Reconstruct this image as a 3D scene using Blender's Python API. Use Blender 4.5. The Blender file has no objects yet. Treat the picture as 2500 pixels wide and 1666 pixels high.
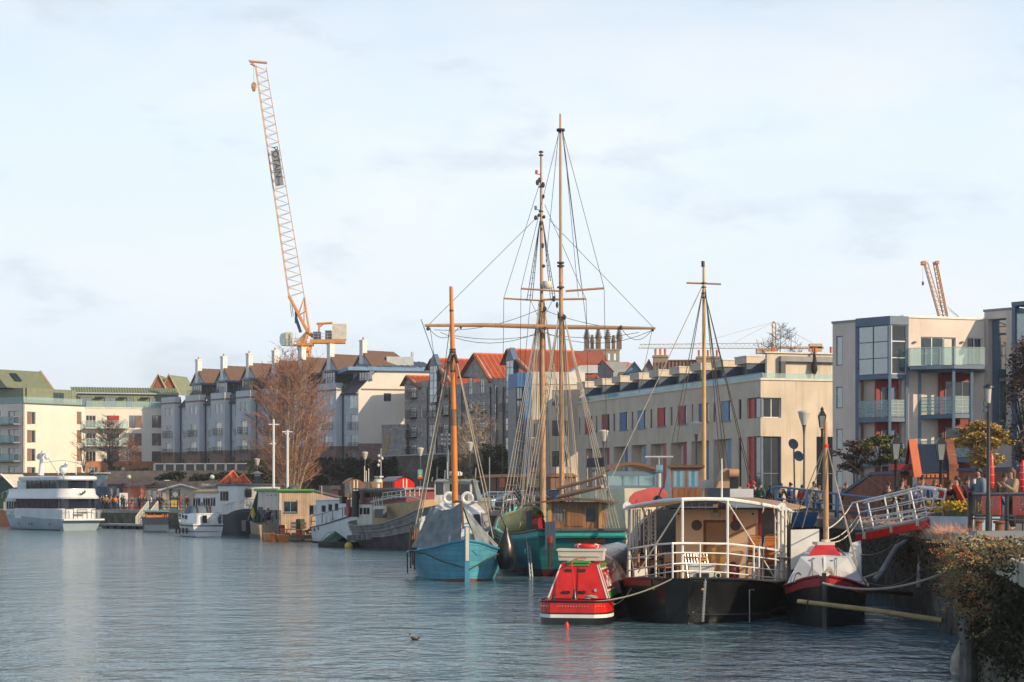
import bpy,math,random
from mathutils import Matrix,Vector
from mathutils.geometry import tessellate_polygon
random.seed(7)
R=math.radians
SC=bpy.context.scene
COL=SC.collection
FPX,CX,HY,EYE=4861.0,1250.0,1210.0,3.64
def P(x,y,d):return Vector(((x-CX)/FPX*d,d,EYE-(y-HY)/FPX*d))
def Zat(y,d):return EYE-(y-HY)/FPX*d
def XY(x,d):return((x-CX)/FPX*d,d)
def lerp(a,b,t):return a+(b-a)*t
def smooth(t):
 t=max(0.,min(1.,t));return t*t*(3-2*t)
def interp(tab,t):
 if t<=tab[0][0]:return tab[0][1]
 for(a,va),(b,vb)in zip(tab,tab[1:]):
  if t<=b:return lerp(va,vb,(t-a)/(b-a)if b>a else 0)
 return tab[-1][1]
MATS={}
def nodes_of(m):
 m.use_nodes=True
 nt=m.node_tree;b=nt.nodes['Principled BSDF']
 return nt,b
def mat(name,col,rough=.6,metal=0.,var=.18,scale=1.5,bump=0.,bscale=8.,streak=0.,kind=None,kp=None,trans=0.,spec=.5,col2=None):
 if name in MATS:return MATS[name]
 m=bpy.data.materials.new(name);MATS[name]=m
 nt,b=nodes_of(m);N,L=nt.nodes,nt.links
 b.inputs['Roughness'].default_value=rough;b.inputs['Metallic'].default_value=metal
 b.inputs['Specular IOR Level'].default_value=spec
 if trans:b.inputs['Transmission Weight'].default_value=trans
 tc=N.new('ShaderNodeTexCoord');base=None
 def rgb(c):
  n=N.new('ShaderNodeRGB');n.outputs[0].default_value=(*c,1);return n.outputs[0]
 cur=rgb(col)
 if kind in('brick','plank','vplank','stripe','stone'):
  sp=N.new('ShaderNodeSeparateXYZ');L.new(tc.outputs['Object'],sp.inputs[0])
  ad=N.new('ShaderNodeMath');ad.operation='ADD';L.new(sp.outputs[0],ad.inputs[0]);L.new(sp.outputs[1],ad.inputs[1])
  cb=N.new('ShaderNodeCombineXYZ')
  if kind=='vplank':L.new(sp.outputs[2],cb.inputs[0]);L.new(ad.outputs[0],cb.inputs[1])
  else:L.new(ad.outputs[0],cb.inputs[0]);L.new(sp.outputs[2],cb.inputs[1])
  bt=N.new('ShaderNodeTexBrick');L.new(cb.outputs[0],bt.inputs['Vector'])
  w,h,mo=kp or(.45,.15,.02)
  bt.inputs['Scale'].default_value=1;bt.inputs['Brick Width'].default_value=w;bt.inputs['Row Height'].default_value=h
  bt.inputs['Mortar Size'].default_value=mo;bt.inputs['Bias'].default_value=-.1
  c2=col2 or tuple(c*.62 for c in col)
  bt.inputs['Color1'].default_value=(*col,1);bt.inputs['Color2'].default_value=(*c2,1)
  bt.inputs['Mortar'].default_value=(*[c*.55+.04 for c in col],1)if kind in('brick','stone')else(*[c*.35 for c in col],1)
  cur=bt.outputs['Color']
 if var>0:
  no=N.new('ShaderNodeTexNoise');no.inputs['Scale'].default_value=scale;no.inputs['Detail'].default_value=6
  L.new(tc.outputs['Object'],no.inputs['Vector'])
  mr=N.new('ShaderNodeMapRange');mr.inputs['From Min'].default_value=.3;mr.inputs['From Max'].default_value=.7
  mr.inputs['To Min'].default_value=1-var;mr.inputs['To Max'].default_value=1+var*.6
  L.new(no.outputs['Fac'],mr.inputs['Value'])
  mx=N.new('ShaderNodeMix');mx.data_type='RGBA';mx.blend_type='MULTIPLY';mx.inputs['Factor'].default_value=1
  L.new(cur,mx.inputs[6]);L.new(mr.outputs[0],mx.inputs[7]);cur=mx.outputs[2]
 if streak>0:
  mp=N.new('ShaderNodeMapping');mp.inputs['Scale'].default_value=(1.6,1.6,.12);L.new(tc.outputs['Object'],mp.inputs[0])
  n2=N.new('ShaderNodeTexNoise');n2.inputs['Scale'].default_value=1.3;n2.inputs['Detail'].default_value=8;n2.inputs['Roughness'].default_value=.65
  L.new(mp.outputs[0],n2.inputs['Vector'])
  m2=N.new('ShaderNodeMapRange');m2.inputs['From Min'].default_value=.52;m2.inputs['From Max'].default_value=.75;m2.inputs['To Max'].default_value=streak
  L.new(n2.outputs['Fac'],m2.inputs['Value'])
  mx=N.new('ShaderNodeMix');mx.data_type='RGBA';L.new(m2.outputs[0],mx.inputs['Factor'])
  L.new(cur,mx.inputs[6]);mx.inputs[7].default_value=(*[c*.35+.01 for c in col],1);cur=mx.outputs[2]
 L.new(cur,b.inputs['Base Color'])
 if bump>0:
  n3=N.new('ShaderNodeTexNoise');n3.inputs['Scale'].default_value=bscale;n3.inputs['Detail'].default_value=5
  L.new(tc.outputs['Object'],n3.inputs['Vector'])
  bp=N.new('ShaderNodeBump');bp.inputs['Strength'].default_value=bump;bp.inputs['Distance'].default_value=.05
  L.new(n3.outputs['Fac'],bp.inputs['Height']);L.new(bp.outputs[0],b.inputs['Normal'])
 return m
W={}
def defs():
 D=dict(white=((.72,.72,.70),.45),offwhite=((.62,.59,.52),.5),cream=((.66,.53,.36),.85),paleblue=((.53,.57,.62),.8),render=((.63,.60,.56),.85),navy=((.02,.03,.055),.35),black=((.016,.017,.02),.3),blackmetal=((.018,.019,.022),.4),darkgrey=((.07,.075,.085),.6),grey=((.25,.26,.27),.6),red=((.50,.018,.018),.35),deepred=((.22,.012,.018),.4),brightred=((.6,.02,.02),.35),maroon=((.17,.02,.03),.4),crimson=((.33,.02,.06),.5),blue=((.03,.15,.36),.5),ltblue=((.15,.28,.46),.5),tealblue=((.05,.25,.40),.5),teal=((.02,.25,.26),.4),steelblue=((.10,.16,.24),.45),slateblue=((.055,.09,.14),.6),green=((.06,.28,.05),.4),dkgreen=((.02,.07,.04),.5),yellow=((.65,.45,.05),.5),orange=((.62,.17,.025),.5),craneorange=((.60,.26,.07),.5),cranepale=((.58,.38,.24),.6),concrete=((.55,.50,.44),.85),mastwood=((.43,.25,.14),.5),mastorange=((.62,.20,.03),.35),mastyellow=((.56,.33,.11),.4),pinewood=((.48,.26,.10),.5),brownwood=((.15,.075,.04),.6),rope=((.38,.34,.29),.9),darkrope=((.06,.055,.05),.9),steel=((.45,.46,.47),.35),galv=((.42,.45,.48),.5),canvas=((.13,.16,.18),.85),greencopper=((.20,.23,.15),.6),brownroof=((.14,.085,.065),.85),brownpanel=((.22,.13,.105),.7),salmon=((.55,.16,.10),.8),tan=((.44,.31,.17),.75),skin=((.36,.21,.15),.55),hairdark=((.03,.02,.016),.6),hairbrown=((.13,.065,.035),.6),denim=((.05,.08,.15),.8),clothblack=((.018,.018,.022),.85),clothgrey=((.17,.18,.19),.85),clothblue=((.035,.06,.16),.85),clothwhite=((.6,.6,.6),.8),clothred=((.45,.03,.03),.8),clothtan=((.33,.24,.16),.85),clothgreen=((.02,.09,.06),.85),clothorange=((.5,.17,.05),.8),clothpink=((.5,.2,.22),.8),bluegrey=((.14,.19,.26),.85),terracotta=((.60,.165,.075),.8),stoneyellow=((.30,.245,.17),.9),hullblue=((.085,.345,.47),.4),hullteal=((.025,.27,.29),.38),tealtrim=((.10,.52,.48),.4),rust=((.19,.09,.05),.85),duckbrown=((.06,.045,.035),.7))
 for k,(c,r)in D.items():W[k]=mat(k,c,r,var=.16)
 W['steel']=mat('polished_steel',(.6,.6,.6),.25,.9,var=.1)
 W['canvas']=mat('weathered_canvas',(.20,.235,.25),.9,var=.35,scale=2.2,bump=.5,bscale=5)
 W['cream']=mat('cream_render',(.62,.535,.435),.9,var=.14,scale=.5,streak=.5)
 W['whitewall']=mat('white_render',(.73,.69,.62),.9,var=.07,scale=.3,streak=.10)
 W['bluewall']=mat('pale_blue_render',(.55,.60,.65),.9,var=.10,scale=.4,streak=.12)
 W['pinkrender']=mat('pink_grey_render',(.70,.61,.545),.9,var=.12,scale=.5,streak=.4)
 W['darkbrick']=mat('dark_brick',(.48,.44,.43),.9,kind='brick',kp=(.5,.16,.02),var=.3)
 W['redbrick']=mat('red_brick',(.34,.115,.065),.9,kind='brick',kp=(.23,.075,.012),var=.3)
 W['orangebrick']=mat('orange_brick',(.52,.22,.11),.9,kind='brick',kp=(.23,.075,.012),var=.2)
 W['pinkbrick']=mat('pink_brick',(.34,.22,.20),.9,kind='brick',kp=(.45,.15,.02),var=.2)
 W['quaystone']=mat('mossy_quay_stone',(.15,.13,.09),.95,kind='stone',kp=(1.2,.5,.03),var=.6,scale=1.2,bump=.9,bscale=5,streak=.7,col2=(.07,.075,.045))
 W['coping']=mat('quay_coping_stone',(.52,.46,.37),.9,kind='stone',kp=(1.1,.45,.02),var=.3,scale=2,bump=.6)
 W['rockwall']=mat('retaining_stone',(.17,.145,.14),.95,kind='stone',kp=(.9,.35,.04),var=.45,scale=.6)
 W['cedar']=mat('cedar_cladding',(.43,.31,.22),.8,kind='vplank',kp=(4.,.16,.012),var=.2,col2=(.35,.245,.17))
 W['greywood']=mat('grey_weathered_boards',(.24,.22,.21),.85,kind='vplank',kp=(4.,.16,.014),var=.25)
 W['oldwood']=mat('varnished_planks',(.30,.13,.055),.5,kind='vplank',kp=(3.,.2,.012),var=.3,col2=(.22,.09,.04))
 W['hullrust']=mat('dark_rusty_hull',(.075,.068,.07),.6,var=.5,scale=1.2,streak=.6,bump=.25,bscale=3)
 W['hullgrey']=mat('worn_grey_bulwark',(.27,.26,.25),.65,var=.45,scale=1.5,streak=.6)
 W['hullblack']=mat('gloss_black_hull',(.012,.013,.016),.24,var=.5,scale=1.6,streak=.5,bump=.14,bscale=1.2)
 W['hullwhite']=mat('white_gloss_hull',(.66,.68,.70),.28,var=.10,scale=.7,streak=.18)
 W['hullblue']=mat('blue_painted_planks',(.085,.345,.47),.45,kind='plank',kp=(7.,.22,.006),var=.2,scale=1.4,col2=(.07,.29,.40),bump=.25,bscale=3,streak=.35)
 W['hullteal']=mat('teal_painted_planks',(.022,.235,.255),.4,kind='plank',kp=(7.,.24,.006),var=.2,scale=1.1,col2=(.018,.19,.21),bump=.2,bscale=3,streak=.3)
 W['narrowred']=mat('glossy_red_paint',(.58,.018,.014),.26,var=.28,scale=2.5,streak=.22)
 W['plastic']=mat('crinkled_plastic_sheet',(.16,.125,.13),.2,var=.35,scale=1.2,bump=.6,bscale=2.5)
 W['asphalt']=mat('quay_paving',(.16,.15,.14),.9,var=.3,scale=.6,bump=.3)
 W['bark']=mat('pale_bark',(.38,.31,.22),.9,var=.4,scale=4)
 W['darkbark']=mat('dark_bark',(.06,.05,.045),.9,var=.3,scale=4)
 W['twig']=mat('reddish_twigs',(.30,.14,.09),.9,var=.25,scale=.5)
 W['greytwig']=mat('dark_twigs',(.075,.06,.055),.9,var=.25,scale=.5)
 W['paletwig']=mat('pale_twigs',(.38,.30,.23),.9,var=.25)
 W['pinktwig']=mat('pinkish_dry_stems',(.42,.22,.16),.9,var=.25)
 W['ivy']=mat('dark_ivy_leaves',(.030,.042,.016),.7,var=.5,scale=.6)
 W['bankleaf']=mat('dark_bank_foliage',(.022,.03,.014),.85,var=.6,scale=.25)
 W['leafgreen']=mat('olive_leaves',(.12,.13,.045),.7,var=.5,scale=1)
 W['leafyellow']=mat('yellow_autumn_leaves',(.42,.29,.08),.7,var=.45,scale=1.2)
 W['leafbrown']=mat('purple_brown_leaves',(.12,.08,.07),.75,var=.4,scale=1)
 W['seed']=mat('pale_seed_heads',(.40,.33,.16),.85,var=.4,scale=3)
 W['orangeseed']=mat('orange_dry_flowers',(.48,.18,.07),.85,var=.4,scale=3)
 W['scrub']=mat('mossy_scrub',(.075,.065,.04),.95,var=.6,scale=2)
 W['flower']=mat('yellow_petals',(.75,.50,.03),.6,var=.2)
 W['pole']=mat('yellow_bamboo_pole',(.42,.31,.14),.6,var=.3,scale=2)
 for k,c,r in(('glass',(.03,.045,.05),.04),('darkglass',(.012,.018,.026),.06),('tealglass',(.06,.16,.17),.05),('yachtglass',(.012,.02,.04),.05)):
  W[k]=mat('window_'+k,c,r,var=.35,scale=.8,spec=1.,bump=.06,bscale=.8);nodes_of(W[k])[1].inputs['IOR'].default_value=2.1 if k in('glass','tealglass')else 1.4
 W['darkstone']=mat('dark_pinnacle_stone',(.15,.115,.08),.9,var=.4,scale=1)  # darker stone tone for the pinnacles than for the tower
 W['skypainted']=mat('pane_with_painted_sky_reflection',(.80,.83,.84),.06,var=.45,scale=.5,spec=1.,bump=.05,bscale=.8);W['yachthull']=mat('blue_grey_hull_paint',(.36,.44,.50),.25,var=.12,scale=.7,streak=.2)  # first one: pale pane colour paints in the white sky reflected by the windows
 W['skyglass']=mat('bright_reflecting_glass',(.62,.66,.68),.05,.8,var=.5,scale=.9,bump=.05,bscale=.8);W['herglass']=mat('grey_lantern_glass',(.22,.25,.26),.1,var=.2)
 g=mat('clear_glass',(.72,.86,.86),.02,var=0,spec=.5);W['clear']=g
 nt,b=nodes_of(g)
 tr=nt.nodes.new('ShaderNodeBsdfTransparent');tr.inputs[0].default_value=(.75,.9,.92,1)
 mx=nt.nodes.new('ShaderNodeMixShader');mx.inputs[0].default_value=.22
 out=nt.nodes['Material Output'];b.inputs['Base Color'].default_value=(.28,.36,.37,1)
 nt.links.new(tr.outputs[0],mx.inputs[1]);nt.links.new(b.outputs[0],mx.inputs[2]);nt.links.new(mx.outputs[0],out.inputs[0])
 cn=mat('pinkish_canopy_cloth',(.62,.48,.37),.8,var=.25,scale=2);W['canopycloth']=cn;nt,b=nodes_of(cn)
 tl=nt.nodes.new('ShaderNodeBsdfTranslucent');tl.inputs[0].default_value=(.8,.6,.42,1);mx=nt.nodes.new('ShaderNodeMixShader');mx.inputs[0].default_value=.55
 nt.links.new(b.outputs[0],mx.inputs[1]);nt.links.new(tl.outputs[0],mx.inputs[2]);nt.links.new(mx.outputs[0],nt.nodes['Material Output'].inputs[0])
 W['lampglass']=mat('lantern_glass',(.50,.50,.45),.15,var=.1)
defs()
class MB:
 def __init__(s):s.v=[];s.f=[];s.s=[]
 def add(s,vs,fs,sm=False):
  k=len(s.v);s.v+=[Vector(v)for v in vs];s.f+=[tuple(i+k for i in f)for f in fs];s.s+=[sm]*len(fs);return s
 def box(s,x0,x1,y0,y1,z0,z1):
  x0,x1=min(x0,x1),max(x0,x1);y0,y1=min(y0,y1),max(y0,y1);z0,z1=min(z0,z1),max(z0,z1)
  return s.add([(x0,y0,z0),(x1,y0,z0),(x1,y1,z0),(x0,y1,z0),(x0,y0,z1),(x1,y0,z1),(x1,y1,z1),(x0,y1,z1)],[(0,3,2,1),(4,5,6,7),(0,1,5,4),(1,2,6,5),(2,3,7,6),(3,0,4,7)])
 def hexa(s,b,t):return s.add(list(b)+list(t),[(0,3,2,1),(4,5,6,7),(0,1,5,4),(1,2,6,5),(2,3,7,6),(3,0,4,7)])
 def quad(s,*p):return s.add(p,[tuple(range(len(p)))])
 def sheet(s,pts,th):
  p=[Vector(q)for q in pts];n=(p[1]-p[0]).cross(p[2]-p[0]).normalized()*th;k=len(p)
  return s.add(p+[q-n for q in p],[tuple(range(k)),tuple(range(2*k-1,k-1,-1))]+[(i,i+k,(i+1)%k+k,(i+1)%k)for i in range(k)])
 def prism(s,poly,a,b,axis='y'):
  k=len(poly)
  def at(p,c):return{'y':(p[0],c,p[1]),'x':(c,p[0],p[1]),'z':(p[0],p[1],c)}[axis]
  fs=[tuple(range(k-1,-1,-1)),tuple(range(k,2*k))]+[(i,(i+1)%k,(i+1)%k+k,i+k)for i in range(k)]
  return s.add([at(p,a)for p in poly]+[at(p,b)for p in poly],fs)
 def tube(s,pts,r,n=6,cap=True,sm=True):
  pts=[Vector(p)for p in pts];m=len(pts);rs=r if isinstance(r,(list,tuple))else[r]*m
  vs=[];up=None
  for i,p in enumerate(pts):
   t=(pts[min(i+1,m-1)]-pts[max(i-1,0)])
   if t.length<1e-9:t=Vector((0,0,1))
   t.normalize()
   if up is None:up=Vector((0,0,1))if abs(t.z)<.9 else Vector((1,0,0))
   a=t.cross(up)
   if a.length<1e-6:a=t.cross(Vector((.3,1,.2)))
   a.normalize();b=a.cross(t);up=b
   vs+=[p+(a*math.cos(2*math.pi*j/n)+b*math.sin(2*math.pi*j/n))*rs[i]for j in range(n)]
  fs=[(i*n+j,i*n+(j+1)%n,(i+1)*n+(j+1)%n,(i+1)*n+j)for i in range(m-1)for j in range(n)]
  s.add(vs,fs,sm)
  if cap:s.add(vs[:n],[tuple(range(n-1,-1,-1))]);s.add(vs[-n:],[tuple(range(n))])
  return s
 def sag(s,a,b,drop,r,n=4,k=8):
  a,b=Vector(a),Vector(b)
  return s.tube([a.lerp(b,i/k)-Vector((0,0,drop*4*(i/k)*(1-i/k)))for i in range(k+1)],r,n)
 def loft(s,secs,closed=True,cap=True,sm=True):
  n=len(secs[0]);vs=[p for c in secs for p in c];m=len(secs)
  fs=[(i*n+j,i*n+(j+1)%n,(i+1)*n+(j+1)%n,(i+1)*n+j)for i in range(m-1)for j in range(n if closed else n-1)]
  s.add(vs,fs,sm)
  if cap:s.add(secs[0],[tuple(range(n-1,-1,-1))]);s.add(secs[-1],[tuple(range(n))])
  return s
 def lathe(s,prof,c=(0,0,0),n=14,sm=True):
  return s.loft([[(c[0]+r*math.cos(2*math.pi*j/n),c[1]+r*math.sin(2*math.pi*j/n),c[2]+z)for j in range(n)]for r,z in prof],sm=sm)
 def ell(s,c,r,n=12,m=8):
  r=r if isinstance(r,(tuple,list))else(r,r,r)
  return s.loft([[(c[0]+r[0]*math.sin(t)*math.cos(2*math.pi*j/n),c[1]+r[1]*math.sin(t)*math.sin(2*math.pi*j/n),c[2]-r[2]*math.cos(t))for j in range(n)]for t in[math.pi*max(.02,min(.98,i/m))for i in range(m+1)]])
 def torus(s,c,R_,r,n=16,m=8,ax='y'):
  secs=[]
  for i in range(n+1):
   a=2*math.pi*i/n;sec=[]
   for j in range(m):
    b=2*math.pi*j/m;q=R_+r*math.cos(b);x,y,z=q*math.cos(a),q*math.sin(a),r*math.sin(b)
    sec.append({'z':(c[0]+x,c[1]+y,c[2]+z),'y':(c[0]+x,c[1]+z,c[2]+y),'x':(c[0]+z,c[1]+x,c[2]+y)}[ax])
   secs.append(sec)
  return s.loft(secs,cap=False)
 def corr(s,A,B,C,D,n,h,k=4):
  A,B,C,D=map(Vector,(A,B,C,D));nr=(B-A).cross(D-A).normalized();vs=[];m=n*k
  for i in range(m+1):
   o=nr*(h*math.sin(2*math.pi*i/k));vs+=[A.lerp(B,i/m)+o,D.lerp(C,i/m)+o]
  return s.add(vs,[(2*i,2*i+2,2*i+3,2*i+1)for i in range(m)],True)
 def build(s,name,m,parent=None,fr=None,label=None):
  me=bpy.data.meshes.new(name)
  vs=s.v
  if fr is not None:
   X=MOF[parent.name].inverted()@fr.M if parent else fr.M
   vs=[X@v for v in vs]
  elif parent is not None and getattr(s,'world',False):
   X=MOF[parent.name].inverted();vs=[X@v for v in vs]
  me.from_pydata([tuple(v)for v in vs],[],s.f)
  me.polygons.foreach_set('use_smooth',s.s);me.update()
  if any(s.s):
   try:me.set_sharp_from_angle(angle=R(42))
   except Exception:pass
  me.materials.append(W[m]if isinstance(m,str)else m)
  o=bpy.data.objects.new(name,me);COL.objects.link(o)
  if parent:o.parent=parent;MOF[o.name]=MOF[parent.name]
  else:MOF[o.name]=Matrix()
  if label:o['label']=label
  return o
def WB():m=MB();m.world=True;return m
MOF={}
def tag(o,label,cat,group=None,kind=None):
 if kind:o['kind']=kind
 if label:o['label']=label
 if cat:o['category']=cat
 if group:o['group']=group
 return o
def thing(name,label,cat,loc=(0,0,0),rz=0.,group=None):
 o=bpy.data.objects.new(name,None);COL.objects.link(o);o.empty_display_size=.3
 o.location=loc;o.rotation_euler=(0,0,rz)
 MOF[o.name]=Matrix.Translation(Vector(loc))@Matrix.Rotation(rz,4,'Z')
 return tag(o,label,cat,group)
def copy_thing(o,loc,rz=None,label=None,scale=None):
 r=o.copy();COL.objects.link(r);r.location=loc
 if rz is not None:r.rotation_euler=(0,0,rz)
 if scale:r.scale=scale
 if label:r['label']=label
 MOF[r.name]=Matrix.Translation(Vector(loc))@Matrix.Rotation(r.rotation_euler.z,4,'Z')
 def kids(a,b):
  for ch in[c for c in COL.objects if c.parent==a]:
   c=ch.copy();COL.objects.link(c);c.parent=b;kids(ch,c)
 kids(o,r);return r
def text(body,size,m,parent,M4,name='lettering',ext=.004,align='CENTER'):
 cu=bpy.data.curves.new(name,'FONT');cu.body=body;cu.size=size;cu.extrude=ext;cu.align_x=align;cu.align_y='CENTER'
 t=bpy.data.objects.new(name+'_curve',cu);COL.objects.link(t)
 bpy.context.view_layer.update()
 me=bpy.data.meshes.new_from_object(t.evaluated_get(bpy.context.evaluated_depsgraph_get()))
 bpy.data.objects.remove(t);bpy.data.curves.remove(cu)
 me.transform(M4);me.materials.clear();me.materials.append(W[m])
 o=bpy.data.objects.new(name,me);COL.objects.link(o);o.parent=parent;MOF[o.name]=MOF[parent.name]
 return o
TXT=lambda x,y,z,rz=0.,tilt=90.:Matrix.Translation((x,y,z))@Matrix.Rotation(rz,4,'Z')@Matrix.Rotation(R(tilt),4,'X')
class Frame:
 def __init__(s,a,b,z=0.):
  s.a=Vector((a[0],a[1],0));d=Vector((b[0]-a[0],b[1]-a[1],0));s.len=d.length;s.ang=math.atan2(d.y,d.x);s.z0=z
  s.M=Matrix.Translation((a[0],a[1],z))@Matrix.Rotation(s.ang,4,'Z')
  s.d=d.normalized();s.n=Vector((-s.d.y,s.d.x,0))
 def u(s,x,v=0.):
  k=(x-CX)/FPX;o=s.a+s.n*v
  return(k*o.y-o.x)/(s.d.x-k*s.d.y)
 def dep(s,u,v=0.):return(s.a+s.d*u+s.n*v).y
 def z(s,u,y,v=0.):return Zat(y,s.dep(u,v))-s.z0
 def rect(s,x0,x1,y0,y1,v=0.):
  u0,u1=s.u(x0,v),s.u(x1,v);um=(u0+u1)/2
  return(u0,u1,s.z(um,y1,v),s.z(um,y0,v))
 def thing(s,name,label,cat,group=None,z=0.):return thing(name,label,cat,(s.a.x,s.a.y,z),s.ang,group)
def fr_px(x0,d0,x1,d1,z=0.):return Frame(XY(x0,d0),XY(x1,d1),z)
def fr_dir(x0,d0,dx,dy,L=1.,z=0.):
 a=XY(x0,d0);h=math.hypot(dx,dy);return Frame(a,(a[0]+dx/h*L,a[1]+dy/h*L),z)
def wall(F,u0,u1,z0,z1,holes,m,parent,th=.3,name='wall',reveal=.18,caps=(1,1)):
 mb=MB();us=sorted({u0,u1,*[min(max(h[i],u0),u1)for h in holes for i in(0,1)]});zs=sorted({z0,z1,*[min(max(h[i],z0),z1)for h in holes for i in(2,3)]})
 for a,b in zip(us,us[1:]):
  if b-a<1e-5:continue
  for c,d in zip(zs,zs[1:]):
   if d-c<1e-5:continue
   um,zm=(a+b)/2,(c+d)/2
   if any(h[0]<um<h[1]and h[2]<zm<h[3]for h in holes):continue
   mb.quad((a,0,c),(b,0,c),(b,0,d),(a,0,d))
 for h in holes:
  a,b,c,d=max(h[0],u0),min(h[1],u1),max(h[2],z0),min(h[3],z1);r=h[4]if len(h)>4 else reveal
  if a>u0 or caps[0]:mb.quad((a,0,c),(a,r,c),(a,r,d),(a,0,d))
  if b<u1 or caps[1]:mb.quad((b,0,c),(b,0,d),(b,r,d),(b,r,c))
  mb.quad((a,0,d),(a,r,d),(b,r,d),(b,0,d));mb.quad((a,0,c),(b,0,c),(b,r,c),(a,r,c))
 mb.quad((u0,0,z1),(u1,0,z1),(u1,th,z1),(u0,th,z1))
 if caps[0]:mb.quad((u0,0,z0),(u0,0,z1),(u0,th,z1),(u0,th,z0))
 if caps[1]:mb.quad((u1,0,z0),(u1,th,z0),(u1,th,z1),(u1,0,z1))
 return mb.build(name,m,parent,F)
def window(F,r,parent,fm='white',gm='glass',rec=.14,nx=2,nz=1,fw=.06,panel=None,side=-1,name='window',sill=None):
 """a window in its opening: frame with mullions, pane, and where the photo shows one a coloured panel beside the glass"""
 u0,u1,z0,z1=r[:4];mb=MB();e=.004
 u0+=e;u1-=e;z0+=e;z1-=e;gu0,gu1=u0,u1
 if panel:
  w=(u1-u0)*panel[1]
  if side<0:pu=(u0,u0+w);gu0=u0+w
  else:pu=(u1-w,u1);gu1=u1-w
 mb.box(gu0,gu1,rec-.04,rec+.04,z0,z0+fw);mb.box(gu0,gu1,rec-.04,rec+.04,z1-fw,z1)
 mb.box(gu0,gu0+fw,rec-.04,rec+.04,z0+fw,z1-fw);mb.box(gu1-fw,gu1,rec-.04,rec+.04,z0+fw,z1-fw)
 for i in range(1,nx):
  c=lerp(gu0,gu1,i/nx);mb.box(c-fw/2,c+fw/2,rec-.035,rec+.035,z0+fw,z1-fw)
 for i in range(1,nz):
  c=lerp(z0,z1,i/nz);mb.box(gu0+fw,gu1-fw,rec-.03,rec+.03,c-fw/2,c+fw/2)
 o=mb.build(name,fm,parent,F)
 MB().box(gu0+fw,gu1-fw,rec+.0,rec+.012,z0+fw,z1-fw).build('pane',gm,o,F)
 if panel:MB().box(pu[0],pu[1],rec-.06,rec+.02,z0,z1).build('panel',panel[0],o,F)
 if sill:MB().box(u0,u1,-.08,rec-.045,z0-.09,z0-.003).build('sill',sill,o,F)
 return o
def railing(mb,pts,h,rails=(1.,.5),r=.025,post=1.5,pr=None,base=0.):
 """posts and rails along a polyline of 3d points"""
 pts=[Vector(p)for p in pts]
 for f in rails:mb.tube([p+Vector((0,0,h*f))for p in pts],r,5)
 for a,b in zip(pts,pts[1:]):
  n=max(1,round((b-a).length/post))
  for i in range(n):
   q=a.lerp(b,i/n);mb.tube([q-Vector((0,0,base)),q+Vector((0,0,h))],pr or r,5)
 mb.tube([pts[-1]-Vector((0,0,base)),pts[-1]+Vector((0,0,h))],pr or r,5)
 return mb
def hull(mb,u,hb,zd,zb=-.4,f0=0.,f1=1.,nt=16,nf=5,p=.6,lo=.55,c=0.,deck=None,tr=True,rake=None,out=0.):
 """u(t) along, hb(t) half beam at the deck, zd(t) sheer; f picks the band between bottom 0 and sheer 1"""
 def pt(t,f,s):
  z=lerp(zb,zd(t),f);h=max(hb(t)*(lo+(1-lo)*max(f,0)**p),.015)+out
  return(u(t)+(rake(t,f)if rake else 0),c+s*h,z)
 fs=[lerp(f0,f1,i/nf)for i in range(nf+1)];ts=[i/nt for i in range(nt+1)]
 for s in(-1,1):
  secs=[[pt(t,f,s)for f in fs]for t in ts];mb.loft(secs,closed=False,cap=False)
 if tr:
  for t in(0.,1.):
   if hb(t)>.03:
    secs=[[pt(t,f,s)for f in fs]for s in(-1,1)];mb.loft(secs,closed=False,cap=False,sm=False)
 if deck is not None:
  for a,b in zip(ts,ts[1:]):
   q=[pt(a,f1,-1),pt(b,f1,-1),pt(b,f1,1),pt(a,f1,1)];mb.quad(*[(x,y,z-deck)for x,y,z in q])
 return lambda t,f=1.,s=1:pt(t,f,s)
SUN_AZ,SUN_EL=R(55),R(24)
sd=Vector((math.sin(SUN_AZ)*math.cos(SUN_EL),-math.cos(SUN_AZ)*math.cos(SUN_EL),math.sin(SUN_EL)))
lamp=bpy.data.lights.new('sun','SUN');lamp.energy=4.3;lamp.angle=R(.5);lamp.color=(1,.78,.51)
so=bpy.data.objects.new('sun',lamp);COL.objects.link(so);so.rotation_euler=sd.to_track_quat('Z','Y').to_euler();so.location=(60,-40,60)
wd=bpy.data.worlds.new('World');SC.world=wd;wd.use_nodes=True
nt=wd.node_tree;N,L=nt.nodes,nt.links;bg=N['Background'];bg.inputs['Strength'].default_value=.104
sky=N.new('ShaderNodeTexSky');sky.sky_type='NISHITA';sky.sun_disc=False;sky.sun_elevation=SUN_EL
sky.sun_rotation=math.pi-SUN_AZ;sky.dust_density=1.5
tc=N.new('ShaderNodeTexCoord');mp=N.new('ShaderNodeMapping');mp.inputs['Scale'].default_value=(2.6,2.6,6.5);mp.inputs['Location'].default_value=(.35,.1,.2)
L.new(tc.outputs['Generated'],mp.inputs[0])
def wnoise(sc,det,lo,hi,rough=.55):
 n=N.new('ShaderNodeTexNoise');n.inputs['Scale'].default_value=sc;n.inputs['Detail'].default_value=det;n.inputs['Roughness'].default_value=rough;n.inputs['Distortion'].default_value=.15
 L.new(mp.outputs[0],n.inputs['Vector']);m=N.new('ShaderNodeMapRange');m.interpolation_type='SMOOTHSTEP'
 m.inputs['From Min'].default_value=lo;m.inputs['From Max'].default_value=hi;L.new(n.outputs['Fac'],m.inputs['Value']);return m.outputs[0]
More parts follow.
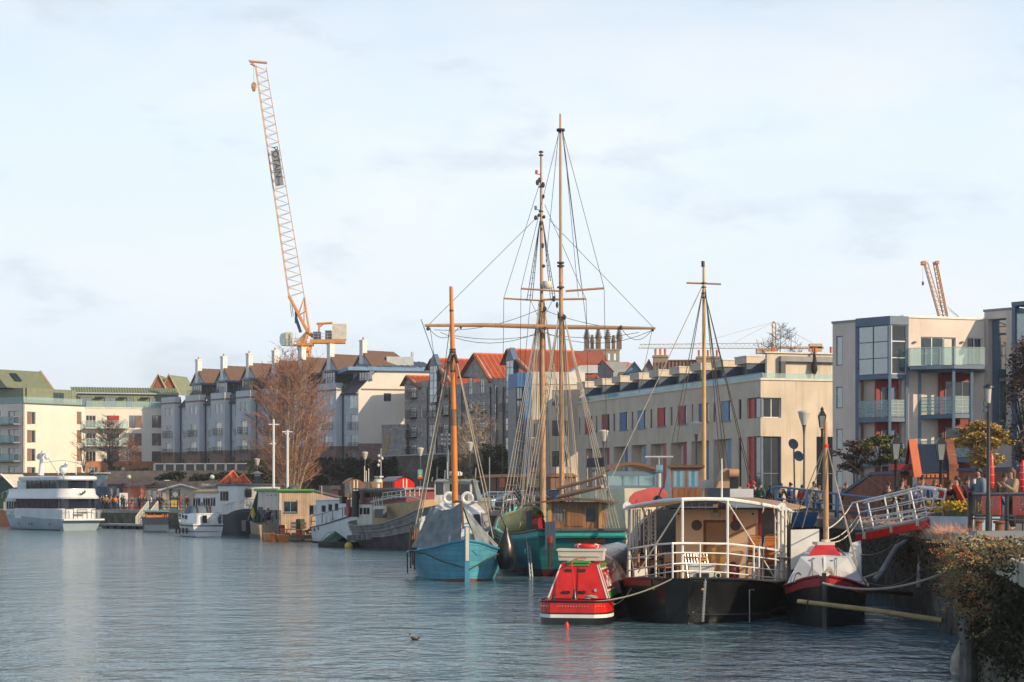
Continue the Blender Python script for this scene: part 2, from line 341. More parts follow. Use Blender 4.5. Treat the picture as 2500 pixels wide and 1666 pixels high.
def mixc(f,a,b):
 m=N.new('ShaderNodeMix');m.data_type='RGBA'
 if isinstance(f,float):m.inputs['Factor'].default_value=f
 else:L.new(f,m.inputs['Factor'])
 for s,c in((6,a),(7,b)):
  if isinstance(c,tuple):m.inputs[s].default_value=(*c,1)
  else:L.new(c,m.inputs[s])
 return m.outputs[2]
sz=N.new('ShaderNodeSeparateXYZ');L.new(tc.outputs['Generated'],sz.inputs[0])
el=N.new('ShaderNodeMapRange');el.inputs['From Min'].default_value=.02;el.inputs['From Max'].default_value=.30;L.new(sz.outputs[2],el.inputs['Value'])
veil=mixc(el.outputs[0],(8.1,8.9,9.7),(7.0,8.3,9.6))
bright=mixc(wnoise(1.5,5,.42,.68),veil,(8.5,9.0,9.55))
grey=wnoise(4.2,8,.52,.72,.55)
gm=N.new('ShaderNodeMath');gm.operation='MULTIPLY';gm.inputs[1].default_value=.8;L.new(grey,gm.inputs[0])
cl=mixc(gm.outputs[0],bright,(6.2,7.0,7.8))
up=N.new('ShaderNodeMapRange');up.inputs['From Min'].default_value=.17;up.inputs['From Max'].default_value=.5;up.inputs['To Min'].default_value=.06;up.inputs['To Max'].default_value=.9;L.new(sz.outputs[2],up.inputs['Value'])
L.new(mixc(up.outputs[0],cl,sky.outputs[0]),bg.inputs['Color'])
cam=bpy.data.cameras.new('camera');co=bpy.data.objects.new('camera',cam);COL.objects.link(co)
co.location=(0,0,EYE);co.rotation_euler=(R(90),0,0);cam.sensor_width=36;cam.lens=36*FPX/2500;cam.shift_y=(HY-833)/2500;cam.clip_end=6000;cam.clip_start=.5
SC.camera=co
SC.view_settings.view_transform='Standard';SC.view_settings.look='None';SC.view_settings.exposure=.22;SC.view_settings.gamma=1
SC.cycles.max_bounces=6;SC.cycles.transparent_max_bounces=12;SC.cycles.caustics_reflective=False;SC.cycles.caustics_refractive=False
QX=[(20,6.),(39,9.1),(45,10.5),(50.2,11.74),(50.5,11.38),(55.6,11.98),(63,12.6),(73.7,13.2),(93,12.6),(115,7.5),(131,2.),(154,-7.9),(173,-15),(197,-26),(221,-37),(242,-52),(260,-77),(275,-110)]
def xq(d):return interp(QX,d)
def zq(d):return interp([(0,2.65),(110,2.65),(150,2.5),(200,2.1),(240,1.9),(9000,1.9)],d)
def wmat():
 m=bpy.data.materials.new('harbour_water');nt,b=nodes_of(m);N,L=nt.nodes,nt.links
 b.inputs['Base Color'].default_value=(.095,.19,.235,1);b.inputs['Roughness'].default_value=.10;b.inputs['IOR'].default_value=1.333
 tc=N.new('ShaderNodeTexCoord');h=None
 mp2=N.new('ShaderNodeMapping');mp2.inputs['Scale'].default_value=(.035,.012,1);L.new(tc.outputs['Object'],mp2.inputs[0])
 pn=N.new('ShaderNodeTexNoise');pn.inputs['Scale'].default_value=1;pn.inputs['Detail'].default_value=3;L.new(mp2.outputs[0],pn.inputs['Vector'])
 pr=N.new('ShaderNodeMapRange');pr.inputs['From Min'].default_value=.35;pr.inputs['From Max'].default_value=.65;pr.inputs['To Min'].default_value=.45;pr.inputs['To Max'].default_value=1.25;L.new(pn.outputs['Fac'],pr.inputs['Value'])
 for sc,amp,st,det in((1.9,.044,(1,.85,1),3),(5.5,.013,(1,.9,1),2),(.42,.075,(1,1.1,1),1)):
  mp=N.new('ShaderNodeMapping');mp.inputs['Scale'].default_value=st;mp.inputs['Rotation'].default_value=(0,0,R(14));L.new(tc.outputs['Object'],mp.inputs[0])
  n=N.new('ShaderNodeTexNoise');n.inputs['Scale'].default_value=sc;n.inputs['Detail'].default_value=det;n.inputs['Distortion'].default_value=.6;L.new(mp.outputs[0],n.inputs['Vector'])
  a=N.new('ShaderNodeMath');a.operation='MULTIPLY';a.inputs[1].default_value=amp;L.new(n.outputs['Fac'],a.inputs[0])
  if h is None:h=a.outputs[0]
  else:
   s=N.new('ShaderNodeMath');L.new(h,s.inputs[0]);L.new(a.outputs[0],s.inputs[1]);h=s.outputs[0]
 q=N.new('ShaderNodeMath');q.operation='MULTIPLY';L.new(h,q.inputs[0]);L.new(pr.outputs[0],q.inputs[1])
 bp=N.new('ShaderNodeBump');bp.inputs['Strength'].default_value=1;bp.inputs['Distance'].default_value=3.3;L.new(q.outputs[0],bp.inputs['Height']);L.new(bp.outputs[0],b.inputs['Normal'])
 return m
mb=MB();xs=[-2500,-150,-60,-20,0,20,60,2500];ys=[-300,10,30,60,110,200,400,3000]
for a,b in zip(xs,xs[1:]):
 for c,d in zip(ys,ys[1:]):mb.quad((a,c,0),(b,c,0),(b,d,0),(a,d,0))
tag(mb.build('water',wmat()),'rippled blue grey harbour water',None,kind='structure')
mb=MB();rows=[-60]+[d for d,_ in QX]+[300,600,1500,4500]
for a,b in zip(rows,rows[1:]):
 xa,xb=(xq(a)if a<=275 else-1800),(xq(b)if b<=275 else-1800)
 if a==275:xa=-1800
 for k in range(6):
  f0,f1=[0,.004,.02,.1,.3,.6,1][k],[0,.004,.02,.1,.3,.6,1][k+1]
  mb.quad((lerp(xa,1800,f0),a,zq(a)),(lerp(xa,1800,f1),a,zq(a)),(lerp(xb,1800,f1),b,zq(b)),(lerp(xb,1800,f0),b,zq(b)))
tag(mb.build('ground','asphalt'),'grey quayside ground',None,kind='structure')
def zhill(X,Y):
 pl=interp([(-140,6.2),(-60,7.),(-30,8.4),(-5,9.6),(20,9.9),(60,9)],X)
 return lerp(1.5,pl,smooth((Y-interp([(-42,268.5),(-36,262)],X))/14))+(interp([(300,0),(600,3),(1200,9),(3000,45)],Y)if Y>300 else 0)
xs=[-900,-300]+list(range(-150,62,6))+[120,300,900];ys=[261,263,265,267,269,271,273,276,285,300,350,450,600,900,1600,3000]
mb=MB();mb.add([(x,y,zhill(x,y)+random.uniform(-.1,.1))for y in ys for x in xs],[(j*len(xs)+i,j*len(xs)+i+1,(j+1)*len(xs)+i+1,(j+1)*len(xs)+i)for j in range(len(ys)-1)for i in range(len(xs)-1)],True)
tag(mb.build('hillside','scrub'),'dark overgrown hillside',None,kind='structure')
q=thing('quay_wall','dark mossy stone quay wall running along the waterline behind the moored boats','wall',(QX[2][1],QX[2][0],0))
mb,cp,fe=WB(),WB(),WB()
for(a,xa),(b,xb)in zip(QX,QX[1:]):
 n=max(1,round((b-a)/3))if a<70 else 2
 for i in range(n):
  da,db=lerp(a,b,i/n),lerp(a,b,(i+1)/n);x0,x1=xq(da),xq(db)
  mb.quad((x0-.0,da,-1.5),(x1,db,-1.5),(x1,db,zq(db)-.32),(x0,da,zq(da)-.32))
  cp.hexa([(x0-.08,da,zq(da)-.32),(x0+.9,da,zq(da)-.32),(x1+.9,db,zq(db)-.32),(x1-.08,db,zq(db)-.32)],[(x0-.08,da,zq(da)+.02),(x0+.9,da,zq(da)+.02),(x1+.9,db,zq(db)+.02),(x1-.08,db,zq(db)+.02)])
mb.build('stone_face','quaystone',q);cp.build('coping','coping',q)
hz=bpy.data.materials.new('pale_harbour_haze');hz.use_nodes=True;hn=hz.node_tree;hn.nodes.remove(hn.nodes['Principled BSDF'])
pv=hn.nodes.new('ShaderNodeVolumePrincipled');pv.inputs['Density'].default_value=.00022;pv.inputs['Color'].default_value=(.90,.95,1,1);pv.inputs['Anisotropy'].default_value=.2
hn.links.new(pv.outputs[0],hn.nodes['Material Output'].inputs['Volume'])
tag(MB().box(-2520,2520,-320,4520,-1.2,96).build('haze',hz),'thin pale haze over the harbour',None,kind='stuff')
SC.cycles.volume_bounces=0
def band(F,u0,u1,z,h,v,m,parent,name='string_course',out=.06):
 return MB().box(u0,u1,v-out,v-.002,z,z+h).build(name,m,parent,F)
def balcony(F,u0,u1,z,dep,parent,gm='clear',fm='darkgrey',h=1.05,v=0.):
 o=MB().box(u0,u1,v-dep,v-.004,z-.18,z).build('balcony',fm,parent,F)
 mb=MB();railing(mb,[(u0+.04,v-.05,z),(u0+.04,v-dep+.05,z),(u1-.04,v-dep+.05,z),(u1-.04,v-.05,z)],h,(1.,),.03,9)
 mb.build('handrail',fm,o,F)
 g=MB().box(u0+.08,u1-.08,v-dep+.06,v-dep+.075,z+.08,z+h-.04)
 g.build('glass_balustrade',gm,o,F);return o
F1b=Frame(XY(57,306),(XY(57,306)[0]+11.9*.63,306+11.9*.78));F1a=Frame((XY(57,306)[0]-20*.78,306+20*.63-.0),XY(57,306))
F1c=fr_dir(208,F1b.a.y+11.9*.78,.96,.27,45)
F1c=Frame((F1b.a+F1b.d*11.9)[:2],(F1b.a+F1b.d*11.9+Vector((.96,.27,0))*45)[:2])
b=F1b.thing('apartment_building','cream white block of flats with olive roof and brown shutter panels behind the white yacht','building')
zt=F1b.z(0,985);zb0=4.5
def wins(F,cols,rows,h,parent,**kw):
 hs=[]
 for x0,x1 in cols:
  for y in rows:hs.append(F.rect(x0,x1,y,y+h))
 return hs
hs=wins(F1b,[(66,87),(187.5,199)],[1005.5,1050.5,1095.5,1140.5],31,b)
zt2=F1b.z(11.9,992)
wall(F1b,0,11.9,zb0,zt,hs,'whitewall',b)
for i,h in enumerate(hs):window(F1b,h,b,'offwhite','glass',nx=1,panel=('brownpanel',.52 if i<4 else.97))
uL=F1a.len
hs=wins(F1a,[(20,45)],[1004,1049,1094,1139],32,b)+wins(F1a,[(-22,2)],[1004,1049,1094,1139],32,b)
wall(F1a,0,uL,zb0,zt,hs,'whitewall',b)
for h in hs:
 window(F1a,h,b,'darkgrey','glass',nx=2)
for h in hs[:3]+hs[4:7]:balcony(F1a,h[0]-2.2,h[1]+.5,h[2]+.05,1.3,b,fm='grey')
hs=[];red=[]
L1=F1c.u(408);z1c=F1c.z(0,995)
cols=[(209.5,233.5,'g'),(261,291,'r'),(315,346,'p'),(371,403,'p')]
for ci,(x0,x1,k)in enumerate(cols):
 for ri,y in enumerate((1015,1058.5,1102.5)):hs.append((*F1c.rect(x0,x1,y,y+30),.18,k,ri))
lo=[F1c.rect(215,238,1141,1155),F1c.rect(285,305,1141,1155)]
wall(F1c,0,L1,F1c.z(0,1126),z1c,hs,'whitewall',b);wall(F1c,0,L1,3,F1c.z(0,1126)-.003,lo,'orangebrick',b,name='brick_base')
for h in lo:window(F1c,h,b,'offwhite','glass',nx=3)
for h in hs:
 k,ri=h[5],h[6]
 o=window(F1c,h,b,'offwhite' if k=='g' else 'darkgrey','darkglass' if k!='p' else 'glass',nx=3 if k=='g' else 2,panel=('brownpanel',.5)if k=='p' else(('clothred',.86)if k=='r' and ri==0 else None),side=1)
 if k in 'gr' and ri<2:balcony(F1c,h[0]-.2,h[1]+1.3,h[2]+.05,1.4,b,fm='offwhite')
def seams(F,u0,u1,z0,z1,v,parent,m='greencopper',name='cladding',th=4.,step=.55):
 mb=MB().box(u0,u1,v,v+th,z0,z1);n=int((u1-u0)/step)
 for i in range(1,n):mb.box(u0+i*step-.03,u0+i*step+.03,v-.06,v,z0,z1)
 return mb.build(name,m,parent,F)
zp=F1b.z(0,946,1.5)
seams(F1b,1.2,11.5,zt+.02,zp,1.6,b,th=6);seams(F1a,0,uL-1.2,zt+.02,zp,1.6,b,th=5)
MB().box(-.02,11.92,-.05,.0,zt-.12,zt+.10).build('parapet_cap','darkgrey',b,F1b)
for x0,x1 in((129,155),):window(F1b,(F1b.u(x0,1.6),F1b.u(x1,1.6),zt+.3,zp-.5),b,'steelblue','glass',rec=1.5,nx=2)
window(F1a,(F1a.u(22,1.6),F1a.u(46,1.6),zt+.2,zp-.5),b,'steelblue','glass',rec=1.5,nx=2)
g=MB().box(.3,11.6,.3,.33,zt+.1,zt+1.0).box(.3,11.6,.28,.36,zt+1.0,zt+1.05);g.build('glass_balustrade','clear',b,F1b)
g=MB().box(.3,uL-.3,.3,.33,zt+.1,zt+1.0).box(.3,uL-.3,.28,.36,zt+1.0,zt+1.05);g.build('glass_balustrade','clear',b,F1a)
za=zp+.05;v0,v1=4.,8.;zr=F1b.z(F1b.u(97,v1),908,v1);ue=F1b.u(128,v0);ur=F1b.u(97,v1);ro=MB()
ro.corr((0,v0,za),(ue,v0,za),(ur,v1,zr),(0,v1,zr),22,.05);ro.sheet([(0,v1+4,za),(0,v1,zr),(ur,v1,zr),(ue-.5,v1+4,za)],.15);ro.sheet([(0,v0,za),(0,v1,zr),(0,v1+4,za)],.15)
ro.build('roof','greencopper',b,F1b)
ed=MB();ed.tube([(ue+.1,v0-.2,za-.1),(ur+.1,v1,zr+.05)],.25,4,sm=False);ed.build('verge','tan',b,F1b)
def rp(f,g_):return Vector((0,v0,za)).lerp(Vector((ue,v0,za)),f).lerp(Vector((0,v1,zr)).lerp(Vector((ur,v1,zr)),f),g_)
MB().sheet([rp(.28,.35)+Vector((0,-.1,.12)),rp(.42,.35)+Vector((0,-.1,.12)),rp(.42,.75)+Vector((0,-.1,.12)),rp(.28,.75)+Vector((0,-.1,.12))],-.12).build('skylight','darkglass',b,F1b)
z2=F1c.z(0,959,1.6);seams(F1c,-1,L1+2,z1c+.02,z2,1.7,b,th=5)
zr2=F1c.z(5,949,4);ro=MB();ro.corr((-2,1.3,z2),(L1+2,1.3,z2),(L1+2,4.5,zr2+.2),(-2,4.5,zr2+.2),40,.05);ro.build('wing_roof','greencopper',b,F1c)
MB().box(-1,L1+2,1.25,1.5,z2-.15,z2+.02).build('gutter','galv',b,F1c)
for x0,x1 in((195,225),(255,283),(310,322),(365,380)):
 u0,u1=F1c.u(x0,1.7),F1c.u(x1,1.7);window(F1c,(u0,u1,z1c+.2,z2-.7),b,'darkgrey','glass',rec=1.6,nx=2)
 MB().box(u0-1.3,u0-.1,.9,1.69,z2-.75,z2-.6).build('canopy','darkgrey',b,F1c)
MB().box(.2,L1,.3,.33,z1c+.1,z1c+1.0).box(.2,L1,.28,.36,z1c+1.,z1c+1.05).build('glass_balustrade','clear',b,F1c);MB().box(-.0,L1,-.06,-.002,z1c-.15,z1c+.1).build('parapet_cap','offwhite',b,F1c)
for i,(x,w)in enumerate(((386,26),(412,60))):
 F=fr_dir(x,330+i*2,.98,.2,8);h=F.thing('gabled_house',('smaller' if i==0 else 'wider')+' brick gable house with green metal roof beyond the flats','house','gable houses behind the flats')
 z0,zr=F.z(0,962),F.z(0,916);w_=w/FPX*330
 pr=MB().prism([(-1.6,z0),(1.6,z0),(0,zr)],.0,.3);pr.box(-1.6,1.6,0,6,8,z0);pr.build('wall','redbrick',h,F)
 m=MB();m.corr((1.75,-.1,z0-.2),(1.75+w_*.8,6,z0-.2),(w_*.8,6,zr),(0,-.1,zr),8,.06);m.sheet([(-1.75,-.1,z0-.2),(0,-.1,zr),(w_*.8,6,zr),(-1.75,6,z0-.2)],-.1);m.build('roof','greencopper',h,F)
 m=MB();m.tube([(-1.75,-.2,z0-.15),(0,-.2,zr+.08),(1.75,-.2,z0-.15)],.2,4,sm=False);m.build('verge','tan',h,F)
F2=fr_px(409,318,875,272);b=F2.thing('apartment_terrace','pale blue terrace of flats with white chimneys and brown roofs behind the tall bare tree','building')
ZP=19.2;B0=7.6
us=[F2.u(x)for x in(409,468,530,592,655,722,791,875)]
hs=[];base=[]
for i,(a,c)in enumerate(zip(us,us[1:])):
 w=c-a;bw=a+w*.56
 rs=[]
 for z in(14.75,11.95,9.6):
  rs+=[(bw+w*.05,bw+w*.13,z-1.5,z),(bw+w*.22,bw+w*.42,z-2.1,z)]
 rs.append((bw+w*.16,bw+w*.42,15.6,17.4));hs+=rs[:4]+[rs[6]];base+=[(r[0],r[1],max(r[2],8.1),9.5)for r in rs[4:6]]
 for r in rs[:4]+[rs[6]]:window(F2,r,b,'offwhite','skypainted',nx=1 if r[1]-r[0]<.9 else 2)
 for r in(rs[1],rs[3]):
  o=MB();railing(o,[(r[0]-.1,-.02,r[2]),(r[0]-.1,-.4,r[2]),(r[1]+.1,-.4,r[2]),(r[1]+.1,-.02,r[2])],1.,(1.,.75,.5,.25,.05),.025,.5);o.build('juliet_balcony','dkgreen',b,F2)
 fb=Frame((F2.M@Vector((a,-1.1,0)))[:2],(F2.M@Vector((bw,-1.1,0)))[:2]);lw=bw-a
 bh=[(lw*.3,lw*.48,16.2,17.5),(lw*.62,lw*.8,16.2,17.5),(lw*.36,lw*.76,12.75,14.75),(lw*.36,lw*.76,9.95,11.95)]
 wall(fb,0,lw,10.45,ZP,bh,'bluewall',b,th=1.1,name='bay_wall',reveal=.2);MB().box(0,lw,0,1.1,B0,10.447).build('bay_base','pinkbrick',b,fb)
 for r in bh:window(fb,r,b,'offwhite','skypainted',nx=1 if r[1]-r[0]<1.2 else 2)
 for r in bh[2:]:
  o=MB();railing(o,[(r[0]-.25,-.02,r[2]),(r[0]-.25,-.5,r[2]),(r[1]+.25,-.5,r[2]),(r[1]+.25,-.02,r[2])],1.,(1.,.75,.5,.25,.05),.03,.5);o.build('juliet_balcony','dkgreen',b,fb)
 MB().box(-.04,lw+.04,-.07,-.002,18.1,18.32).box(lw+.002,lw+.07,-.07,1.1,18.1,18.32).build('string_course','brownpanel',b,fb)
 o=MB();railing(o,[(.3,.25,ZP),(lw-.3,.25,ZP)],.8,(1.,.7,.4),.03,1.);o.build('roof_rail','slateblue',b,fb)
 MB().tube([(bw+.15,-.12,B0),(bw+.15,-.12,ZP-.4)],.11,6).build('downpipe','slateblue',b,F2)
 MB().sheet([(bw,-.35,17.5),(c,-.35,17.5),(c,2.6,20.4),(bw,2.6,20.4)],-.2).build('lean_to_roof','darkgrey',b,F2)
 g0,g1=a+w*.42,a+w*.97;gm_=(g0+g1)/2;v0=2.5
 MB().prism([(g0,ZP-.5),(g1,ZP-.5),(g1,21.4),(gm_,23.6),(g0,21.4)],v0,v0+.3).box(g1-.3,g1-.004,v0+.3,10,ZP-.5,21.35).build('gable_wall','paleblue',b,F2)
 m=MB();m.sheet([(g1+.35,v0-.25,21.15),(g1+.35,10,21.15),(gm_,7.5,23.75),(gm_,v0-.25,23.75)],.18);m.sheet([(g0-.35,v0-.25,21.15),(gm_,v0-.25,23.75),(gm_,7.5,23.75),(g0-.35,10,21.15)],.18);m.sheet([(g1+.35,10,21.15),(g0-.35,10,21.15),(gm_,7.5,23.75)],.18)
 m.build('roof','brownroof',b,F2)
 o=MB().box(gm_-.42,gm_+.42,v0-.35,v0+.4,20.5,25.0).box(gm_-.5,gm_+.5,v0-.42,v0+.48,25.0,25.15).build('chimney','white',b,F2)
 MB().lathe([(.13,0),(.11,.4)],(gm_,v0,25.15),8).build('chimney_pot','terracotta',o,F2)
 m=MB().box(g1-1.9,g1+1.2,v0-1.6,v0+3,21.0,21.28);m.build('dormer_roof','steelblue',b,F2)
 fd=Frame((F2.M@Vector((g1-1.7,v0-1.2,0)))[:2],(F2.M@Vector((g1+1.,v0-1.2,0)))[:2]);window(fd,(0,2.7,ZP+.1,20.99),b,'steelblue','glass',rec=.05,nx=4)
 fe=Frame((F2.M@Vector((g1+1.04,v0-1.2,0)))[:2],(F2.M@Vector((g1+1.04,v0+2.8,0)))[:2]);window(fe,(0,4.,ZP+.1,20.99),b,'steelblue','glass',rec=.05,nx=4)
wall(F2,0,us[-1],10.45,17.6,hs,'bluewall',b);wall(F2,0,us[-1],B0,10.447,base,'pinkbrick',b,name='plinth')
for r in base:window(F2,r,b,'offwhite','darkglass',nx=1)
E2=F2.a+F2.d*F2.len;F2e=Frame(E2[:2],(E2+Vector((.97,.25,0))*13)[:2]);LE=F2e.u(1062)
zt=F2e.z(0,905);ua=F2e.u(922)
wr=F2e.rect(937,955,960.5,980.5)
wall(F2e,ua,LE,10.75,zt,[wr],'whitewall',b,name='end_wall');window(F2e,wr,b,'steelblue','glass',nx=2)
MB().prism([(0,10.75),(ua-.003,10.75),(ua-.003,zt),(ua*.85,zt-.3),(0,18.0)],0,.3).build('end_wall','whitewall',b,F2e);MB().box(0,LE,0,.3,B0,10.747).build('plinth','pinkbrick',b,F2e)
MB().box(.4,LE,-.06,-.003,18.05,18.25).build('string_course','brownpanel',b,F2e)
MB().box(-1.5,LE+.4,-.45,9,zt,zt+.5).build('roof_fascia','ltblue',b,F2e)
m=MB();m.corr((0,0,zt+.52),(LE,0,zt+.52),(LE,8,zt+1.9),(1.,8,zt+1.9),12,.05);m.build('flat_roof','slateblue',b,F2e)
MB().box(4.5,8,3,5,zt+.6,zt+2.2).box(8.,8.3,3,3.4,zt+.6,zt+2.9).build('plant_room','galv',b,F2e)
F3=fr_px(988,270.5,1296,231);b=F3.thing('brick_apartment_block','dark brick block of flats with tall glazed oriels and orange pantile roofs','building');B0=1.5
def sec3(x0,xa,x1,yt,yap,ye,vlen):
 a,am,c=F3.u(x0),F3.u(xa),F3.u(x1);zt,za,ze=F3.z(a,yt),F3.z(am,yap),F3.z(c,ye)
 MB().prism([(a,zt-.001),(c,ze-.001),(am,za-.15)],.0,.3).build('gable','darkbrick',b,F3)
 m=MB();n=int(vlen/.62)
 m.corr((c+.35,-.3,ze-.2),(c+.35,vlen,ze-.2),(am,vlen,za),(am,-.3,za),n,.16)
 m.sheet([(a-.35,-.3,zt-.2),(am,-.3,za),(am,vlen,za),(a-.35,vlen,zt-.2)],.1);m.tube([(am,-.3,za+.05),(am,vlen,za+.05)],.16,6)
 m.build('pantile_roof','terracotta',b,F3)
 m=MB();m.tube([(a-.35,-.38,zt-.25),(am,-.38,za-.02),(c+.35,-.38,ze-.25)],.14,4,sm=False);m.build('bargeboard','brownwood',b,F3)
 return zt,ze
sec3(986,997,1026,938,919,945,6);sec3(1046,1058,1107,900,877,939,8.5);sec3(1128,1162,1200,918,865,930,8.5);sec3(1232,1244,1300,886,854.5,915,8.5)
hs=[]
def colw(x0,x1,ys,h):return[F3.rect(x0,x1,y,y+h)for y in ys]
hs+=colw(1003,1016,(946,994,1042,1085),26)+colw(1026,1030,(994,1042),26)+colw(1081,1094,(940,988,1036,1080),26)
hs+=colw(1143,1155,(982,1032,1078),24)+colw(1169,1184,(981,1031,1077),26)+colw(1144,1153,(922,),48)+colw(1172,1182,(918,),48)+colw(1206,1212,(940,985,1034),24)
zt3=F3.z(F3.u(1046),921)
wall(F3,0,F3.u(1046)-.01,B0,F3.z(0,938)-.0,[h for h in hs if h[0]<F3.u(1046)],'darkbrick',b);wall(F3,F3.u(1046),F3.u(1296),B0,F3.z(F3.u(1120),939),[h for h in hs if h[0]>F3.u(1046)],'darkbrick',b)
for h in hs:window(F3,h,b,'darkgrey','skypainted',rec=.06,nx=2 if h[1]-h[0]>.9 else 1,nz=2)
for h in hs[:4]+hs[6:10]+hs[10:16]:
 o=MB();railing(o,[(h[0]-.35,-.02,h[2]),(h[0]-.35,-.7,h[2]),(h[1]+.35,-.7,h[2]),(h[1]+.35,-.02,h[2])],1.,(1.,.8,.6,.4,.2),.025,.5).box(h[0]-.35,h[1]+.35,-.7,-.003,h[2]-.12,h[2]);o.build('iron_balcony','blackmetal',b,F3)
for x0,x1,yt,yb in((1048,1066,893,984),(1234.5,1253,880,968)):
 r=F3.rect(x0,x1,yt,yb,-.7);fo=Frame((F3.M@Vector((r[0],-.7,0)))[:2],(F3.M@Vector((r[1],-.7,0)))[:2]);w=r[1]-r[0]
 MB().box(0,w,.12,.69,r[2],r[3]).build('oriel_box','slateblue',b,fo);window(fo,(0,w,r[2],r[3]),b,'slateblue','skypainted',rec=.06,nx=2,nz=5,name='oriel_window')
 MB().prism([(-.1,r[3]),(w+.1,r[3]),(w*.5,r[3]+1.5)],.0,.69).build('oriel_gable','steelblue',b,fo)
 h2=F3.rect(x0,x1,yb+12,yb+38);o=MB();railing(o,[(h2[0]-.3,-.02,h2[2]),(h2[0]-.3,-.7,h2[2]),(h2[1]+.3,-.7,h2[2]),(h2[1]+.3,-.02,h2[2])],1.,(1.,.8,.6,.4,.2),.025,.5);o.build('iron_balcony','blackmetal',b,F3)
 for k in range(3):
  q=F3.rect(x0,x1,yb+4+k*48,yb+36+k*48);fq=Frame((F3.M@Vector((q[0],-.06,0)))[:2],(F3.M@Vector((q[1],-.06,0)))[:2]);window(fq,(0,q[1]-q[0],q[2],q[3]),b,'darkgrey','skypainted',rec=.03,nx=2,nz=2)
for x in(1046,1068,1100,1130,1200,1215,1232):MB().tube([(F3.u(x),-.15,B0),(F3.u(x),-.15,F3.z(F3.u(x),945))],.09,5).build('downpipe','blackmetal',b,F3)
for y in(985,1033):MB().box(0,F3.len,-.05,-.003,F3.z(0,y)-.1,F3.z(0,y)+.1).build('string_course','grey',b,F3)
F3r=fr_px(1330,262,1545,250);b3=F3r.thing('pantile_house','orange pantile roofed house with grey dormer gable above the cream terrace','house')
def roofpoly(F,eave,ridge,ve,vr,n,m,parent,name='roof'):
 (xa,ya),(xb,yb)=eave;(xd,yd),(xc,yc)=ridge
 def p(x,y,v):u=F.u(x,v);return(u,v,F.z(u,y,v))
 mb=MB();mb.corr(p(xa,ya,ve),p(xb,yb,ve),p(xc,yc,vr),p(xd,yd,vr),n,.10);mb.sheet([p(xa,ya+2,ve+.1),p(xb,yb+2,ve+.1),p(xc,yc+2,vr+.1),p(xd,yd+2,vr+.1)],-.2);return mb.build(name,m,parent,F)
roofpoly(F3r,((1330,915),(1452,912)),((1340,884),(1440,882)),0,3,22,'terracotta',b3)
roofpoly(F3r,((1395,900),(1487,886)),((1402,858),(1470,858)),5,9,18,'terracotta',b3)
roofpoly(F3r,((1478,914),(1522,916)),((1488,885),(1537,886)),1,4,10,'terracotta',b3)
u0,u1=F3r.u(1455),F3r.u(1504);zz,za=F3r.z(u0,910,-.5),F3r.z(u0,884,-.5)
MB().prism([(u0,zz-3),(u1,zz-3),(u1,zz),((u0+u1)/2,za),(u0,zz)],-.5,5).build('dormer','grey',b3,F3r);m=MB();m.tube([(u0-.2,-.65,zz-.1),((u0+u1)/2,-.65,za+.1),(u1+.2,-.65,zz-.1)],.12,4,sm=False);m.build('verge','maroon',b3,F3r)
MB().box(F3r.u(1330),F3r.u(1540),.5,8,2,F3r.z(3,917)).build('wall','cream',b3,F3r)
T=fr_dir(1430,450,1,.05,10);b=T.thing('church_tower','distant stone church tower top with six crocketed pinnacles','tower')
zt,zl,zc=T.z(0,856),T.z(0,884),T.z(0,826)
wT=83/FPX*450;hs=[]
for i in range(5):hs.append((1.+i*1.35,1.6+i*1.35,zl+.4,zt-.6))
wall(T,0,wT,10,zt,[h for h in hs if h[1]<wT-.5],'stoneyellow',b,th=6,reveal=1.)
MB().box(-.15,wT+.15,-.15,6,zt,zt+.35).build('cornice','stoneyellow',b,T)
for x,yt,v in((1433,803,0),(1446,817,5),(1461,803,0),(1484,804,0),(1498,818,5),(1512,802,0)):
 u=T.u(x,v);z1=T.z(u,yt,v);z0=zt+.35;s=.55 if yt<810 else.38;m=MB().box(u-s,u+s,v,v+2*s,z0,lerp(z0,z1,.52));zc=lerp(z0,z1,.52)
 m.lathe([(s*1.15,zc),(s*.2,z1)],(u,v+s,0),8)
 for k in range(5):
  zk=lerp(zc,z1,k/5.);rr=lerp(s*1.5,s*.55,k/5);m.box(u-rr,u+rr,v+s-.15,v+s+.15,zk,zk+.28);m.box(u-.15,u+.15,v+s-rr,v+s+rr,zk,zk+.28)
 m.build('pinnacle','darkstone',b,T)
for i in range(3):u=T.u(1437+i*6,1);MB().box(T.u(1446)-.2+i*.01,T.u(1446)+.2,1+i*.5,1.3+i*.5,zt+.35,zt+2.5).build('parapet_fin','stoneyellow',b,T)
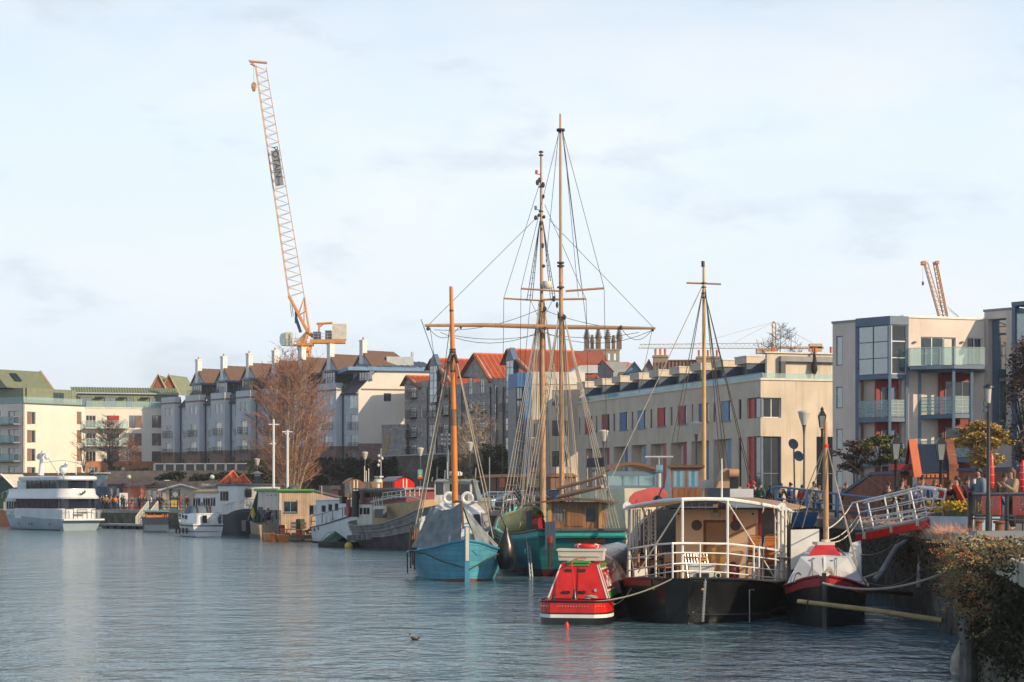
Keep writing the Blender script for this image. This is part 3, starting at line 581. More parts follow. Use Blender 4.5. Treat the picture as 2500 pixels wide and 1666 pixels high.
def oldhouse(x0,x1,d,yr,ye,m,label,chim=(),name='tiled_house',pots=3):
 F=fr_dir(x0,d,.97,-.1,10);h=F.thing(name,label,'house');u1=F.u(x1);z0,zr=F.z(0,ye),F.z(0,yr,3)
 MB().box(0,u1,.0,6,2,z0).prism([(0,z0),(6,z0),(3,zr-.1)],.0,.3,'x').prism([(0,z0),(6,z0),(3,zr-.1)],u1-.3,u1,'x').build('wall','stoneyellow',h,F)
 r=MB();r.corr((-.3,-.4,z0-.15),(u1+.3,-.4,z0-.15),(u1+.3,3,zr),(-.3,3,zr),max(6,int(u1/.35)),.07);r.sheet([(-.3,6.4,z0-.15),(-.3,3,zr),(u1+.3,3,zr),(u1+.3,6.4,z0-.15)],.15);r.tube([(-.3,3,zr+.05),(u1+.3,3,zr+.05)],.14,5);r.build('roof',m,h,F)
 for cx0,cx1,yt in chim:
  a,c=F.u(cx0,3),F.u(cx1,3);zt=F.z(a,yt,3);o=MB().box(a,c,2.6,3.8,zr-.6,zt).box(a-.08,c+.08,2.5,3.9,zt-.25,zt-.1).build('chimney','stoneyellow',h,F)
  p=MB();n=pots
  for k in range(n):p.lathe([(.17,0),(.13,.1),(.15,.75)],(lerp(a+.3,c-.3,k/max(1,n-1)),3.2,zt),8)
  p.build('chimney_pots','terracotta',o,F)
 return h
oldhouse(1600,1712,225,883,900,'brownroof','brown tiled house with two stone chimney stacks behind the cream terrace',((1594,1630,868),(1700,1757,871)))
oldhouse(1740,1830,240,884,905,'brownroof','brown roofed house mostly hidden behind the top terrace canopies',((1880,1898,864),),pots=3)
oldhouse(1985,2035,210,875,905,'brownroof','house end with clustered chimney pots beside the glazed bay building',((1985,1992,866),(2022,2036,864)),pots=4)
for i,(x0,x1,y0,m,lab)in enumerate(((1524,1568,886,'ltblue','pale blue house gable poking above the cream terrace'),(1566,1598,880,'grey','grey house gable with dark zigzag roof above the cream terrace'))):
 F=fr_dir(x0,220-i*3,.97,-.1,6);h=F.thing('gabled_house',lab,'house');w=F.u(x1);z0,za=F.z(0,912),F.z(0,y0)
 MB().prism([(0,2),(w,2),(w,z0),(w*.55,za),(0,z0)],.0,5).build('wall',m,h,F);r=MB();r.corr((w+.25,-.3,z0-.25),(w+.25,5,z0-.25),(w*.55,5,za+.1),(w*.55,-.3,za+.1),12,.07);r.sheet([(-.25,-.3,z0-.25),(w*.55,-.3,za+.1),(w*.55,5,za+.1),(-.25,5,z0-.25)],.12);r.build('roof','brownroof',h,F)
F4=fr_dir(1298,193,.985,.17,10);b=F4.thing('apartment_block_end','cream corner block with tall blue fin and white top band behind the ship masts','building');LW=F4.u(1428);zt=F4.z(0,938);zw=F4.z(0,908)
hs=[F4.rect(x0,x1,y0,y0+38)for y0 in(953,1027,1102,1176)for x0,x1 in((1348,1366),(1379,1386))]+[F4.rect(1303,1310,y,y+34)for y in(1035,1106,1176)]
wall(F4,0,LW,2,zt,hs,'cream',b);MB().box(-.1,LW,-.1,6,zt,zw).build('roof_band','offwhite',b,F4)
for h in hs:window(F4,h,b,'darkgrey','glass',nx=2 if h[1]-h[0]>.5 else 1)
MB().box(-.75,-.05,-.35,5,F4.z(0,1180),zw-.1).build('blue_fin','blue',b,F4);MB().box(F4.u(1262),-.1,-.6,5,F4.z(0,1180)-.3,F4.z(0,1180)+1.).box(F4.u(1262),-.1,-.3,5,zw-1.5,zw-.1).build('blue_canopy','blue',b,F4)
fg=Frame((F4.M@Vector((F4.u(1263),.4,0)))[:2],(F4.M@Vector((-.76,.4,0)))[:2])
MB().box(0,fg.len,.3,5,2,zw-1.5).build('stair_core','grey',b,fg)
for y0,y1 in((927,975),(977,1020),(1022,1070),(1072,1120),(1122,1178)):window(fg,(0,fg.len,fg.z(0,y1),fg.z(0,y0)),b,'darkgrey','tealglass',rec=.1,nx=2)
MB().prism([(LW*.75,zw),(LW+1.5,zw),(LW+1.5,zw+.8),(LW*.95,zw+.75)],1,4).build('roof_lantern','galv',b,F4)
F5=fr_px(1411,191.5,1857,152.2);b=F5.thing('terraced_houses','long cream rendered terrace with red blue and crimson window panels facing the quay','building');L5=F5.len
X=lambda zx:1380+zx/3.565
Y=lambda zy:840+zy/3.565
zt=Zat(928,152.2);G0=2.3
up=[(168,235,630,780,'red'),(315,385,612,765,'crimson'),(470,545,596,750,'blue'),(628,705,579,735,'ltblue'),(800,880,556,718,'red'),(977,1058,539,700,'crimson'),(1160,1250,518,685,'blue'),(1353,1445,496,668,'ltblue')]
sl=[(119,131,640,790),(265,279,625,776),(418,433,606,760),(577,592,590,745),(740,756,570,734),(916,932,549,712),(1100,1113,526,690),(1289,1306,509,680),(1508,1533,483,657)]
lo=[(180,235,912,'red'),(270,385,906,'crimson'),(420,545,893,'blue'),(577,705,880,'ltblue'),(742,880,869,'red'),(917,1058,857,'crimson'),(1098,1250,846,'blue'),(1290,1445,829,'ltblue')]
H1=[F5.rect(X(a),X(c),Y(d),Y(e))for a,c,d,e,_ in up];H2=[F5.rect(X(a),X(c),Y(d),Y(e))for a,c,d,e in sl]
H3=[]
for a,c,d,_ in lo:r=F5.rect(X(a),X(c),Y(d),Y(1200));H3.append((r[0],r[1],G0+.15,r[3],1.1))
rs=F5.rect(X(1508),X(1533),Y(815),Y(1100));H4=[(rs[0],rs[1],G0+1,rs[3])]
r=F5.rect(X(1582),X(1695),Y(469),Y(648));HC=(r[0],L5,r[2],r[3],.9);r=F5.rect(X(1582),X(1695),Y(806),Y(1200));HD=(r[0],L5,G0+.2,r[3],.9)
wall(F5,0,L5,G0-.5,zt,H1+H2+H3+H4+[HC,HD],'cream',b,th=.5,caps=(1,0))
for h,(_,_,_,_,c)in zip(H1,up):window(F5,h,b,'darkgrey','glass',nx=1,panel=(mat(c+'_window_panel',MATS[c].node_tree.nodes['RGB'].outputs[0].default_value[:3],.5),.66),sill='grey')
for h in H2+H4:window(F5,h,b,'darkgrey','glass',nx=1)
for h,(_,_,_,c)in zip(H3,lo):
 u0,u1,z0,z1=h[:4];w=u1-u0
 MB().box(u0+.01,u0+w*.58,.95,1.08,z0,z1-.01).build('porch_wall','pinkrender',b,F5)
 o=MB().box(u0+w*.25,u0+w*.57,.88,.945,z0,z0+2.15).build('door','grey',b,F5)
 MB().box(u0+w*.2,u0+w*.62,.6,.94,z0+2.3,z0+2.42).build('door_canopy','offwhite',b,F5)
 MB().box(u0+w*.585,u0+w*.82,.30,.9,z0,z1-.02).build('window_panel',c,b,F5)
 window(F5,(u0+w*.83,u1-.02,z0,z1-.02),b,'steelblue','glass',rec=.5,nx=1,nz=3)
MB().box(-.1,L5+.05,-.1,.35,zt,zt+.16).build('parapet_cap','offwhite',b,F5)
o=MB();
for i in range(9):o.box(lerp(0,L5,i/9)+.04,lerp(0,L5,(i+1)/9)-.04,.18,.2,zt+.18,zt+.52)
o.build('glass_balustrade',mat('teal_glass_balustrade',(.20,.42,.46),.06,var=.3,scale=.6),b,F5)
o=MB();railing(o,[(0,.19,zt+.16),(L5,.19,zt+.16)],.40,(1.,),.03,L5/9);o.build('balustrade_rail','galv',b,F5)
tx=[(168,305,323,366),(305,460,294,345),(460,618,262,322),(618,782,242,297),(782,957,215,270),(957,1140,190,243),(1140,1330,160,215),(1330,1528,132,190),(1528,1735,95,153)]
zc0=Zat(Y(153),153.5);zc1=Zat(Y(95),153.5)
for i in range(9):
 ue=F5.u(X(tx[i][1]),1.9)
 MB().box(ue-.25,ue,.36,1.9,zt+.17,zc0).build('party_wall','slateblue',b,F5)
 MB().box(ue-2.1,ue+.12,.30,1.9,zc0+.002,zc1).build('canopy','cream',b,F5)
 MB().box(ue-2.15,ue+.17,.25,1.9,zc1,zc1+.09).build('canopy_cap','offwhite',b,F5)
MB().box(0,L5-.4,1.91,2.3,zt,zc0).build('top_floor_wall','darkgrey',b,F5);MB().box(0,L5-.4,1.91,9,zc0+.001,zc0+.4).build('roof','grey',b,F5)
E5=F5.a+F5.d*L5;nn=F5.n;F5e=Frame(E5[:2],(E5+nn*12)[:2]);LE=F5e.u(2052)
r=F5e.rect(X(1702),X(1880),Y(468),Y(642));HE=(0,r[1],r[2],r[3],.9);r2=F5e.rect(X(1702),X(1880),Y(805),Y(1200));HF=(0,r2[1],G0+.2,r2[3],.9);r3=F5e.rect(X(2186),X(2350),Y(808),Y(1200));HG=(r3[0],LE,G0+.2,r3[3],.3)
wall(F5e,0,LE,G0-.5,zt,[HE,HF,HG],'cream',b,th=.5,name='end_wall',caps=(0,1))
MB().box(-.05,LE,-.1,.35,zt,zt+.16).build('parapet_cap','offwhite',b,F5e)
for h in(HE,HF):
 MB().box(h[0]+.0,h[0]+1.0,.18,.9,h[2]+.01,h[3]-.01).build('window_panel','red',b,Frame((F5.M@Vector((HC[0],0,0)))[:2],E5[:2]))
for hh,nz in((HC,1),(HD,2)):window(F5,(HC[0]+1.05,L5-.25,hh[2],hh[3]-.01),b,'steelblue','glass',rec=.25,nx=1,nz=nz)
for hh,nz in((HE,1),(HF,2)):window(F5e,(.25,hh[1]-.02,hh[2],hh[3]-.01),b,'white' if nz==1 else 'steelblue','glass',rec=.25,nx=2,nz=nz)
MB().box(.1,.24,.1,.24,G0,HF[3]).box(.1,.24,.1,.24,HE[2],HE[3]).build('corner_post','steelblue',b,F5e)
window(F5e,(HG[0],HG[1]-.4,HG[2],HG[3]),b,'steelblue','darkglass',rec=.15,nx=2,nz=2)
g=MB().box(.2,LE,.2,.22,zt+.18,zt+.55);g.build('end_balustrade','clear',b,F5e)
u0=F5e.u(X(1817),.8);zT=Zat(Y(93),155)
MB().box(.9,LE+1,.8,1.1,zt,zT).build('top_floor_end_wall','cream',b,F5e);MB().box(.7,LE+1,.65,1.2,zT,zT+.1).build('parapet_cap','offwhite',b,F5e)
o=MB().lathe([(.06,0),(.16,.25),(.26,.5),(.10,1.75),(.03,2.),(.02,2.25)],(F5e.u(X(2168),.45),.45,zt+.4),10);o.tube([(F5e.u(X(2168),.45),.45,zt+.1),(F5e.u(X(2168),.45),.45,zt+.5)],.03,6);o.build('folded_umbrella','clothblack',None,F5e)
tag(bpy.data.objects['folded_umbrella'],'dark folded parasol standing on the cream terrace roof balcony','parasol')
sd_=thing('satellite_dishes','pair of dark satellite dishes on one rusty pole before the cream end wall','satellite dish',P(X(2000),1250,149).xyz)
sd_.location.z=2.5;MOF[sd_.name]=Matrix.Translation(sd_.location)
MB().tube([(0,0,0),(-.1,0,Zat(Y(890),149)-2.5)],.06,6).build('pole','rust',sd_)
for x,y in((1980,875),(2026,980)):
 q=P(X(x),Y(y),148.8)-sd_.location;MB().lathe([(.02,0),(.25,.03),(.42,.10),(.41,.12),(.02,.04)],(0,0,0),14).build('dish','slateblue',sd_).matrix_local=Matrix.Translation(q)@Matrix.Rotation(R(70),4,'X')@Matrix.Rotation(R(20),4,'Y')
X6=lambda zx:2000+zx/3.136
Y6=lambda zy:740+zy/3.136
a0=Vector((*XY(2092,131),0));dl=Vector((.656,-.755,0));dr=Vector((.953,.304,0))
F6a=Frame((a0-dl*2.06)[:2],a0[:2]);zt=F6a.z(2.06,786);b=F6a.thing('modern_apartment_building','pinkish rendered flats with blue steel balcony frames and red door surrounds','building')
hs=[(0,F6a.u(X6(180)),F6a.z(1,Y6(b_)),F6a.z(1,Y6(a_)))for a_,b_ in((250,478),(640,805),(962,1125),(1285,1420))]
wall(F6a,0,2.06,1.5,zt,hs,'pinkrender',b,th=.4)
for h in hs:window(F6a,(h[0]+.1,*h[1:]),b,'steelblue','tealglass',nx=1,rec=.08)
MB().box(-.05,2.1,-.06,5,zt,zt+.15).build('parapet_cap','grey',b,F6a)
F6s=Frame((F6a.a+Vector((-dl.y,dl.x,0))*-6)[:2]if False else(F6a.a+Vector((.755,.656,0))*8)[:2],F6a.a[:2])
MB().box(0,8,0,.3,1.5,zt).build('side_wall','pinkrender',b,F6s)
def bay(p0,p1,p2,z0,z1,levels,glass,parent,top_white=False):
 """steel balcony frame over plan points p0-p1 (left face), p1-p2 (right face)"""
 fa,fb=Frame(p0[:2],p1[:2]),Frame(p1[:2],p2[:2])
 for p in(p0,p1,p2):
  m=WB().box(p[0]-.09,p[0]+.09,p[1]-.09,p[1]+.09,z0,z1);m.build('steel_post','steelblue',parent)
 inn=(p0+p2)/2+(Vector((.25,.97,0))*1.2)
 for z in levels:
  m=WB();m.prism([(p0.x,p0.y),(p1.x,p1.y),(p2.x,p2.y),(p2.x+.3,p2.y+1.6),(p0.x+.6,p0.y+1.6)],z-.28,z,'z');m.build('balcony_slab','steelblue',parent)
 return fa,fb
pA=a0.copy();pB=a0+dl*2.7;pC=pB+dr*1.25
zs=[F6a.z(2,Y6(k))for k in(560,885,1222)]
fa,fb=bay(pA,pB,pC,1.5,zt+.1,[zs[0],zs[1],zs[2]],None,b)
window(fa,(.1,2.6,zs[0],zt-.35),b,'steelblue','tealglass',rec=.02,nx=2,nz=3);window(fb,(.1,1.2,zs[0],zt-.35),b,'white','glass',rec=.02,nx=1,nz=3)
WB().prism([(pA.x-.1,pA.y-.1),(pB.x,pB.y-.15),(pC.x+.1,pC.y-.1),(pC.x+1,pC.y+4),(pA.x+1,pA.y+4)],zt-.35,zt+.2,'z').build('bay_roof','steelblue',b)
def inner(F,u0,u1,v,z0,z1,parent):
 MB().box(u0,u1,v,v+.2,z0,z1).build('door_surround','deepred',parent,F)
 fr_=Frame((F.M@Vector((u0,v-.05,0)))[:2],(F.M@Vector((u1,v-.05,0)))[:2]);window(fr_,(.35,u1-u0-.1,z0,z1-.5),parent,'steelblue','glass',rec=.03,nx=3)
for k in(1,2):
 for fq,w in((fa,2.7),(fb,1.25)):
  MB().box(.1,w-.1,.03,.045,zs[k]+.05,zs[k]+1.1).build('glass_balustrade','clear',b,fq);m=MB();railing(m,[(.1,.04,zs[k]),(w-.1,.04,zs[k])],1.12,(1.,.8,.6,.4,.2),.022,.6);m.build('balustrade_rails','galv',b,fq)
for za_,zb_ in((zs[0]-.28,zs[1]),(zs[1]-.28,zs[2]),(zs[2]-.28,2.)):
 inner(fa,.95,2.6,.85,zb_,za_,b);inner(fb,-.4,1.2,1.1,zb_,za_,b)
MB().box(0,.95,.7,.9,1.5,zs[0]-.28).build('balcony_wall','pinkrender',b,fa)
p6=Vector((*XY(2216,129.6),0));F6b=Frame(p6[:2],(p6+dr*9)[:2]);LB=F6b.u(2403)
zt6=F6b.z(0,776)
d1=F6b.rect(X6(778),X6(1045),Y6(262),Y6(485));d2=F6b.rect(X6(1133),X6(1250),Y6(267),Y6(485));zs6=F6b.z(2,Y6(492))
wall(F6b,-.35,LB,1.5,zt6,[d1,d2],'pinkrender',b,th=.4);MB().box(-.35,LB,-.08,4,zt6,zt6+.15).build('parapet_cap','white',b,F6b)
window(F6b,d1,b,'white','glass',nx=3);window(F6b,d2,b,'white','glass',nx=2);MB().box(d1[0]+1.75,d1[0]+2.3,.05,.1,d1[2],d1[3]-.1).build('curtain','offwhite',b,F6b)
for x in(728,1092):u=F6b.u(X6(x));MB().ell((u,-.12,F6b.z(u,Y6(300))),(.13,.1,.08)).build('wall_lamp','tan',b,F6b)
pD=F6b.a+F6b.d*F6b.u(2245);pE=Vector((*XY(2328,128),0));pF=pE+dr*1.32
pts=[F6b.a+F6b.d*.05,Vector((*XY(2222,128.6),0)),Vector((*XY(2260,128.2),0)),Vector((*XY(2330,127.6),0)),Vector((*XY(2404,128.1),0)),Vector((*XY(2404,131.5),0)),F6b.a+F6b.d*.1]
WB().prism([(p.x,p.y)for p in pts],zs6-.25,zs6,'z').build('roof_terrace','steelblue',b)
g=WB();h=WB()
for p,q_ in zip(pts[:-3],pts[1:-2]):g.sheet([(p.x,p.y,zs6+.03),(q_.x,q_.y,zs6+.03),(q_.x,q_.y,zs6+1.08),(p.x,p.y,zs6+1.08)],.014)
railing(h,[(p.x,p.y,zs6)for p in pts[:-2]],1.12,(1.,),.025,1.2);g.build('terrace_glass','clear',b);h.build('terrace_rail','galv',b)
zs2=[F6b.z(2,Y6(k))for k in(520,858,1190)]
fa,fb=bay(pD,pE,pF,1.5,zs6-.25,[zs2[1],zs2[2]],None,b)
WB().prism([(pD.x,pD.y),(pE.x,pE.y),(pF.x,pF.y),(pF.x+.2,pF.y+1.),(pD.x+.2,pD.y+.2)],zs2[0]-.15,zs2[0]+.1,'z').build('balcony_beam','steelblue',b)
for k in(1,2):
 for fq,w in((fa,fa.len),(fb,1.32)):
  MB().box(.1,w-.1,.03,.045,zs2[k]+.05,zs2[k]+1.1).build('glass_balustrade','clear',b,fq);m=MB();railing(m,[(.1,.04,zs2[k]),(w-.1,.04,zs2[k])],1.12,(1.,.8,.6,.4,.2),.022,.6);m.build('balustrade_rails','galv',b,fq)
for za_,zb_ in((zs2[0]-.16,zs2[1]),(zs2[1]-.28,zs2[2]),(zs2[2]-.28,2.)):
 u0=F6b.u(X6(905));u1=F6b.u(X6(1148));inner(F6b,u0,u1,-.32,zb_,za_,b)
p7=Vector((*XY(2403,131.6),0));F6c=Frame(p7[:2],(p7+dl*8)[:2]);LT=F6c.u(2474);zt7=F6c.z(0,762);r=F6c.rect(X6(1290),X6(1432),Y6(120),Y6(1000))
wall(F6c,0,LT,1.5,zt7,[(r[0],r[1],r[2],r[3],.6)],'pinkrender',b,th=.7);MB().box(-.05,LT,-.06,5,zt7,zt7+.15).build('parapet_cap','grey',b,F6c)
zr=[r[3]]+[F6c.z(1,Y6(k))for k in(235,572,592,915)]+[r[2]]
for za_,zb_ in zip(zr,zr[1:]):
 if za_-zb_>.4:window(F6c,(r[0]+.5,r[1],zb_,za_-.02),b,'steelblue','tealglass',rec=.45,nx=1,nz=2)
MB().box(r[0]+.01,r[0]+.48,.5,.59,r[2],r[3]).build('recess_panel','steelblue',b,F6c)
f8=Frame((F6c.a+F6c.d*(LT+.02))[:2],(F6c.a+F6c.d*(LT+4))[:2]);z8=f8.z(0,748)
for y0,y1 in((763,850),(852,935),(940,1030),(1035,1120),(1125,1205)):window(f8,(.25,3.6,f8.z(1,y1),f8.z(1,y0)),b,'steelblue','tealglass',rec=-.1,nx=3)
MB().box(0,.24,-.2,.3,1.5,z8).box(.24,4,.02,.5,1.5,z8-.2).box(0,4,-.25,3,z8,z8+.25).build('glazed_bay_frame','steelblue',b,f8)
WB().prism([(p7.x+.5,p7.y+.4),(p7.x+5,p7.y-4.2),(p7.x+9,p7.y+4),(p7.x+3,p7.y+9)],1.5,zt7-.1,'z').build('rear_wall','pinkrender',b)
t=thing('neighbouring_flats','tall rendered block of flats beyond the right edge shading the lower walls','building',(62,112,2.4))
MB().box(-7,18,-16,-2,-.5,20).box(-7,18,-2,22,-.5,19.2).build('wall','pinkrender',t);m=MB()
for k in range(6):
 for j in range(6):m.box(-7.05,-6.98,-14+j*6,-11.5+j*6,1.2+k*3,2.9+k*3)
m.build('windows','tealglass',t)
def skinmesh(name,V,E,root,sub=1):
 idx={k:i for i,k in enumerate(V)}
 me=bpy.data.meshes.new(name+'_rig');me.from_pydata([V[k][0]for k in V],[(idx[a],idx[b])for a,b in E],[])
 o=bpy.data.objects.new(name+'_rig',me);COL.objects.link(o)
 o.modifiers.new('skin','SKIN');s=o.modifiers.new('sub','SUBSURF');s.levels=sub;s.render_levels=sub
 for k,i in idx.items():
  r=V[k][1];sv=me.skin_vertices[0].data[i];sv.radius=r if isinstance(r,tuple)else(r,r);sv.use_root=(k==root)
 bpy.context.view_layer.update()
 m2=bpy.data.meshes.new_from_object(o.evaluated_get(bpy.context.evaluated_depsgraph_get()));m2.name=name
 m2.polygons.foreach_set('use_smooth',[True]*len(m2.polygons));m2.materials.clear();m2.materials.append(W['skin'])
 bpy.data.objects.remove(o);bpy.data.meshes.remove(me);return m2
def pose(kind):
 J={}
 sit=kind=='sit';dz=-.48 if sit else 0;lean=-.18 if kind=='lean' else 0.
 J['pelvis']=((0,0,.95+dz),.13);J['waist']=((0,lean*.3,1.1+dz),(.13,.10));J['chest']=((0,lean*.7-.01,1.32+dz),(.16,.11));J['neck']=((0,lean-.02,1.49+dz),.055)
 J['jaw']=((0,lean*1.1-.05,1.57+dz),(.062,.07));J['head']=((0,lean*1.1-.03,1.66+dz),(.08,.098));J['crown']=((0,lean*1.1-.02,1.735+dz),(.06,.07));J['nose']=((0,lean*1.1-.135,1.635+dz),.016)
 E=[('pelvis','waist'),('waist','chest'),('chest','neck'),('neck','jaw'),('jaw','head'),('head','crown'),('head','nose')]
 arms={'stand':((-.05,-.06),(-.02,-.08)),'walk':((.14,.02),(-.20,-.28)),'sit':((-.10,-.32),(-.10,-.32)),'hold':((-.12,-.34),(-.04,-.1)),'phone':((-.16,-.36),(-.16,-.34)),'lean':((-.2,-.4),(-.2,-.4))}[kind]
 for s,n,(ey,wy)in((-1,'l',arms[0]),(1,'r',arms[1])):
  up=kind in('phone','hold')and(s<0 or kind=='phone')
  ez=1.14+dz;wz=(1.30 if up else(1.02 if sit else.90))+dz
  wx=s*(.12 if up or sit else.25)
  J['sh'+n]=((s*.185,lean*.8,1.42+dz),.068);J['el'+n]=((s*.255,lean*.8+ey,ez),.048);J['wr'+n]=((wx,lean*.8+wy,wz),.031)
  d=Vector((wx-s*.255,wy-ey,wz-ez)).normalized();J['pm'+n]=(tuple(Vector(J['wr'+n][0])+d*.07),(.04,.02))
  E+=[('chest','sh'+n),('sh'+n,'el'+n),('el'+n,'wr'+n),('wr'+n,'pm'+n)]
  side=d.cross(Vector((0,1,.2))).normalized()if abs(d.y)<.9 else Vector((1,0,0))
  for k,(o,ln)in enumerate(((-.03,.07),(-.01,.085),(.012,.08),(.034,.06))):
   p=Vector(J['pm'+n][0])+side*o+d*ln*.5;q=p+d*ln*.5+Vector((0,-.018,0));J[f'f{k}{n}']=(tuple(p),.010);J[f'g{k}{n}']=(tuple(q),.008);E+=[('pm'+n,f'f{k}{n}'),(f'f{k}{n}',f'g{k}{n}')]
  p=Vector(J['wr'+n][0])+side*-.045+d*.05;J['th'+n]=(tuple(p),.011);J['ti'+n]=(tuple(p+d*.04+side*-.008),.009);E+=[('wr'+n,'th'+n),('th'+n,'ti'+n)]
  st={'walk':s*.26}.get(kind,s*.03)
  if sit:J['hip'+n]=((s*.09,0,.45),.085);J['kn'+n]=((s*.12,-.44,.48),.06);J['an'+n]=((s*.12,-.40,.09),.04);J['to'+n]=((s*.13,-.56,.04),.035)
  else:J['hip'+n]=((s*.09,0,.90),.09);J['kn'+n]=((s*.10,-st*.45-.03,.49),.06);J['an'+n]=((s*.10,-st+.02,.085),.042);J['to'+n]=((s*.11,-st-.13,.04),.036)
  E+=[('pelvis','hip'+n),('hip'+n,'kn'+n),('kn'+n,'an'+n),('an'+n,'to'+n)]
 return J,E
POSES={}
def posemesh(kind):
 if kind in POSES:return POSES[kind]
 J,E=pose(kind);out={'body':skinmesh('person_body_'+kind,J,E,'pelvis')}
 def sel(keys,grow,name,root,sub=1,extra=None):
  V={k:(J[k][0],tuple(r+grow for r in(J[k][1]if isinstance(J[k][1],tuple)else(J[k][1],)*2)))for k in keys}
  if extra:V.update(extra)
  return skinmesh(name,V,[(a,b)for a,b in E if a in V and b in V],root,sub)
 out['jacket']=sel(['pelvis','waist','chest','neck','shl','ell','wrl','shr','elr','wrr'],.022,'jacket_'+kind,'pelvis',extra={'neck':((J['neck'][0][0],J['neck'][0][1],J['neck'][0][2]-.03),.07)})
 out['trousers']=sel(['pelvis','hipl','knl','anl','hipr','knr','anr'],.014,'trousers_'+kind,'pelvis')
 h=Vector(J['head'][0]);out['hair']=[]
 for style in(0,1,2):
  m=MB();
  m.loft([[(h.x+.088*k*math.cos(a),h.y+.022+.105*k*math.sin(a),h.z+z-(.05 if math.sin(a)>0 else-.012)*(1-k*.4))for a in[2*math.pi*j/12 for j in range(12)]]for k,z in((1.06,.0),(1.1,.045),(.98,.09),(.62,.125),(.15,.14))])
  if style==1:m.loft([[(h.x+.10*k*math.cos(a),h.y+.05+.07*k*math.sin(a),h.z+z)for a in[2*math.pi*j/10 for j in range(10)]]for k,z in((.5,-.24),(.95,-.16),(1.,-.05),(.9,.05))])
  if style==2:m.torus((h.x,h.y,h.z+.03),.098,.022,12,6,'z')
  me=bpy.data.meshes.new('hair');me.from_pydata([tuple(v)for v in m.v],[],m.f);me.polygons.foreach_set('use_smooth',m.s);me.materials.append(W['hairdark']);out['hair'].append(me)
 m=MB();
 for s in(-1,1):m.ell((h.x+s*.032,h.y-.094,h.z-.005),.0125,8,6)
 me=bpy.data.meshes.new('eyes');me.from_pydata([tuple(v)for v in m.v],[],m.f);me.materials.append(W['hairdark']);out['eyes']=me
 m=MB();m.loft([[(h.x+.07*k*math.cos(a),h.y-.045+.06*k*math.sin(a),h.z+z)for a in[2*math.pi*j/10 for j in range(10)]]for k,z in((.5,-.16),(1.,-.11),(1.08,-.06),(.8,-.03))])
 me=bpy.data.meshes.new('beard');me.from_pydata([tuple(v)for v in m.v],[],m.f);me.polygons.foreach_set('use_smooth',m.s);me.materials.append(W['hairbrown']);out['beard']=me
 POSES[kind]=out;return out
def person(loc,face,kind,jacket,trous,hair,label,group=None,style=0,hgt=1.75,beard=False,near=False,hat=None):
 pm=posemesh(kind);t=thing('person',label,'person',loc,face,group);s=hgt/1.75;t.scale=(s,s,s)
 def put(name,me,m):
  o=bpy.data.objects.new(name,me);COL.objects.link(o);o.parent=t;o.material_slots[0].link='OBJECT';o.material_slots[0].material=W[m];return o
 put('body',pm['body'],'skin');put('jacket',pm['jacket'],jacket);put('trousers',pm['trousers'],trous);put('woolly_hat' if hat else 'hair',pm['hair'][2 if hat else style],hat or hair)
 if near:put('eyes',pm['eyes'],'hairdark')
 if beard:put('beard',pm['beard'],'hairbrown')
 return t
def shed(x0,x1,d,ytop,wallm,roofm,name,label,dep=5.,ang=(.985,.17),over=.35,door=None,wins=(),gable=None,base=None,slope=.5):
 F=fr_dir(x0,d,*ang,10,z=0);w=F.u(x1);zt=F.z(0,ytop);g=zq(d)if base is None else base
 t=thing(name,label,'hut' if 'hut' in name or 'kiosk' in name else name.split('_')[-1],(F.a.x,F.a.y,g),F.ang)
 hs=[F.rect(*q)for q in wins]
 wall(F,0,w,g,zt,hs,wallm,t,th=.1);MB().box(0,.12,.1,dep,g,zt).box(w-.12,w-.0,.1,dep,g,zt).box(0.12,w-.12,dep-.1,dep,g,zt).build('side_wall',wallm,t,F)
 for h in hs:window(F,h,t,'offwhite','glass',nx=2)
 if gable:
  za=F.z(w/2,gable);m=MB();m.sheet([(-over,-over,zt-.1),(w/2,-over,za),(w/2,dep,za),(-over,dep,zt-.1)],.14);m.sheet([(w/2,-over,za),(w+over,-over,zt-.1),(w+over,dep,zt-.1),(w/2,dep,za)],.14);m.build('roof',roofm,t,F)
  MB().prism([(0,zt),(w,zt),(w/2,za-.16)],.0,.12).build('gable',wallm,t,F);v=MB();v.tube([(-over,-over-.03,zt-.12),(w/2,-over-.03,za-.02),(w+over,-over-.03,zt-.12)],.14,4,sm=False);v.build('bargeboard','white',t,F)
 else:MB().sheet([(-over,-over,zt+.02),(w+over,-over,zt+.02),(w+over,dep,zt+slope),(-over,dep,zt+slope)],-.16).build('roof',roofm,t,F)
 return t,F,w,zt
shed(236,263,256,1157,'steelblue','galv','shipping_container','blue metal container block standing behind the yacht stern',ang=(.95,.3),slope=.02)
shed(262,309,250,1183,'slateblue','brownpanel','timber_shed','low slate blue shed with brown roof behind the far queue',wins=((270,276,1192,1210),(284,291,1192,1212)))
shed(311,343,247,1189,'salmon','brownpanel','salmon_hut','salmon painted hut with overhanging brown roof beside the queue',ang=(.97,-.2),wins=((327,334,1214,1232),))
shed(343.5,354,246,1191,'salmon','brownpanel','narrow_hut','narrow bright orange side hut joined to the salmon hut',ang=(.8,.6),over=.1)  # sunlit right wall of the salmon hut, built as a separate shed
shed(355,396,248,1192,'offwhite','brownroof','white_hut','white panelled hut with dark doorways beside the cream kiosk',wins=((362,370,1195,1225),(386,394,1195,1225),(373,383,1198,1219)))
t,F,w,zt=shed(397,486,244,1196,'cream','offwhite','cream_kiosk','cream gabled kiosk with black round logo sign',gable=1183,over=.5,ang=(.99,.1))
sg=MB().box(F.u(414),F.u(440),-.08,-.003,F.z(1,1220),F.z(1,1195)).build('sign_board','dkgreen',t,F)
uc,zc=F.u(428),F.z(1,1207);X0=MOF[t.name].inverted()@F.M
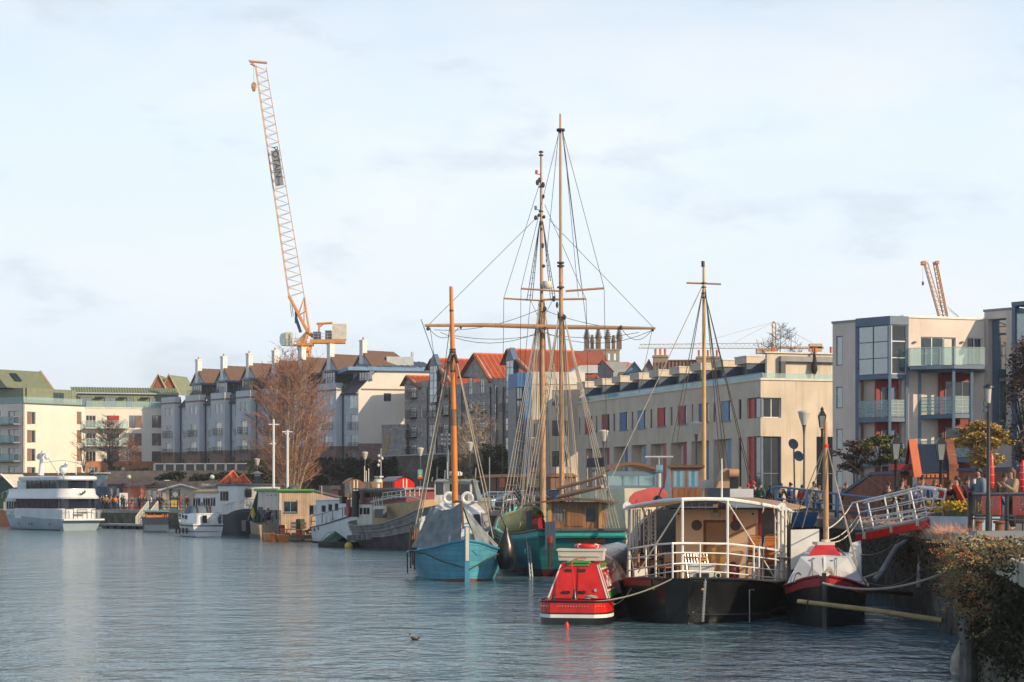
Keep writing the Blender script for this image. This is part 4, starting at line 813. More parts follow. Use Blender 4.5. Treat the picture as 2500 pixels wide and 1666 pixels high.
MB().lathe([(.30,-.03),(.34,0),(.0,.001)],(0,0,0),16).build('round_emblem','white',sg).matrix_local=X0@Matrix.Translation((uc,-.1,zc))@Matrix.Rotation(R(90),4,'X')
for word,s in(('BACON',1),('BUTTIE',-1)):
 for i,ch in enumerate(word):
  a=R(90)-s*R(100)*(i/(len(word)-1)-.5)if s>0 else R(-90)-s*R(110)*(i/(len(word)-1)-.5)
  text(ch,.3,'white',sg,X0@TXT(uc+math.cos(a)*.52,-.09,zc+math.sin(a)*.5)@Matrix.Rotation(a-R(90)if s>0 else a+R(90),4,'Z'))
MB().box(uc-.5,uc+.5,-.1,-.083,zc-.85,zc-.74).build('sign_line','white',sg,F)
F=fr_dir(545,243,.985,.17,10);t=F.thing('brick_pavilion','brick pavilion with two red tiled pyramid roofs behind the blue barge','building',z=2)
def pyr(xl,xr,xa,ye,ya,v):
 a,c,m=F.u(xl,v),F.u(xr,v),F.u(xa,v+3);ze,za=F.z(a,ye,v),F.z(m,ya,v+3);r=MB()
 r.corr((a,v,ze),(c,v,ze),(m+.02,v+3,za),(m-.02,v+3,za),12,.08);r.corr((c,v,ze),(c,v+6,ze),(m,v+3.02,za),(m,v+2.98,za),12,.08);r.corr((a,v+6,ze),(a,v,ze),(m,v+2.98,za),(m,v+3.02,za),12,.08);r.sheet([(a,v+6,ze),(m,v+3,za),(c,v+6,ze)],.1)
 r.build('pyramid_roof','terracotta',t,F);h=MB()
 for p in((a,v,ze),(c,v,ze),(c,v+6,ze)):h.tube([p,(m,v+3,za+.08)],.13,5)
 h.build('hip_tiles','terracotta',t,F);MB().box(a+.5,c-.5,v+.5,v+5.5,1.9,ze).build('wall','redbrick',t,F)
pyr(535,592,569,1180,1151,3.);pyr(560,618,594,1187,1160,-1)
MB().box(F.u(492),F.u(552),-1.2,2,F.z(0,1188),F.z(0,1181)).box(F.u(500),F.u(550),-.5,1.5,1.9,F.z(0,1188)).build('flat_canopy','galv',t,F)
g=fr_dir(612,238,1,.1,5);t=g.thing('chimney_cowl','dark tapering boat funnel with pale square cowl behind the cream barge','funnel',z=2);w=g.u(644)
MB().hexa([(0,0,2),(w,0,2),(w,1.4,2),(0,1.4,2)],[(w*.3,.3,g.z(0,1163)),(w*.72,.3,g.z(0,1163)),(w*.72,1.1,g.z(0,1163)),(w*.3,1.1,g.z(0,1163))]).build('stack','navy',t,g);MB().hexa([(0.,-.2,g.z(0,1157)),(w,-.2,g.z(0,1157)),(w,1.6,g.z(0,1157)),(0.,1.6,g.z(0,1157))],[(w*.4,.3,g.z(0,1151)),(w*.6,.3,g.z(0,1151)),(w*.6,1,g.z(0,1151)),(w*.4,1,g.z(0,1151))]).box(w*.28,w*.74,.25,1.15,g.z(0,1162.8),g.z(0,1157.1)).build('cowl','offwhite',t,g)
Fr=fr_px(255,266,600,262);t=Fr.thing('retaining_wall','stone retaining wall with dark blue fence panels below the pale blue terrace','wall',z=2);L_=Fr.len;u0=Fr.u(376)
MB().box(0,L_,0,.6,1.8,Fr.z(u0,1149.5)).build('stone_face','rockwall',t,Fr);zp0,zp1=Fr.z(u0,1149),Fr.z(u0,1134);n=9
for i in range(n):
 a,c=lerp(u0,L_,i/n),lerp(u0,L_,(i+1)/n);MB().box(a+.14,c-.14,.2,.28,zp0,zp1).build('fence_panel','navy',t,Fr);MB().box(a-.13,a+.13,.1,.4,zp0,zp1+.1).build('post','grey',t,Fr)
MB().box(u0,L_,.15,.35,zp1+.005,zp1+.12).build('coping_rail','galv',t,Fr)
Fw=fr_px(932,270.6,992,268.5);t=Fw.thing('brick_garden_wall','dark brick garden wall joining the terrace end to the brick block','wall',z=8);MB().box(0,Fw.len,0,.5,1.5,Fw.z(0,1040)).box(-.1,Fw.len,-.05,.55,Fw.z(0,1040),Fw.z(0,1040)+.15).build('brickwork','darkbrick',t,Fw)
MB().prism([(.1,Fw.z(0,1108)),(.9,Fw.z(0,1108)),(1.5,Fw.z(0,1062)),(.9,Fw.z(0,1055)),(.3,Fw.z(0,1075))],-.05,-.004).build('render_patch','tan',t,Fw)
Fw=fr_px(930,262,1262,229);t=Fw.thing('terrace_wall','long low dark wall with pale handrail above the overgrown bank','wall',z=8);MB().box(0,Fw.len,0,.5,1.5,Fw.z(0,1116)).build('stone_face','rockwall',t,Fw);MB().box(0,Fw.len,-.1,.2,Fw.z(0,1116)+.01,Fw.z(0,1116)+.16).build('handrail','galv',t,Fw)
Fq=fr_px(236,243,466,227);g=1.95
t=thing('quay_railing','thin dark railing along the far quay in front of the queue','railing',(Fq.a.x,Fq.a.y,g),Fq.ang);m=MB();railing(m,[(0,0,g),(Fq.len,0,g)],1.15,(1.,.6,.25),.035,1.8);m.build('rails','darkgrey',t,Fq)
FC=[(247,'clothwhite','denim','standing in white top at the left end of the far queue'),(252,'clothred','clothblack','in red top near the left end of the far queue'),(260,'clothtan','clothblack','in tan coat with white hat in the far queue'),(271,'clothblue','denim','broad person in bright blue jacket in the far queue'),(276,'clothorange','clothblack','in orange top behind the blue jacket in the far queue'),(282,'clothorange','denim','in ochre coat and light jeans in the far queue'),(292,'clothpink','denim','in pink top beside the white sign in the far queue'),(298,'clothgreen','denim','in teal coat leaning on the far railing'),(303,'clothblack','clothblack','in black by the white sign on the far quay'),(322,'clothgrey','clothpink','fair haired, dark coat and pink trousers, before the salmon hut'),(341,'clothblack','clothblack','in long black coat before the orange hut corner'),(353,'clothblack','denim','tall, in black jacket, back turned, before the white hut'),(368,'clothwhite','denim','in white shirt and blue jeans before the white hut'),(385,'clothgreen','clothblack','with ginger hair and dark green coat by the white hut'),(391,'clothblack','clothblack','dark haired, leaning by the cream kiosk corner'),(440,'clothred','maroon','in bright red coat beside the kiosk sign'),(453,'clothtan','clothtan','in tan clothes at the kiosk right corner'),(459,'clothblack','clothblack','in black at the right end of the kiosk')]
for i,(x,j,tr,lab)in enumerate(FC):
 d=(240 if i%3 else 243)-(x-250)/15
 q=P(x,1240,d);q.z=zq(d);person(q,random.uniform(-2.5,2.5),('stand','walk','hold','stand','lean')[i%5],j,tr,('hairdark','hairbrown')[i%2]if 'ginger' not in lab else 'orange','person '+lab,'people on the far quay',style=i%2,hgt=1.66+.14*random.random(),hat='white' if 'white hat' in lab else None)
def lamp_globe(x,y,d,lab):
 p=P(x,y,d);g=zq(d);t=thing('street_lamp',lab,'street lamp',(p.x,p.y,g),group='globe lamps by the kiosks');h=p.z-g
 MB().tube([(0,0,0),(0,0,h*.3),(0,0,h-.25)],[.09,.06,.05],8).build('post','darkgrey',t);MB().ell((0,0,h),.27,14,10).build('globe','lampglass',t)
lamp_globe(315,1165,241,'globe lamp rising behind the salmon hut');lamp_globe(518,1165,225,'globe lamp standing above the flat canopy by the brick pavilion')
p=P(408,1174,240);t=thing('floodlight_pole','thin pole with flat white floodlight before the cream kiosk','lamp post',(p.x,p.y,1.95));MB().tube([(0,0,0),(0,0,p.z-1.95)],.05,6).build('pole','darkgrey',t);MB().box(-.3,.3,-.15,.15,p.z-1.95,p.z-1.87).build('lamp_head','white',t)
p=P(302,1223,238);t=thing('notice_board','plain white notice board beside the far queue','sign',(p.x,p.y,1.95));MB().box(-.5,.5,-.03,.03,.35,2.0).build('panel','white',t);MB().tube([(-.42,.05,0),(-.42,.05,2)],.04,5).tube([(.42,.05,0),(.42,.05,2)],.04,5).build('post','grey',t)
p=P(426,1240,232);t=thing('life_ring_locker','yellow and blue bin in a black frame beside the red coat','bin',(p.x,p.y,1.95));MB().box(-.34,.34,-.3,.3,.35,1.2).build('yellow_box','yellow',t);MB().box(-.34,.34,-.3,.3,.0,.34).build('blue_base','blue',t);m=MB()
for s in(-.4,.4):m.tube([(s,-.3,0),(s,-.3,1.35)],.05,5)
m.tube([(-.4,-.3,1.35),(.4,-.3,1.35)],.05,5);m.build('frame','blackmetal',t)
Fp=fr_px(243,219,350,213);t=Fp.thing('pontoon','low floating pontoon beside the white yacht','pontoon');MB().box(0,Fp.len,0,2,.35,.55).build('deck','galv',t,Fp);m=MB()
for i in range(6):m.box(Fp.len*i/6+.2,Fp.len*(i+1)/6-.3,.2,1.8,-.3,.345)
m.build('floats','black',t,Fp)
t=thing('gangway','steep white gangway with lattice sides down to the far pontoon','gangway',P(340,1285,217));a,c=P(332,1286,217),P(362,1248,224);m=WB();
for o in(Vector((0,0,0)),Vector((.9,.9,0))):
 m.tube([a+o,c+o],.07,5);m.tube([a+o+Vector((0,0,1.1)),c+o+Vector((0,0,1.1))],.06,5)
 for i in range(9):q=(a+o).lerp(c+o,i/8);m.tube([q,q+Vector((0,0,1.1))],.07,5)
m.build('side_lattice','offwhite',t);m=WB();m.sheet([a,c,c+Vector((.9,.9,0)),a+Vector((.9,.9,0))],.06);m.build('walkway','grey',t)
def rr(u0,u1,y0,y1,r1=.6,r0=0.,n=5):
 """plan outline: corners rounded r0 at the u0 end and r1 at the u1 end"""
 pts=[]
 for cx,cy,r,a0 in((u1,y0,r1,-90),(u1,y1,r1,0),(u0,y1,r0,90),(u0,y0,r0,180)):
  sx=-1 if cx==u1 else 1;sy=1 if cy==y0 else-1
  if r<=0:pts.append((cx,cy));continue
  for i in range(n+1):a=R(a0+90*i/n);pts.append((cx+sx*r+math.cos(a)*r,cy+sy*r+math.sin(a)*r))
 return pts
def boat(F,name,label,cat='boat',group=None):return F.thing(name,label,cat,group)
def lifering(parent,F,c,r=.36,ax='y',m='orange',name='life_ring'):return MB().torus(c,r,r*.26,18,8,ax).build(name,m,parent,F)
C=Vector((*XY(150,205),0));s=Vector((.62,-.78,0));F=Frame((C-s*16.4)[:2],C[:2]);B=4.6;c=B/2
t=boat(F,'motor_yacht','large white motor yacht with two dark window bands at the far left','yacht')
hb=lambda q:c*min(1,(q/.42)**.6)*(1-.04*smooth((q-.8)/.2));U=lambda q:16.4*q;zd=lambda q:lerp(1.75,1.22,min(1,q*1.4))
rk=lambda q,f:-(f*1.9)*(1-smooth(q/.45))+(1-f)*-.7*smooth((q-.85)/.15)
hull(MB(),U,hb,zd,-.5,0,1,22,5,.5,.62,c,deck=0.,rake=rk);m=MB();hull(m,U,hb,zd,-.5,0,1,22,5,.5,.62,c,deck=0.,rake=rk);m.build('hull','yachthull',t,F)
m=MB();hull(m,U,hb,lambda q:.10,-.5,.0,1,22,2,.5,.66,c,rake=lambda q,f:rk(q,.25),out=.03);m.build('waterline_stripe','navy',t,F)
m=MB();zb_=lambda q:lerp(2.75,2.15,smooth(q/.4));hull(m,U,lambda q:hb(q)+.02,zb_,-.5,.66,1,22,3,.5,.7,c,tr=False,rake=rk);m.build('bulwark','hullwhite',t,F)
m=MB();m.prism([(x,y)for x,y in rr(4.6,16.1,.12,B-.12,1.3,.3)],1.2,2.28,'z');m.build('main_deck_wall','hullwhite',t,F)
m=MB();m.prism(rr(4.7,15.95,.2,B-.2,1.2,.3),2.281,3.32,'z');g=m.build('main_windows','yachtglass',t,F)
m=MB().box(1.6,4.69,.5,B-.5,1.9,3.32);m.build('fore_cabin','hullwhite',t,F)
for k in range(4):MB().box(2.0+k*.62,2.4+k*.62,.46,.497,2.2,3.0).build('cabin_window','yachtglass',t,F)
m=MB();
for k in range(9):u=5.3+k*1.25;m.box(u,u+.07,.165,.197,2.28,3.32)
m.build('window_mullions','darkgrey',t,F)
secs=[[(x,y,z)for x,y in rr(3.0,u1,y0,B-y0,1.5,.4,6)]for z,u1,y0 in((3.30,16.5,-.12),(3.45,16.55,-.12),(3.75,16.2,.06),(4.35,16.1,.1))];m=MB();m.loft(secs);m.build('upper_deck_band','hullwhite',t,F)
m=MB();m.prism(rr(7.0,15.6,.3,B-.3,1.2,.3),4.351,5.22,'z');m.build('upper_windows','yachtglass',t,F)
m=MB()
for k in range(8):u=7.6+k*1.05;m.box(u,u+.06,.265,.297,4.35,5.22)
m.build('window_mullions','darkgrey',t,F)
secs=[[(x,y,z)for x,y in rr(5.6,u1,y0,B-y0,1.3,.5,6)]for z,u1,y0 in((5.22,16.1,.05),(5.35,16.2,.0),(5.6,16.15,.02),(5.68,15.9,.2))];m=MB();m.loft(secs);m.build('roof','hullwhite',t,F)
MB().box(4.6,6.95,.5,B-.5,4.351,5.215).build('wheelhouse_back','hullwhite',t,F);m=MB();railing(m,[(1.6,.1,3.4),(6.9,.1,4.3)],.5,(1.,),.03,1.2);m.build('rail','steel',t,F)
for x in(6,8.6,9.2,13.5):MB().ell((x,.02,.62),(.07,.06,.14),8,6).build('porthole','yachtglass',t,F)
m=MB()
def fpt(F,x,y,v):u=F.u(x,v);return Vector((u,v,F.z(u,y,v)))
a=fpt(F,100,1160,2.3);b_=fpt(F,104,1105,2.3);m.tube([a,b_,fpt(F,105,1100,2.3)],[.35,.22,.12],8);m.box(b_.x-.9,b_.x+.9,2.2,2.4,b_.z-.2,b_.z-.1);m.build('mast','hullwhite',t,F)
for x in(95,114):q=fpt(F,x,1116,2.3);MB().ell(q,(.26,.26,.3),10,8).build('radar_dome','hullwhite',t,F)
m=MB();m.tube([fpt(F,118,1119,2.),fpt(F,143,1159,1.)],.05,5);m.tube([fpt(F,186,1160,1),fpt(F,186,1125,1)],.05,5);m.tube([fpt(F,105,1130,2),fpt(F,155,1124,2),fpt(F,228,1140,2)],.03,5);m.build('stays','hullwhite',t,F)
q=fpt(F,155,1147,2.2);m=MB();m.ell(q,(.5,.45,.5),12,8);m.build('satellite_dome','hullwhite',t,F)
m=MB();m.tube([q+Vector((.3,0,.3)),q+Vector((.9,0,.7))],.2,8);m.tube([q+Vector((-.1,0,-.4)),q+Vector((.3,0,-1.))],.05,5);m.build('deck_crane','hullwhite',t,F)
fs=Frame(C[:2],(C+Vector((.78,.62,0))*B)[:2]);m=MB();railing(m,[(.3,-.35,1.25),(1.2,-.35,1.25)],1.0,(1.,),.04,.9);railing(m,[(1.6,-.35,1.25),(2.7,-.35,1.25)],.9,(1.,.75,.6),.04,1.1);railing(m,[(3.2,-.35,1.25),(4.2,-.35,1.25)],.9,(1.,),.04,1.);m.build('stern_rail','brownwood',t,fs)
MB().box(.0,B,-.55,.0,1.05,1.22).build('bathing_platform','hullwhite',t,fs);MB().box(1.65,2.65,-.37,-.3,1.75,1.95).build('stern_bench','greywood',t,fs)
m=MB();e0=Vector((2.35,-.13,3.95));m.tube([e0+Vector((-.35,0,-.2)),e0+Vector((0,0,-.12)),e0+Vector((.25,0,.1)),e0+Vector((.2,0,.32))],[.03,.11,.1,.02],6).tube([e0+Vector((-.45,0,-.05)),e0+Vector((-.1,0,-.25))],.05,5);m.build('emblem','darkgrey',t,fs)
F=fr_dir(-12,232,.95,-.3,10);t=boat(F,'brown_barge','brown barge hull just showing left of the yacht bow');m=MB();hull(m,lambda q:5*q,lambda q:1.4,lambda q:1.9,-.3,0,1,6,3,.6,.8,2.,deck=.1);m.build('hull','rust',t,F);MB().box(.5,3.5,1,3,1.9,2.9).build('cabin','cream',t,F)
shed(-18,34,262,1188,'dkgreen','offwhite','green_hut','small green hut with white bargeboards behind the yacht bow',gable=1158,over=.4,dep=4,ang=(.9,-.4))
F=fr_dir(350,199,.95,.2,10);t=boat(F,'wheelhouse_barge','small navy barge with orange wooden wheelhouse under a teal canopy');w=F.u(414);Fb=Frame((F.M@Vector((w/2,0,0)))[:2],(F.M@Vector((w/2,7,0)))[:2])
m=MB();hull(m,lambda q:7*q,lambda q:w/2*(.9+.1*smooth(q*4)),lambda q:1.45,-.3,0,.99,8,4,.6,.8,0.,deck=.0);m.build('hull','navy',t,Fb);MB().box(.1,w-.1,-.02,-.004,.1,.7).build('stern_panel','slateblue',t,F)
m=MB();z0,z1=1.45,F.z(0,1250)
for a,b_ in((.1,.3),(.95,1.05),(1.75,1.95)):m.box(a+.1,b_+.1,.1,.2,z0,z1)
m.box(.2,2.05,.1,.2,z0,z0+.22).box(.2,2.05,.1,.2,z1-.15,z1).box(.2,.3,.2,2.2,z0,z1);m.build('wheelhouse','orange',t,F);MB().box(.3,1.95,.13,.17,z0+.22,z1-.15).build('window','darkglass',t,F)
m=MB();m.loft([[(0,-.3,z1),(w+.1,-.3,z1-.02),(w+.1,2.6,z1),(0,2.6,z1)],[(.1,-.25,z1+.14),(w-.1,-.25,z1+.1),(w-.1,2.5,z1+.12),(.1,2.5,z1+.14)]],sm=False);m.build('canopy','teal',t,F)
m=MB();m.tube([(2.2,.2,z0),(2.2,.2,z1)],.05,5).tube([(w-.2,.2,z0),(w-.2,.2,z1)],.05,5);m.build('canopy_posts','grey',t,F);MB().box(w*.5,w-.05,.2,2,z0,z0+.5).build('cabin_side','maroon',t,F)
C=Vector((*XY(471,173.5),0));s=Vector((.43,-.9,0));F=Frame((C-s*7.5)[:2],C[:2]);fs=Frame(C[:2],(C+Vector((.9,.43,0))*2.75)[:2]);B=2.75;c=B/2
t=boat(F,'cabin_cruiser','small white cabin cruiser with navy rubbing strakes moored before the blue barge')
hb=lambda q:c*min(1,(q/.45)**.65);U=lambda q:7.5*q;zd=lambda q:lerp(1.45,1.15,smooth(q/.6));rk=lambda q,f:-f*.8*(1-smooth(q/.4))
m=MB();hull(m,U,hb,zd,-.3,0,1,16,4,.55,.7,c,deck=.02,rake=rk);m.build('hull','hullwhite',t,F)
for f0,f1,nm in((.84,.93,'rubbing_strake'),(.50,.56,'rubbing_strake'),(.16,.24,'waterline_stripe')):
 m=MB();hull(m,U,hb,zd,-.3,f0,f1,16,1,.55,.7,c,rake=rk,out=.03);m.build(nm,'navy',t,F)
m=MB();m.loft([[(x,y,z)for x,y in rr(u0,u1,y0,B-y0,.35,.5,4)]for z,u0,u1,y0 in((1.15,2.2,7.3,.3),(1.9,2.6,7.25,.35),(2.08,3.,7.1,.5))]);m.build('cabin','hullwhite',t,F)
m=MB();m.loft([[(x,y,z)for x,y in rr(u0,u1,y0,B-y0,.4,.6,4)]for z,u0,u1,y0 in((2.081,2.7,5.2,.4),(2.55,3.1,5.1,.5),(2.72,3.3,5.0,.7))]);m.build('canopy','slateblue',t,F)
m=MB().box(2.9,4.6,.30,.315,1.55,1.9);m.build('side_window','tealglass',t,F);MB().box(.85,1.25,-.03,-.0,1.25,1.9).build('stern_door','darkglass',t,fs);MB().box(1.26,1.5,-.03,-.0,1.25,1.92).build('curtain','offwhite',t,fs)
m=MB();railing(m,[(c*0+.1,1.3,1.4),(2.2,.25,1.3),(4.5,.1,1.2)],.75,(1.,.5),.025,1.);railing(m,[(7.4,.1,1.15),(7.4,B-.1,1.15)],.95,(1.,),.025,.9);m.build('guard_rail','steel',t,F)
for k in range(4):MB().lathe([(.0,0),(.1,.05),(.1,.5),(0,.55)],(2.6+k*1.1,-.1,.25),8).build('fender','black',t,F)
C=Vector((*XY(582,178),0));s=Vector((.43,-.9,0));F=Frame((C-s*15.6)[:2],C[:2]);fs=Frame(C[:2],(C+Vector((.9,.43,0))*4.4)[:2]);B=4.4;c=B/2
t=boat(F,'converted_barge','large barge with white rounded deckhouse on a dark navy hull by the timber houseboat')
hb=lambda q:c*min(1,((1.02-q)/.16)**.5)*1.02;U=lambda q:17.5*q-1;zd=lambda q:interp([(0,1.35),(.45,1.4),(.75,1.9),(.9,2.4),(1,2.5)],q);rk=lambda q,f:.9*f*smooth((q-.75)/.25)-.6*(1-f)*smooth((q-.7)/.3)
m=MB();hull(m,U,hb,zd,-.4,0,1,24,6,.7,.55,c,deck=.02,rake=rk);m.build('hull','navy',t,F)
m=MB();hull(m,U,hb,zd,-.4,.9,.955,24,1,.7,.55,c,rake=rk,out=.05);m.build('rubbing_band','slateblue',t,F)
z1=F.z(F.u(470),1204);m=MB();m.loft([[(x,y,z)for x,y in rr(.2,8.8,y0,B-y0,.05,1.,5)]for z,y0 in((1.35,.25),(z1,.3))]);m.build('deckhouse','hullwhite',t,F)
m=MB();m.loft([[(x,y,z)for x,y in rr(-.2,9.2,y0,B-y0,.1,1.1,5)]for z,y0 in((z1,.05),(z1+.14,.05),(z1+.34,.9))]);m.build('deckhouse_roof','tan',t,F)
for x0,x1 in((473,477),(479.5,482.5),(484.5,489),(497,501),(503,507),(508.5,513),(515.5,519.5),(521.5,526)):r=F.rect(x0,x1,1215,1236,.3);MB().box(r[0],r[1],.255,.285,r[2],r[3]).build('window','darkglass',t,F)
MB().box(F.u(489,.3),F.u(499,.3),.24,.275,1.45,z1-.9).build('door','steelblue',t,F);lifering(t,F,fpt(F,508,1246,.15),.42,'y','orange')
z2=4.5;z0=1.9;m=MB();m.loft([[(x,y,z)for x,y in rr(8.9,u1,.15,B-.15,1.9,.0,8)]for z,u1 in((z0,15.4),(2.45,15.6),(z2,16.3))]);m.build('wheelhouse','hullwhite',t,F)
m=MB();m.loft([[(x,y,z)for x,y in rr(8.7,u1,.0,B,2.,.0,8)]for z,u1 in((z2,16.45),(z2+.12,16.5),(z2+.2,16.2))]);m.build('wheelhouse_roof','darkgrey',t,F)
for x0,x1 in((539,543),(545.5,550),(552,557.5)):r=F.rect(x0,x1,1200,1223,.15);MB().prism(rr(r[0],r[1],r[2],r[3],.12,.12,3),.09,.142).build('window','darkglass',t,F)
fw=Frame((fs.M@Vector((0,-.45,0)))[:2],(fs.M@Vector((4,-.45,0)))[:2]);u0,u1=fw.u(599),fw.u(614);MB().prism(rr(u0,u1,fw.z(u0,1215),fw.z(u0,1193),.12,.12,3),-.05,.25).build('end_window','darkglass',t,fw)
text('KYLE BLUE',.34,'darkgrey',t,MOF[t.name].inverted()@fw.M@TXT((fw.u(592)+fw.u(622))/2,-.02,fw.z(u0,1228)),'name_lettering',ext=.02)
m=MB();railing(m,[(11,.0,2.0),(13.5,-.0,2.25),(15.6,.6,2.5),(16.6,1.8,2.55)],.75,(1.,),.04,1.2);m.build('bow_rail','offwhite',t,F)
C=Vector((*XY(681,165),0));F=Frame(C[:2],(C+Vector((.93,.36,0))*9)[:2]);Fs=Frame((C+Vector((-.36,.93,0))*7.6)[:2],C[:2])
t=boat(F,'timber_houseboat','flat sided houseboat clad in cedar boards with green roof edge','houseboat');z0,z1=.55,F.z(0,1199);uR=F.u(765);uE=F.u(840)
MB().box(-.3,9.2,-.2,7.8,-.4,z0-.003).build('float','black',t,F)
r=F.rect(692,727,1224,1251);wall(F,0,uR,z0,z1,[r],'cedar',t,th=.2,name='cladding',reveal=.1);window(F,r,t,'steelblue','darkglass',rec=.06,nx=2,sill='darkgrey')
MB().prism([(uR+.003,z0),(uE,z0),(uE,F.z(uE,1219)),(uR+.003,z1)],0,.2).build('cladding','cedar',t,F)
hs=[Fs.rect(659,665,1225,1259),Fs.rect(672,677,1225,1268),Fs.rect(644,648,1235,1262)]+[Fs.rect(a,a+5,1208.5,1211)for a in(650,660,670)];zm=Fs.z(3,1245)
wall(Fs,.0,Fs.len,zm,z1,[h for h in hs if h[2]>=zm],'pinkrender',t,th=.2,name='grey_cladding',reveal=.1);wall(Fs,0,Fs.len,z0,zm-.003,[(h[0],h[1],h[2],zm)for h in hs if h[2]<zm],'greywood',t,th=.2,name='grey_boards',reveal=.1)
for h in hs:MB().box(h[0],h[1],.06,.08,h[2],h[3]).build('window','darkglass',t,Fs)
MB().box(0.6,2.2,.0,-.04,z0+.05,z0+2.1).build('door','slateblue',t,Fs)
m=MB();m.box(-.15,uR,-.15,7.6,z1,z1+.14);m.sheet([(uR+.002,-.15,z1+.14),(uE+.3,-.15,F.z(uE,1216)),(uE+.3,7.6,F.z(uE,1216)),(uR+.002,7.6,z1+.14)],.16);m.build('roof','darkgrey',t,F)
m=MB();m.tube([(-.2,-.2,z1+.05),(uR,-.2,z1+.05)],.11,5);m.tube([(-.2,-.2,z1+.1),(-.2,7.5,z1+.1)],.13,5);a=Fs.M@Vector((0,-.1,z1));m.build('green_roof_edge','green',t,F)
m=MB();m.hexa([(-.5,-.7,z0+1.),(-.2,-.7,z0+1.),(-.2,.1,z0+1.),(-.5,.1,z0+1.)],[(0.2,-.05,z1),(.5,-.05,z1),(.5,.2,z1),(.2,.2,z1)]);m.build('slanted_fin','dkgreen',t,Fs)
MB().lathe([(.0,.0),(.5,.0),(.48,.12),(.25,.32),(.0,.36)],(F.u(715,1.5),1.5,z1+.14),14).build('roof_dome','darkgrey',t,F)
p=P(786,1216,164);m=WB();m.tube([p,P(785,1186,164)],.05,5);m.build('roof_pole','tan',t)
MB().box(-1.9,-.3,-.9,-.2,z0,z0+.9).build('deck_box','navy',t,Fs);
for x,y0,d,arms,lab in((668,1024,172,((1037,-12,14),(1084,-9,6)),'white boat mast with crossarm left of the tall bare tree'),(702,1050,170,((1055,-13,12),(1060,-6,4)),'shorter white boat mast close against the tree trunk')):
 p=P(x,1210,d);zt_=Zat(y0,d);t=thing('boat_mast',lab,'mast',(p.x,p.y,1.2),group='white masts by the houseboat');m=MB();m.tube([(0,0,0),(0,0,zt_-1.2)],[.12,.09],8);m.build('pole','hullwhite',t)
 for ya,a,b_ in arms:z=Zat(ya,d)-1.2;MB().tube([(a/FPX*d,0,z),(b_/FPX*d,0,z)],.06,5).build('crossarm','hullwhite',t)
C=Vector((*XY(632,166),0));F=Frame(XY(596,172),C[:2]);t=boat(F,'plank_barge','small brown planked barge under a green cover beside the grey boards');L_=F.len
m=MB();hull(m,lambda q:L_*q,lambda q:.9*min(1,(q/.4)**.5),lambda q:lerp(1.7,1.2,q),-.3,0,1,12,4,.6,.7,.9,deck=.25);m.build('hull','cedar',t,F)
m=MB();hull(m,lambda q:L_*q,lambda q:.9*min(1,(q/.4)**.5),lambda q:.35,-.3,0,1,12,2,.6,.8,.9,out=.04);m.build('lower_hull','black',t,F)
m=MB();m.lathe([(.6,0),(.4,.3),(.12,.8),(.03,.95)],(1.2,.9,1.3),8);m.build('tent_cover','dkgreen',t,F);MB().lathe([(.12,0),(.22,.3),(.05,.9)],(1.45,.5,1.7),8).build('yellow_float','yellow',t,F)
q=F.M@Vector((L_*.85,1.,1.25));person(q,-.8,'sit','clothblack','clothblack','hairbrown','person in black sitting on the plank barge beside the grey boards',hgt=1.8)
F=fr_px(633,157,680,155);t=boat(F,'rowing_dinghy','rust orange dinghy with a bright orange net over its end','dinghy');L_=F.len
m=MB();hull(m,lambda q:L_*q,lambda q:.5*min(1,(q/.3)**.5),lambda q:.55+.12*(1-q),-.15,0,1,12,4,.5,.6,.5,deck=.12);m.build('hull','mastorange',t,F)
m=MB();m.tube([(0,.5,.68),(.3,.18,.66),(L_,.02,.57)],.035,5);m.build('gunwale','offwhite',t,F)
m=MB();n=7
for i in range(n+1):m.tube([(L_*.62+i*.07,-.06-.04*math.sin(i),.72),(L_*.68+i*.07,-.09,.3),(L_*.78+i*.055,-.12,-.02)],.035,5)
for j in range(6):m.tube([(L_*.64+j*.03,-.12,.66-j*.13),(L_*.64+.55+j*.02,-.12,.68-j*.13)],.035,5)
m.build('orange_net','orange',t,F)
F=fr_px(684,161,742,157);t=F.thing('deck_raft','low dark timber raft moored before the cedar houseboat','raft');m=MB();m.box(0,F.len,0,3,.25,.5)
for k in range(5):m.tube([(F.len*k/5+.1,-.1,.1),(F.len*(k+1)/5,-.1,.05)],.2,7)
m.build('deck','brownwood',t,F)
t=F.thing('wooden_bench','pale wooden bench with slatted back on the dark raft','bench',z=.5);a,b_=F.u(703,.6),F.u(741,.6);m=MB();m.box(a,b_,.85,.9,1.0,1.22).box(a,b_,.85,.9,1.28,1.5);m.build('backrest','pinewood',t,F);MB().box(a,b_,.4,.85,.88,.95).build('seat','pinewood',t,F)
for u in(a+.1,b_-.1):
 for v in(.45,.8):MB().box(u-.04,u+.04,v-.04,v+.04,.5,.878).build('leg','pinewood',t,F)
def drum(x,y,d,z,r,h,mt,name,label,cat):
 p=P(x,y,d);t=thing(name,label,cat,(p.x,p.y,z));MB().lathe([(0,0),(r,0),(r,.03),(r*.97,h*.33),(r,h*.35),(r*.97,h*.66),(r,h*.68),(r,h),(r*.9,h+.02)],(0,0,0),14).build('shell',mt,t);MB().lathe([(r*.92,h+.021),(r*.9,h+.05),(0,h+.05)],(0,0,0),14).build('lid',mt,t);return t
